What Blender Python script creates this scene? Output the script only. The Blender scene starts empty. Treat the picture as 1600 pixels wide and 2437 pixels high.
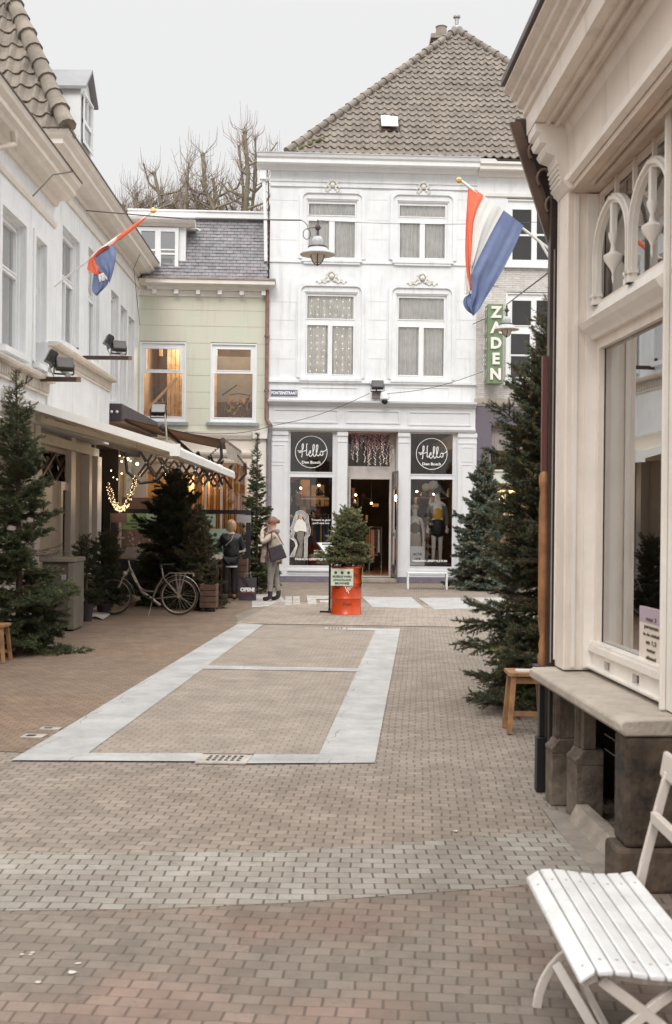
import bpy, math, random
import numpy as np
from mathutils import Vector, Matrix
R = math.radians
SC = bpy.context.scene
# ---------------------------------------------------------------- camera
F_PX, CAM_H, ROLL, HOR = 2800.0, 1.82, 0.0105, 1227.0      # photo is 1600 x 2437
cam_data = bpy.data.cameras.new('camera')
cam = bpy.data.objects.new('camera', cam_data)
SC.collection.objects.link(cam)
cam_data.sensor_fit = 'VERTICAL'; cam_data.sensor_height = 36.0
cam_data.lens = 36.0 * F_PX / 2437.0
cam_data.shift_y = (HOR - 1218.5) / 2437.0
cam_data.clip_start = 0.1; cam_data.clip_end = 800
_r = Vector((math.cos(ROLL), 0, math.sin(ROLL))); _u = Vector((-math.sin(ROLL), 0, math.cos(ROLL)))
cam.matrix_world = Matrix(((_r.x, _u.x, 0, 0), (0, 0, -1, 0), (_r.z, _u.z, 0, CAM_H), (0, 0, 0, 1)))
SC.camera = cam
cam_data.dof.use_dof = True; cam_data.dof.focus_distance = 30.0; cam_data.dof.aperture_fstop = 5.6
# ---------------------------------------------------------------- overcast sky
SUN_EL, SUN_AZ = R(44), R(187)     # azimuth clockwise from +Y
world = bpy.data.worlds.new('World'); SC.world = world; world.use_nodes = True
_nt = world.node_tree; _nt.nodes.clear()
_out = _nt.nodes.new('ShaderNodeOutputWorld'); _bg = _nt.nodes.new('ShaderNodeBackground')
_sky = _nt.nodes.new('ShaderNodeTexSky'); _sky.sky_type = 'NISHITA'; _sky.sun_disc = False
_sky.sun_elevation = SUN_EL; _sky.sun_rotation = SUN_AZ; _sky.dust_density = 4
_tc = _nt.nodes.new('ShaderNodeTexCoord'); _sp = _nt.nodes.new('ShaderNodeSeparateXYZ')
_ramp = _nt.nodes.new('ShaderNodeValToRGB')
_ramp.color_ramp.elements[0].position = 0.0; _ramp.color_ramp.elements[0].color = (.274, .274, .272, 1)
_ramp.color_ramp.elements[1].position = 1.0; _ramp.color_ramp.elements[1].color = (1, .99, .97, 1)
_e = _ramp.color_ramp.elements.new(0.40); _e.color = (.28, .28, .278, 1)
_e = _ramp.color_ramp.elements.new(0.60); _e.color = (.78, .775, .765, 1)
_sc = _nt.nodes.new('ShaderNodeVectorMath'); _sc.operation = 'SCALE'; _sc.inputs['Scale'].default_value = 29.0
_mx = _nt.nodes.new('ShaderNodeMixRGB'); _mx.inputs[0].default_value = 0.04
_nt.links.new(_tc.outputs['Generated'], _sp.inputs[0]); _nt.links.new(_sp.outputs['Z'], _ramp.inputs[0])
_nt.links.new(_ramp.outputs[0], _sc.inputs[0]); _nt.links.new(_sc.outputs[0], _mx.inputs[1])
_nt.links.new(_sky.outputs[0], _mx.inputs[2]); _nt.links.new(_mx.outputs[0], _bg.inputs['Color'])
_bg.inputs['Strength'].default_value = 0.1
_nt.links.new(_bg.outputs[0], _out.inputs[0])
# ---------------------------------------------------------------- soft sun
_sd = bpy.data.lights.new('sun', 'SUN'); _sd.energy = 1.35; _sd.angle = R(22); _sd.color = (1, .97, .93)
_so = bpy.data.objects.new('sun', _sd); SC.collection.objects.link(_so)
_dv = Vector((math.sin(SUN_AZ) * math.cos(SUN_EL), math.cos(SUN_AZ) * math.cos(SUN_EL), math.sin(SUN_EL)))
_so.rotation_euler = _dv.to_track_quat('Z', 'Y').to_euler()
SC.view_settings.view_transform = 'Standard'; SC.view_settings.look = 'None'
SC.view_settings.gamma = 1; SC.view_settings.exposure = 0.12
# ---------------------------------------------------------------- helpers
C0 = Vector((0, 0, CAM_H))
def ray(u, v):
    return _r * ((u - 800) / F_PX) + _u * (-(v - HOR) / F_PX) + Vector((0, 1, 0))
def pt(u, v, Y): return C0 + ray(u, v) * Y
def gnd(u, v, z=0.0):
    d = ray(u, v); return C0 + d * ((z - CAM_H) / d.z)
class Face:                       # a vertical plane: a runs along it, d outwards, z up
    def __init__(s, ox, oy, dx, dy, flip=1):
        l = math.hypot(dx, dy); s.ax = Vector((dx / l, dy / l, 0)); s.o = Vector((ox, oy, 0))
        s.n = Vector((dy / l, -dx / l, 0)) * flip
    def __call__(s, p): return s.o + s.ax * p[0] + s.n * p[1] + Vector((0, 0, p[2]))
    def az(s, u, v, d=0.0):
        r = ray(u, v); t = (s.o + s.n * d - C0).dot(s.n) / r.dot(s.n); p = C0 + r * t
        return (p - s.o).dot(s.ax), p.z
    def rect(s, u0, v0, u1, v1, d=0.0):
        c = [s.az(u, v, d) for u, v in ((u0, v0), (u1, v0), (u1, v1), (u0, v1))]
        return ((c[0][0] + c[3][0]) / 2, (c[1][0] + c[2][0]) / 2, (c[2][1] + c[3][1]) / 2, (c[0][1] + c[1][1]) / 2)
class Local:                      # a frame: origin, yaw
    def __init__(s, o, yaw=0.0, tilt=None):
        s.m = Matrix.Translation(o) @ Matrix.Rotation(yaw, 4, 'Z')
        if tilt is not None: s.m = s.m @ tilt
    def __call__(s, p): return s.m @ Vector(p)
IDT = lambda p: Vector(p)
class MB:
    def __init__(s, T=IDT): s.v = []; s.f = []; s.mi = []; s.T = T; s.m = 0
    def add(s, vs, fs):
        n = len(s.v); s.v += [s.T(p) for p in vs]
        s.f += [tuple(i + n for i in f) for f in fs]; s.mi += [s.m] * len(fs); return s
    def box(s, a0, a1, d0, d1, z0, z1):
        v = [(a, d, z) for z in (z0, z1) for d in (d0, d1) for a in (a0, a1)]
        return s.add(v, [(0, 2, 3, 1), (4, 5, 7, 6), (0, 1, 5, 4), (2, 6, 7, 3), (0, 4, 6, 2), (1, 3, 7, 5)])
    def frame(s, a0, a1, z0, z1, w, d0, d1):       # rectangular frame from four butted bars
        s.box(a0, a0 + w, d0, d1, z0, z1); s.box(a1 - w, a1, d0, d1, z0, z1)
        s.box(a0 + w, a1 - w, d0, d1, z0, z0 + w); return s.box(a0 + w, a1 - w, d0, d1, z1 - w, z1)
    def prof(s, pr, a0, a1, m0=0.0, m1=0.0):        # extrude a (d,z) profile along a; m0/m1 mitre with d
        n = len(pr)
        v = [(a0 + m0 * d, d, z) for d, z in pr] + [(a1 + m1 * d, d, z) for d, z in pr]
        return s.add(v, [(i, (i + 1) % n, n + (i + 1) % n, n + i) for i in range(n)] + [tuple(range(n))[::-1], tuple(range(n, 2 * n))])
    def plate(s, poly, d0, d1):                      # (a,z) outline with thickness
        n = len(poly); v = [(a, d0, z) for a, z in poly] + [(a, d1, z) for a, z in poly]
        return s.add(v, [tuple(range(n)), tuple(range(n, 2 * n))[::-1]] + [(i, (i + 1) % n, n + (i + 1) % n, n + i) for i in range(n)])
    def tube(s, pts, r, n=8, cap=True):
        P = [Vector(p) for p in pts]; k = len(P); rs = r if hasattr(r, '__len__') else [r] * k
        v = []; up = Vector((0, 0, 1)); prev = None
        for i, p in enumerate(P):
            t = (P[min(i + 1, k - 1)] - P[max(i - 1, 0)])
            t = t.normalized() if t.length > 1e-9 else Vector((0, 0, 1))
            if prev is None: x = t.cross(up if abs(t.z) < .95 else Vector((1, 0, 0))).normalized()
            else:
                x = prev - t * prev.dot(t); x = x.normalized() if x.length > 1e-6 else t.orthogonal().normalized()
            prev = x; y = t.cross(x)
            v += [p + (x * math.cos(2 * math.pi * j / n) + y * math.sin(2 * math.pi * j / n)) * rs[i] for j in range(n)]
        f = [(i * n + j, i * n + (j + 1) % n, (i + 1) * n + (j + 1) % n, (i + 1) * n + j) for i in range(k - 1) for j in range(n)]
        if cap: f += [tuple(range(n))[::-1], tuple(range((k - 1) * n, k * n))]
        return s.add(v, f)
    def bar(s, p, q, w, h=None, roll=None):          # rectangular bar between two points
        p, q = Vector(p), Vector(q); h = h or w; t = (q - p).normalized()
        x = t.cross(roll if roll is not None else (Vector((0, 0, 1)) if abs(t.z) < .97 else Vector((1, 0, 0)))).normalized(); y = x.cross(t)
        v = [c + x * sx * w / 2 + y * sy * h / 2 for c in (p, q) for sx, sy in ((-1, -1), (1, -1), (1, 1), (-1, 1))]
        return s.add(v, [(0, 1, 2, 3), (7, 6, 5, 4), (0, 4, 5, 1), (1, 5, 6, 2), (2, 6, 7, 3), (3, 7, 4, 0)])
    def lathe(s, c, pr, n=24, sx=1.0, sy=1.0):
        c = Vector(c); k = len(pr)
        v = [c + Vector((r * sx * math.cos(2 * math.pi * j / n), r * sy * math.sin(2 * math.pi * j / n), z)) for r, z in pr for j in range(n)]
        f = [(i * n + j, i * n + (j + 1) % n, (i + 1) * n + (j + 1) % n, (i + 1) * n + j) for i in range(k - 1) for j in range(n)]
        return s.add(v, f + [tuple(range(n))[::-1], tuple(range((k - 1) * n, k * n))])
    def ball(s, c, r, n=8, m=6, sx=1, sy=1, sz=1):
        return s.lathe(c, [(max(r * math.sin(math.pi * i / m), r * .02), -r * sz * math.cos(math.pi * i / m)) for i in range(m + 1)], n, sx, sy)
    def grid(s, fn, nu, nv):
        v = [fn(i / nu, j / nv) for j in range(nv + 1) for i in range(nu + 1)]
        return s.add(v, [(j * (nu + 1) + i, j * (nu + 1) + i + 1, (j + 1) * (nu + 1) + i + 1, (j + 1) * (nu + 1) + i) for j in range(nv) for i in range(nu)])
    def wall(s, a0, a1, z0, z1, holes=(), d=0.0, deep=.25):
        A = sorted({a0, a1} | {h[i] for h in holes for i in (0, 1) if a0 < h[i] < a1})
        Z = sorted({z0, z1} | {h[i] for h in holes for i in (2, 3) if z0 < h[i] < z1})
        for i in range(len(A) - 1):
            for j in range(len(Z) - 1):
                ca, cz = (A[i] + A[i + 1]) / 2, (Z[j] + Z[j + 1]) / 2
                if any(h[0] < ca < h[1] and h[2] < cz < h[3] for h in holes): continue
                s.add([(A[i], d, Z[j]), (A[i + 1], d, Z[j]), (A[i + 1], d, Z[j + 1]), (A[i], d, Z[j + 1])], [(0, 1, 2, 3)])
        for h in holes:
            b, e, g, k = h[:4]
            for q in (((b, g), (b, k)), ((e, k), (e, g)), ((b, k), (e, k)), ((e, g), (b, g))):
                (x, y), (X, Y) = q
                s.add([(x, d, y), (X, d, Y), (X, d - deep, Y), (x, d - deep, y)], [(0, 1, 2, 3)])
        return s
    def text(s, txt, size, a, z, d, th=.01, align='CENTER', sx=1.0, sp=1.0, up=None, bold=0.0):
        cu = bpy.data.curves.new('t', 'FONT'); cu.body = txt; cu.size = size; cu.align_x = align; cu.align_y = 'CENTER'
        cu.space_character = sp; cu.offset = bold; cu.resolution_u = 3
        o = bpy.data.objects.new('t', cu); SC.collection.objects.link(o)
        me = bpy.data.meshes.new_from_object(o.evaluated_get(bpy.context.evaluated_depsgraph_get()))
        v = [(a + p.co.x * sx, d, z + p.co.y) for p in me.vertices]; n = len(v)
        fs = [tuple(p.vertices) for p in me.polygons]
        s.add(v + [(x, d + th, y) for x, _, y in v], fs + [tuple(i + n for i in f) for f in fs])
        bpy.data.objects.remove(o); bpy.data.meshes.remove(me); bpy.data.curves.remove(cu); return s
    def build(s, name, mat, parent=None, smooth=True, ang=38, bevel=0):
        me = bpy.data.meshes.new(name)
        vv = s.v
        if parent is not None:
            M = parent.get('_inv'); M = Matrix([list(M[i * 4:i * 4 + 4]) for i in range(4)]) if M else Matrix()
            vv = [M @ p for p in vv]
        me.from_pydata([tuple(p) for p in vv], [], s.f)
        for m in (mat if isinstance(mat, (list, tuple)) else [mat]): me.materials.append(m)
        if isinstance(mat, (list, tuple)): me.polygons.foreach_set('material_index', s.mi)
        if smooth:
            me.polygons.foreach_set('use_smooth', [True] * len(me.polygons)); me.set_sharp_from_angle(angle=R(ang))
        me.update()
        o = bpy.data.objects.new(name, me); SC.collection.objects.link(o)
        if parent is not None: o.parent = parent
        if bevel:
            b = o.modifiers.new('b', 'BEVEL'); b.width = bevel; b.segments = 2; b.limit_method = 'ANGLE'; b.angle_limit = R(50)
        return o
def tag(o, label=None, cat=None, group=None, kind=None):
    if label: o['label'] = label
    if cat: o['category'] = cat
    if group: o['group'] = group
    if kind: o['kind'] = kind
    return o
def thing(name, label, cat, loc=(0, 0, 0), yaw=0.0, group=None):
    o = bpy.data.objects.new(name, None); SC.collection.objects.link(o); o.empty_display_size = .2
    o.location = loc; o.rotation_euler = (0, 0, yaw)
    M = (Matrix.Translation(loc) @ Matrix.Rotation(yaw, 4, 'Z'))
    Mi = M.inverted(); o['_inv'] = [Mi[i][j] for i in range(4) for j in range(4)]
    return tag(o, label, cat, group)
def sub(o):      # let a mesh part act as parent of sub-parts (same frame as its own parent)
    if o.parent is not None and o.parent.get('_inv'): o['_inv'] = list(o.parent['_inv'])
    return o
def clear_inv():
    for o in bpy.data.objects:
        if '_inv' in o: del o['_inv']
# ---------------------------------------------------------------- materials
def M(name, col, rough=.6, var=.12, scale=3.0, bump=0.0, bscale=None, metal=0.0, spec=.5, emit=0.0, ecol=None, col2=None, detail=5, stain=0.0, coat=0.0, attr=False, two=False):
    m = bpy.data.materials.new(name); m.use_nodes = True; nt = m.node_tree; b = nt.nodes['Principled BSDF']
    b.inputs['Roughness'].default_value = rough; b.inputs['Metallic'].default_value = metal
    b.inputs['Specular IOR Level'].default_value = spec
    if coat: b.inputs['Coat Weight'].default_value = coat
    tc = nt.nodes.new('ShaderNodeTexCoord')
    n = nt.nodes.new('ShaderNodeTexNoise'); n.inputs['Scale'].default_value = scale; n.inputs['Detail'].default_value = detail
    n.inputs['Roughness'].default_value = .65
    nt.links.new(tc.outputs['Object'], n.inputs['Vector'])
    c2 = col2 or tuple(c * (1 - var) for c in col); c1 = col if col2 else tuple(min(1, c * (1 + var * .6)) for c in col)
    rp = nt.nodes.new('ShaderNodeValToRGB'); rp.color_ramp.elements[0].position = .36; rp.color_ramp.elements[1].position = .64
    rp.color_ramp.elements[0].color = (*c2, 1); rp.color_ramp.elements[1].color = (*c1, 1)
    nt.links.new(n.outputs[0], rp.inputs[0]); last = rp.outputs[0]
    if stain:
        mp = nt.nodes.new('ShaderNodeMapping'); mp.inputs['Scale'].default_value = (5, 5, .45)
        n3 = nt.nodes.new('ShaderNodeTexNoise'); n3.inputs['Scale'].default_value = 1.0; n3.inputs['Detail'].default_value = 8; n3.inputs['Roughness'].default_value = .7
        r3 = nt.nodes.new('ShaderNodeValToRGB'); r3.color_ramp.elements[0].position = .52; r3.color_ramp.elements[1].position = .78
        r3.color_ramp.elements[0].color = (0, 0, 0, 1); r3.color_ramp.elements[1].color = (stain,) * 3 + (1,)
        mm = nt.nodes.new('ShaderNodeMixRGB'); mm.inputs[2].default_value = (col[0] * .45, col[1] * .41, col[2] * .36, 1)
        nt.links.new(tc.outputs['Object'], mp.inputs[0]); nt.links.new(mp.outputs[0], n3.inputs['Vector']); nt.links.new(n3.outputs[0], r3.inputs[0])
        nt.links.new(r3.outputs[0], mm.inputs[0]); nt.links.new(last, mm.inputs[1]); last = mm.outputs[0]
    if attr:
        at = nt.nodes.new('ShaderNodeAttribute'); at.attribute_name = 'tint'
        mu = nt.nodes.new('ShaderNodeMixRGB'); mu.blend_type = 'MULTIPLY'; mu.inputs[0].default_value = 1
        nt.links.new(last, mu.inputs[1]); nt.links.new(at.outputs['Color'], mu.inputs[2]); last = mu.outputs[0]
    nt.links.new(last, b.inputs['Base Color'])
    if bump:
        n2 = nt.nodes.new('ShaderNodeTexNoise'); n2.inputs['Scale'].default_value = bscale or scale * 6; n2.inputs['Detail'].default_value = 6
        bp = nt.nodes.new('ShaderNodeBump'); bp.inputs['Strength'].default_value = bump; bp.inputs['Distance'].default_value = .02
        nt.links.new(tc.outputs['Object'], n2.inputs['Vector']); nt.links.new(n2.outputs[0], bp.inputs['Height']); nt.links.new(bp.outputs[0], b.inputs['Normal'])
    if emit:
        b.inputs['Emission Color'].default_value = (*(ecol or col), 1); b.inputs['Emission Strength'].default_value = emit
    return m
def glassmat(name, tint=(1, 1, 1), base=.06, rough=.0, f90=1.0):
    m = bpy.data.materials.new(name); m.use_nodes = True; nt = m.node_tree; nt.nodes.clear()
    o = nt.nodes.new('ShaderNodeOutputMaterial'); mx = nt.nodes.new('ShaderNodeMixShader')
    t = nt.nodes.new('ShaderNodeBsdfTransparent'); g = nt.nodes.new('ShaderNodeBsdfGlossy'); g.inputs['Roughness'].default_value = rough
    t.inputs[0].default_value = (*tint, 1)
    lw = nt.nodes.new('ShaderNodeFresnel'); lw.inputs['IOR'].default_value = 1.5
    mr = nt.nodes.new('ShaderNodeMapRange'); mr.inputs['To Min'].default_value = base; mr.inputs['To Max'].default_value = f90
    nt.links.new(lw.outputs[0], mr.inputs['Value']); nt.links.new(mr.outputs[0], mx.inputs[0])
    nt.links.new(t.outputs[0], mx.inputs[1]); nt.links.new(g.outputs[0], mx.inputs[2]); nt.links.new(mx.outputs[0], o.inputs[0])
    return m
def brickmat(name, c1, c2, mortar, bw, bh, ms=.008, rot=0.0, bump=.5, rough=.85, offx=0.0, patch=None, pscale=.25, vert=False, msm=.2, coarse=1.0):
    m = bpy.data.materials.new(name); m.use_nodes = True; nt = m.node_tree; b = nt.nodes['Principled BSDF']
    b.inputs['Roughness'].default_value = rough; b.inputs['Specular IOR Level'].default_value = .3
    tc = nt.nodes.new('ShaderNodeTexCoord'); mp = nt.nodes.new('ShaderNodeMapping')
    if vert: mp.inputs['Rotation'].default_value = (R(90), 0, 0)
    else: mp.inputs['Rotation'].default_value = (0, 0, rot)
    wn = nt.nodes.new('ShaderNodeTexNoise'); wn.inputs['Scale'].default_value = 1.3 * coarse; wn.inputs['Detail'].default_value = 3
    wa = nt.nodes.new('ShaderNodeVectorMath'); wa.operation = 'MULTIPLY_ADD'; wa.inputs[1].default_value = (bw * .55,) * 3
    nt.links.new(tc.outputs['Object'], wn.inputs['Vector']); nt.links.new(wn.outputs['Color'], wa.inputs[0]); nt.links.new(tc.outputs['Object'], wa.inputs[2])
    nt.links.new(wa.outputs[0], mp.inputs[0])
    br = nt.nodes.new('ShaderNodeTexBrick'); br.inputs['Scale'].default_value = 1; br.inputs['Brick Width'].default_value = bw; br.inputs['Row Height'].default_value = bh * (1 if vert else 2.2)
    br.inputs['Mortar Size'].default_value = ms; br.inputs['Mortar Smooth'].default_value = msm; br.inputs['Bias'].default_value = 0
    br.inputs['Color1'].default_value = (*c1, 1); br.inputs['Color2'].default_value = (*c2, 1); br.inputs['Mortar'].default_value = (*mortar, 1)
    m2 = nt.nodes.new('ShaderNodeMapping'); m2.inputs['Scale'].default_value = (1, 1 if vert else 2.2, 1); nt.links.new(mp.outputs[0], m2.inputs[0]); nt.links.new(m2.outputs[0], br.inputs['Vector'])
    n = nt.nodes.new('ShaderNodeTexNoise'); n.inputs['Scale'].default_value = 2.2; n.inputs['Detail'].default_value = 8; n.inputs['Roughness'].default_value = .7
    nt.links.new(tc.outputs['Object'], n.inputs['Vector'])
    rp = nt.nodes.new('ShaderNodeValToRGB'); rp.color_ramp.elements[0].position = .3; rp.color_ramp.elements[1].position = .7
    rp.color_ramp.elements[0].color = (.74, .73, .72, 1); rp.color_ramp.elements[1].color = (1.14, 1.13, 1.13, 1)
    mu = nt.nodes.new('ShaderNodeMixRGB'); mu.blend_type = 'MULTIPLY'; mu.inputs[0].default_value = 1
    nt.links.new(n.outputs[0], rp.inputs[0]); nt.links.new(br.outputs['Color'], mu.inputs[1]); nt.links.new(rp.outputs[0], mu.inputs[2]); last = mu.outputs[0]
    sp_ = nt.nodes.new('ShaderNodeTexNoise'); sp_.inputs['Scale'].default_value = 9; sp_.inputs['Detail'].default_value = 10; sp_.inputs['Roughness'].default_value = .8
    nt.links.new(tc.outputs['Object'], sp_.inputs['Vector']); rs = nt.nodes.new('ShaderNodeValToRGB'); rs.color_ramp.elements[0].position = .30; rs.color_ramp.elements[1].position = .46
    rs.color_ramp.elements[0].color = (.62, .60, .58, 1); rs.color_ramp.elements[1].color = (1, 1, 1, 1)
    nt.links.new(sp_.outputs[0], rs.inputs[0]); mz = nt.nodes.new('ShaderNodeMixRGB'); mz.blend_type = 'MULTIPLY'; mz.inputs[0].default_value = .8
    nt.links.new(last, mz.inputs[1]); nt.links.new(rs.outputs[0], mz.inputs[2]); last = mz.outputs[0]
    if patch:
        n4 = nt.nodes.new('ShaderNodeTexNoise'); n4.inputs['Scale'].default_value = pscale; n4.inputs['Detail'].default_value = 3
        nt.links.new(tc.outputs['Object'], n4.inputs['Vector'])
        r4 = nt.nodes.new('ShaderNodeValToRGB'); r4.color_ramp.elements[0].position = .45; r4.color_ramp.elements[1].position = .62
        m4 = nt.nodes.new('ShaderNodeMixRGB'); m4.blend_type = 'MULTIPLY'; m4.inputs[2].default_value = (*patch, 1)
        nt.links.new(n4.outputs[0], r4.inputs[0]); nt.links.new(r4.outputs[0], m4.inputs[0]); nt.links.new(last, m4.inputs[1]); last = m4.outputs[0]
    nt.links.new(last, b.inputs['Base Color'])
    hs = nt.nodes.new('ShaderNodeTexNoise'); hs.inputs['Scale'].default_value = 60; hs.inputs['Detail'].default_value = 4
    nt.links.new(tc.outputs['Object'], hs.inputs['Vector'])
    ma = nt.nodes.new('ShaderNodeMath'); ma.operation = 'MULTIPLY_ADD'; ma.inputs[1].default_value = -1.0
    ms_ = nt.nodes.new('ShaderNodeMath'); ms_.operation = 'MULTIPLY'; ms_.inputs[1].default_value = .35
    nt.links.new(hs.outputs[0], ms_.inputs[0]); nt.links.new(br.outputs['Fac'], ma.inputs[0]); nt.links.new(ms_.outputs[0], ma.inputs[2])
    bp = nt.nodes.new('ShaderNodeBump'); bp.inputs['Strength'].default_value = bump; bp.inputs['Distance'].default_value = .008
    nt.links.new(ma.outputs[0], bp.inputs['Height']); nt.links.new(bp.outputs[0], b.inputs['Normal'])
    return m
def lamp(name, loc, e, col=(1, .62, .3), r=.1):
    d = bpy.data.lights.new(name, 'POINT'); d.energy = e; d.color = col; d.shadow_soft_size = r
    o = bpy.data.objects.new(name, d); SC.collection.objects.link(o); o.location = loc; return o
WHITE = M('painted_plaster', (.755, .768, .782), .6, .07, 1.6, .15, 22, stain=.5)
WHITE2 = M('white_gloss_paint', (.79, .795, .80), .35, .04, 3, .05, 30, stain=.15)
CREAM = M('cream_paint', (.70, .64, .57), .45, .06, 2, .1, 25, stain=.25)
GREYP = M('pale_grey_paint', (.66, .665, .68), .45, .05, 2, .06, 20, stain=.15)
BEIGE = M('beige_paint', (.62, .54, .46), .5, .06, 2, .08, 20, stain=.3)
GREEN = M('pale_green_plaster', (.565, .595, .475), .7, .07, 1.0, .15, 20, col2=(.615, .58, .49), stain=.25)
DARK = M('dark_void', (.012, .011, .010), .8, .2)
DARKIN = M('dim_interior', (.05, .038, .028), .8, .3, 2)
BLACK = M('black_paint', (.012, .012, .012), .45, .2, 5)
STONE = M('grey_stone', (.30, .255, .21), .85, .25, 4, .5, 30, stain=.5)
DSTONE = M('weathered_dark_stone', (.115, .08, .055), .9, .5, 4, .7, 14, col2=(.022, .016, .012), stain=.5)
SILLG = M('blue_grey_sill', (.27, .29, .31), .6, .15, 5)
WOOD = M('oak_wood', (.33, .17, .075), .55, .35, 6, .2)
DWOOD = M('dark_brown_wood', (.055, .028, .018), .4, .4, 5, .15)
METAL = M('zinc', (.42, .42, .42), .45, .2, 5, metal=.6)
COPPER = M('brown_pipe_paint', (.23, .135, .105), .5, .3, 6)
GLASS = glassmat('window_glass'); GLASSR = glassmat('reflective_glass', base=.26)
GLASSD = glassmat('sky_reflecting_glass', base=.45)
CURT = M('net_curtain', (.84, .83, .80), .9, .1, 4)
WARMW = M('warm_lit_wall', (.62, .42, .22), .8, .15, 2)
# ================================================================ ground
def sheet(name, poly, z, mat, label=None):
    mb = MB(); mb.add([(p.x, p.y, z) for p in poly], [tuple(range(len(poly)))])
    o = mb.build(name, mat, smooth=False); tag(o, label, None, None, 'structure'); return o
ANG = math.atan(202 / F_PX)
PAVE = brickmat('grey_brown_pavers', (.295, .25, .208), (.228, .193, .16), (.145, .12, .097), .112, .082, .0066, rot=ANG, patch=(.94, .90, .88), bump=.6)
PAVEN = brickmat('darker_pavers', (.215, .181, .15), (.165, .138, .114), (.115, .095, .079), .115, .084, .0062, rot=ANG + R(1), patch=(1.12, .94, .91), bump=.55, pscale=.9)  # darker, redder brick tone for the ground nearest the camera
PAVEF = brickmat('field_pavers', (.315, .268, .222), (.275, .232, .192), (.185, .155, .128), .112, .082, .0045, rot=ANG, bump=.5)
PAVER = brickmat('warm_lit_pavers', (.235, .172, .125), (.185, .137, .10), (.11, .08, .062), .112, .082, .005, rot=ANG, patch=(1.06, 1.0, .96))  # warm light from the left shops painted into the brick colour
BANDM = brickmat('pale_band_pavers', (.31, .29, .255), (.238, .21, .178), (.11, .09, .073), .118, .086, .0055, rot=ANG - R(4), bump=.8, patch=(.86, .85, .84), pscale=.5)
FARP = brickmat('long_pavers', (.335, .285, .24), (.29, .247, .205), (.18, .15, .12), .22, .105, .007, rot=R(90) + ANG)
TILE = brickmat('pale_slabs', (.41, .408, .40), (.375, .375, .368), (.26, .24, .22), .9, .6, .005, rot=ANG, bump=.2)
TILE2 = brickmat('small_pale_slabs', (.46, .46, .455), (.42, .37, .32), (.28, .24, .2), .3, .3, .008, rot=ANG, bump=.2)
KERB = M('paving_chip', (.5, .45, .39), .9, .2, 9)
g = MB(); g.add([(-150, -40, -.004), (150, -40, -.004), (150, 260, -.004), (-150, 260, -.004)], [(0, 1, 2, 3)])
tag(g.build('ground', PAVE, smooth=False), kind='structure')
P = lambda *uv: [gnd(*q) for q in uv]
sheet('paving_warm_lit', [Vector((-9, 9.6, 0))] + P((60, 1790), (569, 1484), (560, 1462), (640, 1432), (640, 1398)) + [Vector((-5.6, 31.8, 0)), Vector((-9, 31.8, 0))], 0, PAVER)  # left paving, reddened in colour to imitate the glow of the shops
sheet('paving_near_brick', P((-80, 2160), (350, 2163), (700, 2147), (1270, 2105), (1420, 2085), (1900, 2060)) + [Vector((9, -3, 0)), Vector((-9, -3, 0))], .002, PAVEN)
sheet('paving_field', P((190, 1797), (764, 1800), (900, 1500), (627, 1488)), .0, PAVEF)
sheet('paving_far_brick', P((560, 1484), (660, 1432), (1330, 1448), (1330, 1496)), .004, FARP)
sheet('paving_band', P((-60, 2170), (350, 2166), (700, 2150), (1270, 2108), (1420, 2085), (1410, 1965), (1230, 1985), (900, 2012), (640, 2029), (-60, 2033)), .004, BANDM)
sheet('paving_stone_strip', P((26, 1811), (205, 1797), (627, 1487), (569, 1483.5)), .004, TILE)
sheet('paving_stone_strip', P((750, 1817.5), (892, 1816), (953, 1496.5), (896, 1496)), .004, TILE)
sheet('paving_stone_strip', P((26.5, 1811.5), (466, 1814), (485, 1795), (173, 1794)), .008, TILE)
sheet('paving_stone_strip', P((586, 1819), (750, 1818.2), (764, 1797.5), (605, 1797)), .008, TILE)
sheet('paving_stone_strip', P((480, 1592.5), (855, 1599.5), (858, 1591.5), (488, 1584)), .006, TILE)
sheet('paving_stone_strip', P((823, 1500), (896, 1501), (897, 1496), (829, 1495)), .006, TILE)
z3 = lambda x, y: (600 + x / 2.442, 1380 + y / 2.442)
for q in (((640, 100), (925, 102), (1003, 168), (700, 160)),
          ((965, 106), (1205, 104), (1345, 168), (1060, 172)), ((1275, 104), (1520, 104), (1560, 170), (1420, 170))):
    sheet('paving_stone_slabs', P(*[z3(*a) for a in q]), .006, TILE)
for q in (((195, 96), (232, 96), (232, 146), (190, 146)), ((238, 96), (276, 96), (280, 144), (240, 144)), ((318, 92), (450, 94), (450, 112), (372, 114), (376, 142), (325, 142)), ((395, 118), (450, 118), (450, 134), (395, 132))):
    sheet('paving_stone_slabs', P(*[z3(*a) for a in q]), .006, TILE2)
sheet('paving_pale_brick', P((600, 1412), (660, 1410), (690, 1440), (600, 1446)), .003, TILE2)
sheet('paving_kerb', P((1290, 1925), (1345, 1940), (1480, 2090), (1440, 2110), (1325, 1975)), .008, M('kerb_slab', (.24, .205, .17), .9, .25, 5, .4, 30, stain=.3))
# scattered pale chalk marks and leaves
rnd = random.Random(5); mb = MB()
for i in range(13):
    u, v = rnd.choice([(60, 2250), (120, 2300), (330, 1540), (1100, 2390), (560, 1750), (1150, 1980)]); u += rnd.uniform(-70, 70); v += rnd.uniform(-45, 45)
    c = gnd(u, v); r = rnd.uniform(.008, .018)
    mb.add([(c.x + r * rnd.uniform(.6, 1.3) * math.cos(t), c.y + r * rnd.uniform(.6, 1.3) * math.sin(t),   .0065) for t in (0, 1.1, 2.2, 3.3, 4.4, 5.3)], [(0, 1, 2, 3, 4, 5)])
tag(mb.build('ground_spots', KERB, smooth=False), kind='structure')
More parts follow.
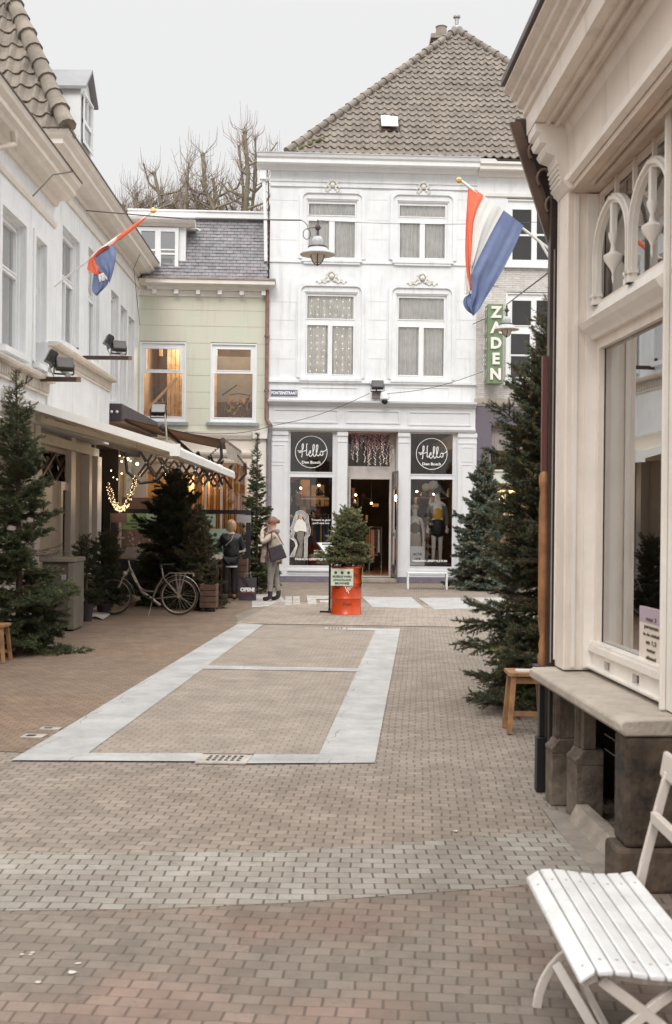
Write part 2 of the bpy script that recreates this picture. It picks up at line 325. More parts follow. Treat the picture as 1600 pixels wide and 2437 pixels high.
# drain grate
def grate(quad, nx, ny, label, th=.012):
    c = [gnd(*q) for q in quad]; o = thing('drain_grate', label, 'drain grate', sum(c, Vector()) / 4 * 1.0)
    mp = lambda s, t, z: (c[0].lerp(c[1], s)).lerp(c[3].lerp(c[2], s), t) + Vector((0, 0, z))
    f = MB(); h = MB()
    f.add([mp(s, t, z) for z in (.001, th) for s, t in ((0, 0), (1, 0), (1, 1), (0, 1))], [(4, 5, 6, 7), (0, 1, 5, 4), (1, 2, 6, 5), (2, 3, 7, 6), (3, 0, 4, 7)])
    f.build('frame', M('grate_stone', (.40, .36, .32), .8, .2, 8, .3), o, smooth=False)
    for i in range(nx):
        for j in range(ny):
            s0, s1, t0, t1 = .17 + i * .72 / nx, .17 + (i + .58) * .72 / nx, .22 + j * .62 / ny, .22 + (j + .6) * .62 / ny
            h.add([mp(s, t, th + .002) for s, t in ((s0, t0), (s1, t0), (s1, t1), (s0, t1))], [(0, 1, 2, 3)])
    h.build('slots', DARK, o, smooth=False)
    b = MB(); b.add([mp(s, t, th + .001) for s, t in ((0, .9), (1, .9), (1, 1), (0, 1))], [(0, 1, 2, 3)]); b.build('rim', DWOOD, o, smooth=False)
grate(((464, 1818), (585, 1820), (605, 1798), (484, 1796.5)), 6, 3, 'cast drain grate with square holes in the nearest pale stone strip')
grate(((770, 1499), (822, 1500), (826, 1494.5), (776, 1493.5)), 5, 2, 'small drain grate at the far end of the pale stone frame')
grate(((47, 1757), (100, 1758), (118, 1749), (66, 1748)), 1, 1, 'small open gutter slot beside the pale strip, the nearer of two at far left')
grate(((93, 1738), (140, 1739), (150, 1733), (104, 1732)), 1, 1, 'small open gutter slot beside the pale strip, the farther of two at far left')
grate(((1142, 1434), (1175, 1438), (1180, 1434), (1150, 1431)), 3, 1, 'dark drain cover in the paving near the spruce by the shop')
# ================================================================ facade F : green house, white house, brick house
F = Face(-1.88, 32.07, 1, .047)
z5 = lambda x, y: (600 + x / 2.1708, 340 + y / 2.1708)
z6 = lambda x, y: (620 + x / 2.791, 900 + y / 2.791)
z4 = lambda x, y: (300 + x / 4.1026, 480 + y / 4.1026)
z7 = lambda x, y: (1050 + x / 3.966, 400 + y / 3.966)
def FR(zf, r, d=0.0, face=F):
    (u0, v0), (u1, v1) = zf(r[0], r[1]), zf(r[2], r[3]); return face.rect(u0, v0, u1, v1, d)
def window(face, parent, outer, panes, d0=-.06, name='window', glass=None, fm=None, back=None, curtain=None, cd=.16, seed=0, bd=.5, label=None):
    w = sub(MB(face).wall(*outer, panes, d0, .05).build('tmp', fm or WHITE2, parent, smooth=False)); w.name = name; w.data.name = name
    f = MB(face)
    for p in panes: f.frame(p[0] - .028, p[1] + .028, p[2] - .028, p[3] + .028, .026, d0 + .001, d0 + .018)
    f.frame(*outer, .035, d0 + .001, d0 + .05); f.build('frame', fm or WHITE2, w, smooth=False)
    g = MB(face)
    for p in panes: g.add([(p[0], d0 - .035, p[2]), (p[1], d0 - .035, p[2]), (p[1], d0 - .035, p[3]), (p[0], d0 - .035, p[3])], [(0, 1, 2, 3)])
    g.build('pane', glass or GLASS, w, smooth=False)
    rn = random.Random(seed)
    if curtain:
        for (a0, a1, zz0, zz1) in curtain:
            c = MB(face); k = rn.uniform(50, 66); ph = rn.uniform(0, 6); n = max(12, int((a1 - a0) * 60))
            c.grid(lambda s, t: (a0 + (a1 - a0) * s, d0 - cd + .028 * math.sin(k * s * (a1 - a0) + ph + .5 * math.sin(7 * s)) * (1 - .3 * t), zz0 + (zz1 - zz0) * t), n, 3)
            c.build('curtain', CURT, w)
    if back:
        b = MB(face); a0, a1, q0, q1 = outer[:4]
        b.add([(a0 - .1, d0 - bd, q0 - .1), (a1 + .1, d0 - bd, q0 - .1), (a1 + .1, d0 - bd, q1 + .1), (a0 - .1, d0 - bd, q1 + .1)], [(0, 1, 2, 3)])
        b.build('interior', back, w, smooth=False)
    if label: w['label'] = label
    return w
AW0 = 0.0; AW1 = F.az(1133, 800)[0]; AG0 = F.az(323, 800)[0]
o5 = lambda x, y, d=0: F.az(*z5(x, y), d)
wh = thing('white_house', 'tall white three-storey house with tiled hip roof and a grey-framed clothes shop', 'house', F((2.8, 0, 0)), math.atan(.047))
eave = o5(600, 64, .45)[1]; fb = o5(600, 107, .45)[1]; s0 = o5(600, 140, .1)[1]; fz0 = o5(600, 205, 0)[1]; fz1 = o5(600, 235, 0)[1]
zshop = F.az(*z6(700, 337))[1]
# windows
WIN = [((280, 290, 548, 600), [(295, 312, 532, 370), (292, 400, 398, 585), (428, 405, 532, 590)]),
       ((748, 300, 1018, 608), [(765, 322, 1000, 378), (765, 412, 868, 590), (895, 417, 998, 593)]),
       ((270, 770, 545, 1215), [(287, 790, 525, 905), (285, 940, 392, 1190), (415, 945, 523, 1195)]),
       ((740, 780, 1012, 1222), [(760, 800, 993, 910), (757, 950, 862, 1198), (888, 955, 992, 1202)])]
holes = [FR(z5, w[0]) for w in WIN]
mb = MB(F); mb.wall(AW0, AW1, zshop, eave - .05, holes, 0, .22)
mb.box(AW0, AW1, -9, -8.9, 0, eave); mb.box(AW0, AW0 + .2, -8.9, -.3, zshop - .3, eave - .1); mb.box(AW1 - .2, AW1, -8.9, -.3, zshop - .3, eave - .1)
mb.box(AW0 + .02, AW0 + .2, -.3, -.003, zshop + .01, eave - .1)
wall = sub(mb.build('wall', WHITE, wh, smooth=False))
for i, (o, ps) in enumerate(WIN):
    h = holes[i]; pn = [FR(z5, p) for p in ps]
    cur = [(pn[0][0], pn[0][1], pn[0][2] - .02, pn[0][3] + .03), (h[0] + .06, (h[0] + h[1]) / 2 - .03, h[2], pn[1][3] + .1), ((h[0] + h[1]) / 2 + .03, h[1] - .06, h[2], pn[1][3] + .1)]
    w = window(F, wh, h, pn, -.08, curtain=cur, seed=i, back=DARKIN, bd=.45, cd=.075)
    if i == 2:
        fl = MB(F); rn = random.Random(4)
        for c in range(7):
            a = pn[0][0] + .1 + c * (pn[0][1] - pn[0][0] - .2) / 6
            for k in range(11):
                z = pn[1][2] + .1 + k * (pn[0][3] - pn[1][2] - .2) / 10
                if any(q[0] < a < q[1] and q[2] < z < q[3] for q in pn): fl.ball((a + rn.uniform(-.02, .02), -.13, z + rn.uniform(-.03, .03)), .0075, 5, 3)
        fl.build('fairy_light', M('fairy_bulb', (1, .9, .7), emit=5, ecol=(1, .85, .6)), w)
    # stucco surround with rounded shoulders
    s = MB(F); a0, a1, q0, q1 = h; wd = .085; top = q1 + .14; r = .16
    def arc(off, n=6):
        pts = [(a0 - off, q0)]
        for k in range(n + 1):
            t = math.pi - k / n * math.pi / 2; pts.append((a0 - off + r + r * math.cos(t), top + off - .09 - r + r * math.sin(t)))
        for k in range(n + 1):
            t = math.pi / 2 - k / n * math.pi / 2; pts.append((a1 + off - r + r * math.cos(t), top + off - .09 - r + r * math.sin(t)))
        return pts + [(a1 + off, q0)]
    A, B_ = arc(.10), arc(.10 + wd)
    for o_, i_, dd in ((arc(.10 + wd), arc(.10), .05), (arc(.10 + wd + .035), arc(.10 + wd + .003), .028)):
        for k in range(len(o_) - 1):
            s.plate([i_[k], o_[k], o_[k + 1], i_[k + 1]], .002, dd)
    s.build('window_surround', WHITE, wh, ang=30)
    # crest ornament : scrolls, shell and leaves
    c = MB(F); ca = (a0 + a1) / 2; cz = top + .20; wide = i > 1
    if wide: cz += .05
    for k in range(7):
        t = math.pi * (k / 6); c.ball((ca + .13 * math.cos(t), .05, cz + .02 + .14 * math.sin(t)), .045, 7, 4, sy=.7)
    c.ball((ca, .05, cz + .03), .075, 8, 5, sy=.7)
    for sg in (-1, 1):
        n = 14 if wide else 9
        c.tube([(ca + sg * (.07 + .1 * k / n * (3.6 if wide else 1.3)), .05, cz - .1 + .045 * math.sin(k * 1.1) - (.04 * k / n)) for k in range(n + 1)], [.036 * (1 - .55 * k / n) for k in range(n + 1)], 6)
        c.tube([(ca + sg * (.13 + .055 * math.cos(t)), .055, cz - .06 + .055 * math.sin(t)) for t in [q * .6 for q in range(9)]], .02, 6)
        if wide: c.tube([(ca + sg * (.26 + .05 * math.cos(t)), .055, cz - .09 + .04 * math.sin(t)) for t in [q * .6 for q in range(9)]], .017, 6)
    c.build('crest', M('stucco_ornament', (.70, .68, .64), .7, .2, 12), wh)
    q = MB(F)
    q.box(a0 - .12, a1 + .12, .002, .10 if i > 1 else .08, q0 - .09, q0 - .02); q.box(a0 - .06, a1 + .06, .002, .06, q0 - .15, q0 - .092)
    q.build('window_sill', WHITE, wh, smooth=False)
# horizontal plaster joints between the windows, mouldings, string courses
j = MB(F)
def jrow(zf, xs, ys, rows, hh=.014):
    for y in rows:
        for x0, x1 in xs:
            a0, zz = F.az(*zf(x0, y)); a1, zz1 = F.az(*zf(x1, y + (x1 - x0) * .02)); j.box(a0, a1, .0015, .005, (zz + zz1) / 2, (zz + zz1) / 2 + hh)
jrow(z5, [(90, 235), (600, 700), (1055, 1168)], 0, [295, 400, 500]); jrow(z5, [(90, 235), (600, 700), (1055, 1168)], 0, [820, 915, 1015, 1115])
j.build('plaster_joint', M('joint_shadow_paint', (.67, .665, .66), .8), wh, smooth=False)
m = MB(F)
z = F.az(*z5(600, 1240))[1]; m.box(AW0, AW1 + .01, .002, .07, z - .02, z + .05)
z = o5(600, 622)[1]; m.box(AW0, AW1, .002, .035, z - .02, z + .03)
for x0, x1 in ((250, 548), (728, 1022)):
    a0, zz = F.az(*z5(x0, 1255)); a1, _ = F.az(*z5(x1, 1265)); m.frame(a0, a1, zz - .62, zz - .02, .03, .002, .02)
m.box(AW0, AW1, .002, .05, fz1, fz1 + .05); m.box(AW0, AW1, .002, .03, fz0 - .02, fz0 + .03)
m.build('moulding', WHITE, wh, smooth=False)
c = MB(F); al = F.az(612, 365, .45)[0]; ar = F.az(1144, 376, .45)[0]
c.prof([(.0015, s0 - .05), (.06, s0 - .05), (.10, s0 + .06), (.2, s0 + .1), (.34, fb - .03), (.40, fb), (.40, eave - .12), (.45, eave - .08), (.48, eave), (.0015, eave)], al, ar)
co = sub(c.build('cornice', WHITE2, wh, smooth=False))
c = MB(F); c.box(al - .02, ar, -.02, .495, eave + .001, eave + .03); c.build('gutter_lip', METAL, co, smooth=False)
# downpipes
def pipe(name, pts, r, mat, parent, brackets=()):
    b = MB(); b.tube(pts, r, 10)
    for p in brackets: b.lathe((p[0], p[1], p[2] - .03), [(r * 1.3, 0), (r * 1.35, .02), (r * 1.35, .04), (r * 1.3, .06)], 10)
    return b.build(name, mat, parent)
fp = lambda u, v, d: F((*[F.az(u, v, d)[0]], d, F.az(u, v, d)[1]))
pp = [fp(628, 425, .12), fp(632, 520, .1), fp(633, 622, .1)]
pipe('downpipe', pp, .05, WHITE2, wh, pp[1:2]); pipe('cable', [fp(639, 430, .04), fp(640, 530, .04), fp(641, 640, .04)], .015, DWOOD, wh)
hb = MB(); p = fp(627, 414, .14); hb.box(p.x - .09, p.x + .09, p.y - .09, p.y + .09, p.z - .16, p.z + .08); hb.build('rainwater_head', WHITE2, wh, smooth=False, bevel=.01)
pp = [fp(637, 690, .1), fp(636, 800, .1), fp(635, 930, .1), fp(634.5, 998, .1), fp(645, 1012, .16)]
dp = pipe('downpipe', pp, .055, COPPER, wh, [pp[1], pp[2]])
pipe('downpipe_foot', [fp(644, 1012, .16), fp(641, 1050, .12), fp(639, 1405, .12)], .062, M('grey_iron_pipe', (.22, .20, .22), .5, .2, 5), wh)
# roof
pitch = math.tan(R(52)); RW = 5.15; ea = F.az(683, 362, .45)[0]; ctr = ea + RW; zE = eave + .03
RT = M('pantile', (.255, .218, .185), .8, .3, 2.2, .4, 40, col2=(.16, .135, .113), stain=.4)
def pantiles(T, keep, length, height, tw=.222, th=.27, amp=.032, seed=1):
    """T maps (s along eave, t up the slope, n off the slope)"""
    V = []; Fc = []; rn = random.Random(seed); nr = int(height / th) + 1; sub_ = 8; nc = int(length / tw)
    for r in range(nr):
        off = rn.uniform(-.012, .012)
        for c in range(nc):
            s_ = c * tw; t_ = r * th
            if not keep(s_ + tw / 2, t_ + th / 2): continue
            jz = rn.uniform(-.004, .006); jt = rn.uniform(-.008, .008)
            base = len(V)
            for k in range(sub_ + 1):
                x = k / sub_; w = amp * (math.cos(2 * math.pi * (x - .28)) + .25 * math.cos(4 * math.pi * (x - .28)))
                sx = s_ + off + x * tw
                V.append(T(sx, t_ - .03 + jt, w + .044 + jz)); V.append(T(sx, t_ - .03 + jt, w + .012 + jz)); V.append(T(sx, t_ + th, w + .006))
            for k in range(sub_):
                b = base + k * 3; Fc.append((b + 1, b + 4, b + 3, b)); Fc.append((b, b + 3, b + 5, b + 2))
    return V, Fc
cs, sn = math.cos(R(52)), math.sin(R(52))
def Tf(s, t, n): return F((ctr - RW + s, .42 - t * cs + n * sn, zE + t * sn + n * cs))
hyp = RW / pitch * 0 + RW * 1.0
D = 3.95; HT = D * pitch; SL = HT / sn
rb = MB(); V, Fc = pantiles(Tf, lambda s, t: abs(s - RW) < RW * (1 - t / SL) + .04 and not (2.62 < s < 3.02 and 1.08 < t < 1.62), 2 * RW, SL, seed=3); rb.add(V, Fc)
rb.m = 1; rb.add([F(p) for p in ((ctr - RW, .40, zE - .02), (ctr + RW, .40, zE - .02), (ctr, .42 - D, zE + HT - .03))], [(0, 1, 2)])
rb.add([F(p) for p in ((ctr - RW, .40, zE - .02), (ctr, .42 - D, zE + HT - .03), (ctr, -9, zE + HT - .03), (ctr - RW, -9, zE - .02), (ctr + RW, .40, zE - .02), (ctr + RW, -9, zE - .02))], [(0, 1, 2, 3), (1, 4, 5, 2)])
roof = sub(rb.build('roof', [RT, DWOOD], wh, ang=50))
def ridge(mb, p, q, n, r=.105, T=IDT):
    p, q = Vector(p), Vector(q); rn = random.Random(8)
    for i in range(n):
        a = p.lerp(q, i / n); b = p.lerp(q, (i + 1.08) / n); j_ = rn.uniform(-.01, .01)
        mb.tube([a, a.lerp(b, .1), b], [r * 1.18 + j_, r * 1.12 + j_, r * .9], 10)
rg = MB(); top = F((ctr, .42 - D, zE + HT + .03))
ridge(rg, F((ctr - RW, .42, zE + .03)), top, 24); ridge(rg, F((ctr + RW, .42, zE + .03)), top, 24)
rg.build('ridge_tile', RT, roof)
mo = MB(); rn = random.Random(2)
for k in range(30):
    q = F((ctr - RW + .2 + k * .028, .38 - k * .011, zE + .05 + k * .017)); mo.ball((q.x, q.y, q.z), rn.uniform(.03, .06), 6, 4)
mo.build('moss', M('moss', (.13, .14, .05), .95, .4, 20), roof)
fin = MB(); fin.ball(top + Vector((0, 0, .03)), .17, 10, 6); fin.build('ridge_cap', METAL, roof)
# roof window : an open hatch
hw = MB(Tf := Tf); HW = lambda s0_, s1_, t0, t1, n0, n1: hw.add([(s, t, n) for n in (n0, n1) for t in (t0, t1) for s in (s0_, s1_)], [(0, 2, 3, 1), (4, 5, 7, 6), (0, 1, 5, 4), (2, 6, 7, 3), (0, 4, 6, 2), (1, 3, 7, 5)])
hw.T = lambda p: Tf(*p)
HW(2.58, 3.06, 1.06, 1.66, .0, .05); rw = sub(hw.build('roof_window', DWOOD, roof, smooth=False))
hw = MB(lambda p: Tf(*p)); HW(2.60, 2.86, 1.16, 1.66, .10, .13); HW(2.84, 3.06, 1.10, 1.56, .14, .17); hw.build('hatch', M('hatch_glass', (.55, .56, .56), .25, .1, 3), rw, smooth=False)
# chimney
cp = F((ctr - .12, .42 - D - 1.0, zE + HT - .22)); BR = brickmat('chimney_brick', (.20, .135, .10), (.15, .10, .075), (.25, .22, .19), .22, .065, .01, vert=True)
ch = MB(); ch.box(cp.x - .48, cp.x + .5, cp.y, cp.y + .6, cp.z - 1.6, cp.z + .38); chm = sub(ch.build('chimney', BR, roof, smooth=False))
ch = MB(); ch.box(cp.x - .55, cp.x + .57, cp.y - .07, cp.y + .67, cp.z + .381, cp.z + .52)
ch.lathe((cp.x - .2, cp.y + .3, cp.z + .521), [(.17, 0), (.19, .05), (.16, .3), (.19, .34), (.12, .34)], 14); ch.box(cp.x + .1, cp.x + .5, cp.y, cp.y + .4, cp.z + .521, cp.z + .64)
ch.build('chimney_cap', STONE, chm)
vp = MB(); vp.lathe((top.x - .02, top.y - .1, top.z + .1), [(.06, 0), (.06, .2), (.11, .22), (.11, .27), (.07, .28)], 12); vp.build('vent_pipe', METAL, roof)
# ---------------------------------------------------------------- shopfront of the white house
o6 = lambda x, y, d=0: F.az(*z6(x, y), d)
sf = MB(F); zc0 = o6(700, 190)[1]; zc1 = o6(700, 156)[1]; zs0 = o6(700, 330)[1]
a_l, a_r = o6(52, 700)[0], AW1
sf.wall(a_l, a_r, zs0, zc0 + .02, (), .06, .1)
for r in ((88, 207, 515, 298), (568, 215, 925, 303), (980, 225, 1397, 317)):
    q = FR(z6, r); sf.frame(*q, .035, .061, .085)
sb = sub(sf.build('sign_band', GREYP, wh, smooth=False))
sf = MB(F); sf.prof([(.002, zc0), (.10, zc0), (.13, zc0 + .05), (.2, zc0 + .07), (.25, zc1 - .05), (.26, zc1), (.002, zc1)], a_l - .03, a_r + .01)
sf.prof([(.061, zs0 - .10), (.10, zs0 - .10), (.14, zs0 - .04), (.14, zs0 + .0), (.061, zs0 + .0)], a_l, a_r); sf.build('shop_cornice', GREYP, wh, smooth=False)
WL = [FR(z6, (200, 355, 480, 622)), FR(z6, (195, 658, 475, 1245))]; WR = [FR(z6, (1000, 370, 1278, 637)), FR(z6, (997, 672, 1275, 1252))]
zt = zs0 - .10
OL = (o6(180, 700)[0], o6(510, 700)[0], WL[1][2] - .10, zt); OR = (o6(985, 700)[0], o6(1310, 700)[0], WR[1][2] - .10, zt)
for o_, pn, nm in ((OL, WL, 1), (OR, WR, 2)):
    w = window(F, wh, o_, pn, -.04, name='shop_window', fm=GREYP, glass=GLASS)
pil = []
for x0, x1, dd in ((52, 180, .06), (510, 575, .05), (912, 985, .05), (1310, 1432, .06)):
    a0, a1 = o6(x0, 700)[0], o6(x1, 700)[0]; p = MB(F)
    p.box(a0, a1, -.12, dd, .34, zt); p.box(a0 - .015, a1 + .015, -.1, dd + .03, .16, .338); p.box(a0 - .012, a1 + .012, -.1, dd + .03, zt - .13, zt - .03); p.box(a0 - .006, a1 + .006, -.1, dd + .015, zt - .3, zt - .27)
    if x1 - x0 > 90:
        zm = o6(x0, 565)[1]; p.frame(a0 + .1, a1 - .1, .5, zm - .04, .012, dd + .001, dd + .012); p.frame(a0 + .1, a1 - .1, zm + .04, zt - .4, .012, dd + .001, dd + .012)
    p.build('pilaster', GREYP, wh, smooth=False)
p = MB(F)
for o_ in (OL, OR):
    p.box(o_[0], o_[1], -.08, .02, .16, o_[2] - .052); p.box(o_[0], o_[1], -.05, .07, o_[2] - .05, o_[2] - .002); p.frame(o_[0] + .06, o_[1] - .06, .22, o_[2] - .12, .02, .021, .032)
p.build('stall_riser', GREYP, wh, smooth=False)
dA0, dA1 = o6(575, 700)[0], o6(912, 700)[0]
p = MB(F); p.box(a_l, dA0, -.1, .10, .0, .158); p.box(dA1, a_r, -.1, .10, .0, .158); p.build('plinth', M('purple_grey_plinth', (.16, .14, .17), .6, .2, 6), wh, smooth=False)
# door recess
dd = -.45; T0 = FR(z6, (568, 345, 860, 590), dd); Dr = FR(z6, (597, 672, 855, 1325), dd); zt0 = o6(700, 665, dd)[1]; zt1 = o6(700, 592, dd)[1]
p = MB(F); p.wall(dA0, dA1, .12, zt, [(T0[0] + .05, T0[1], T0[2] + .02, zt - .05), (Dr[0], Dr[1], .12, Dr[3])], dd, .08)
p.box(dA0, dA0 + .03, dd, -.1, .12, zt); p.box(dA1 - .03, dA1, dd, -.1, .12, zt); p.box(dA0, dA1, dd, -.05, zt - .02, zt)
p.frame(Dr[0] - .05, Dr[1] + .05, .12, Dr[3] + .05, .045, dd + .001, dd + .05)
dr = sub(p.build('door_frame', M('door_frame_paint', (.50, .46, .43), .5, .1, 3), wh, smooth=False))
g = MB(F); g.add([(T0[0] + .05, dd - .04, T0[2] + .02), (T0[1], dd - .04, T0[2] + .02), (T0[1], dd - .04, zt - .05), (T0[0] + .05, dd - .04, zt - .05)], [(0, 1, 2, 3)]); g.build('fanlight_pane', GLASS, dr, smooth=False)
hz = Face(*F((Dr[1] + .08, dd + .03, 0)).xy, .12, -1)
p = MB(hz); DM = M('open_door_paint', (.16, .13, .12), .35, .3, 5)
p.frame(0, .85, .15, 3.05, .07, -.02, .02); p.box(.07, .78, -.012, .012, 1.28, 1.36); p.box(.07, .78, -.012, .012, 2.55, 2.62); p.box(.07, .78, -.012, .012, .45, .5)
dl = sub(p.build('open_door', DM, wh, smooth=False)); p = MB(hz); p.box(.07, .78, -.004, .004, .5, 2.55); p.build('pane', GLASS, dl, smooth=False)
p = MB(hz); p.box(.68, .74, .022, .06, 1.2, 1.45); p.build('handle', METAL, dl, bevel=.01)
p = MB(F); q = gnd(*z6(690, 1400)); p.box(dA0 + .01, dA1 - .01, -.6, .28, .001, .12); p.build('doorstep', STONE, wh, smooth=False, bevel=.02)
# shop interior
def room(parent, face, a0, a1, d0, d1, z0, z1, mw, mf, mc, name='shop_interior'):
    r = MB(face); r.m = 0
    r.add([(a0, d0, z0), (a0, d1, z0), (a0, d1, z1), (a0, d0, z1)], [(0, 1, 2, 3)]); r.add([(a1, d0, z0), (a1, d1, z0), (a1, d1, z1), (a1, d0, z1)], [(3, 2, 1, 0)])
    r.add([(a0, d1, z0), (a1, d1, z0), (a1, d1, z1), (a0, d1, z1)], [(0, 1, 2, 3)]); r.m = 1
    r.add([(a0, d0, z0), (a1, d0, z0), (a1, d1, z0), (a0, d1, z0)], [(0, 1, 2, 3)]); r.m = 2
    r.add([(a0, d0, z1), (a1, d0, z1), (a1, d1, z1), (a0, d1, z1)], [(3, 2, 1, 0)])
    return sub(r.build(name, [mw, mf, mc], parent, smooth=False))
FLOORW = brickmat('shop_floor_boards', (.30, .17, .09), (.24, .13, .07), (.06, .035, .02), 1.2, .14, .004, rot=R(90))
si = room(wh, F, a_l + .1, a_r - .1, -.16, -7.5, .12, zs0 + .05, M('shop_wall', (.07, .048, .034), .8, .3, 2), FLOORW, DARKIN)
p = MB(F)   # partitions, timber panels, shelving behind the windows
LT = M('lit_timber', (.42, .26, .11), .6, .45, 3, col2=(.20, .11, .045))
for a0, a1, z0, z1, d in ((.95, 1.25, 2.0, 2.9, -3.6), (1.3, 1.7, 2.1, 2.75, -3.9), (2.35, 2.7, 1.5, 2.7, -5), (4.1, 4.35, 1.9, 2.8, -4.2), (5.0, 5.3, 1.6, 2.6, -4.4)):
    p = MB(F); p.box(a0, a1, d - .04, d, z0, z1); p.build('timber_panel', LT, si, smooth=False)
rn = random.Random(77); cl_ = [M('goods_%d' % i, c, .7, .4, 9) for i, c in enumerate(((.02, .02, .025), (.06, .035, .025), (.30, .18, .08), (.45, .40, .33), (.12, .04, .03), (.05, .07, .06)))]; p = MB(F)
for a0, a1, d0, d1 in ((.45, 1.75, -3.3, -2.0), (2.2, 3.3, -5.5, -3.2), (3.9, 5.4, -3.6, -1.8)):
    for k in range(46):
        a = rn.uniform(a0, a1); d = rn.uniform(d0, d1); z = rn.choice([.13, .5, .9, 1.3, 1.7, 2.1, 2.4]) ; p.m = rn.randrange(6); w = rn.uniform(.03, .11); h = rn.uniform(.05, .38)
        if rn.random() < .5: p.box(a - w, a + w, d - .08, d, z, z + h)
        else: p.lathe((a, d, z), [(w * .5, 0), (w, h * .4), (w * .6, h * .8), (w * .3, h)], 8)
    for z in (.9, 1.7, 2.4): p.m = 1; p.box(a0, a1, d0 - .1, d0 + .25, z - .03, z - .005)
q_ = p.build('shelved_goods', cl_, si, smooth=False); tag(q_, kind='stuff')
p = MB(F); DARKCL = [M('dark_clothes', (.025, .027, .035), .9, .3), M('rust_clothes', (.35, .12, .05), .9, .3), M('blue_clothes', (.04, .07, .13), .9, .3), M('camel_clothes', (.38, .24, .13), .9, .3)]
def rail(a0, a1, d, z, n, seed, mats, nm='clothes_rail', lbl='clothes on a rail inside the shop'):
    t = thing(nm, lbl, 'clothes rail', F(((a0 + a1) / 2, d, .12)), math.atan(.047))
    p = MB(F); p.tube([(a0, d, .13), (a0, d, z), (a1, d, z), (a1, d, .13)], .012, 6); p.build('rail', METAL, t)
    rn = random.Random(seed)
    for k in range(n):
        a = a0 + .05 + (a1 - a0 - .1) * k / max(1, n - 1); h = rn.uniform(.6, .95); w = rn.uniform(.16, .22); c = MB(F)
        c.add([(a - .02, d - w, z - .08), (a + .02, d - w, z - .08), (a + .02, d + w, z - .08), (a - .02, d + w, z - .08), (a - .03, d - w * 1.1, z - h), (a + .035, d - w * 1.1, z - h), (a + .03, d + w * 1.1, z - h), (a - .03, d + w * 1.1, z - h)],
              [(0, 1, 2, 3), (0, 4, 5, 1), (1, 5, 6, 2), (2, 6, 7, 3), (3, 7, 4, 0)])
        c.tube([(a, d, z - .08), (a, d, z + .012)], .006, 5); c.build('garment', rn.choice(mats), t, bevel=.01)
rail(1.15, 1.75, -1.8, 1.85, 7, 2, DARKCL, lbl='rail of dark and rust clothes behind the left shop window')
rail(2.95, 3.3, -1.9, 1.5, 6, 5, [DARKCL[0], DARKCL[3], DARKCL[1]], lbl='rail of clothes seen through the open shop door')
rail(4.2, 5.0, -2.8, 1.6, 8, 9, DARKCL, lbl='rail of clothes behind the mannequins')
bulbm = M('warm_bulb', (1, .75, .4), emit=8, ecol=(1, .74, .45))
def bulb(p, r, drop, label, cat='pendant lamp', grp='pendant bulbs inside the clothes shop', e=8, cord=DARK):
    t = thing('pendant_lamp', label, cat, p, group=grp); b = MB(); b.ball(p, r, 10, 6); b.build('bulb', bulbm, t)
    b = MB(); b.tube([p + Vector((0, 0, r)), p + Vector((0, 0, drop))], .006, 5); b.lathe((p.x, p.y, p.z + r * .7), [(.03, 0), (.035, .05), (.012, .08)], 8); b.build('cord', cord, t)
    if e: lamp('bulb_light', p - Vector((0, 0, r + .05)), e)
for (a, d, z, e, w_) in ((2.62, -3.2, 2.45, 22, 'just inside the open shop door, upper one'), (3.05, -2.6, 2.2, 10, 'just inside the open shop door, lower right one'), (.95, -2.4, 2.62, 12, 'behind the left shop window, left one'), (1.5, -2.9, 2.72, 12, 'behind the left shop window, right one'), (4.35, -2.2, 2.55, 12, 'behind the right shop window, left one'), (4.95, -3.0, 2.5, 10, 'behind the right shop window, right one')):
    bulb(F((a, d, z)), .035, zs0 - z, 'bare warm bulb ' + w_, e=e)
p = MB(F); p.box(.55, .62, -.9, -.84, .12, 2.75); p.box(.3, .62, -.9, -.84, 2.1, 2.16); p.box(.3, .62, -.9, -.84, 1.05, 1.1); p.build('white_post', WHITE2, si, smooth=False)
p = MB(F)
for k in range(26):
    t = k * .62; p.tube([(.58, -.87, 2.78), (.58 + .32 * math.cos(t), -.87 + .2 * math.sin(t * 1.7), 2.86 + .12 * math.sin(t * 2.3))], [.02, .003], 4)
p.build('dried_leaves', M('dried_orange', (.5, .24, .09), .8, .3), si)
p = MB(F); p.box(.95, 1.75, -1.6, -1.56, 2.28, 2.31); p.build('shelf', M('lit_shelf', (.8, .7, .5), .5), si, smooth=False)
# lettering on the glass
LET = M('white_vinyl', (.86, .85, .83), .5, .02)
HELLO = [[(-.86, .02), (-.74, -.02), (-.6, .03), (-.52, .12), (-.5, .3), (-.5, .42), (-.55, .44), (-.58, .3), (-.57, 0), (-.58, -.3), (-.62, -.4)],
         [(-.78, -.12), (-.5, -.02), (-.26, .04)],
         [(-.24, .42), (-.28, .45), (-.3, .3), (-.29, 0), (-.3, -.2), (-.26, -.28), (-.18, -.22), (-.1, -.02), (-.04, .02), (-.05, -.12), (-.14, -.14), (-.13, -.28), (-.04, -.34), (.06, -.24), (.14, .0), (.2, .28), (.18, .4), (.11, .36), (.1, .1), (.12, -.2), (.2, -.34), (.3, -.22), (.38, .05), (.42, .3), (.38, .4), (.32, .3), (.31, 0), (.34, -.22), (.44, -.3), (.54, -.2), (.6, -.02), (.68, 0), (.74, -.1), (.72, -.24), (.62, -.26), (.56, -.16), (.6, -.04), (.74, -.02), (.88, .02), (.96, .12)]]
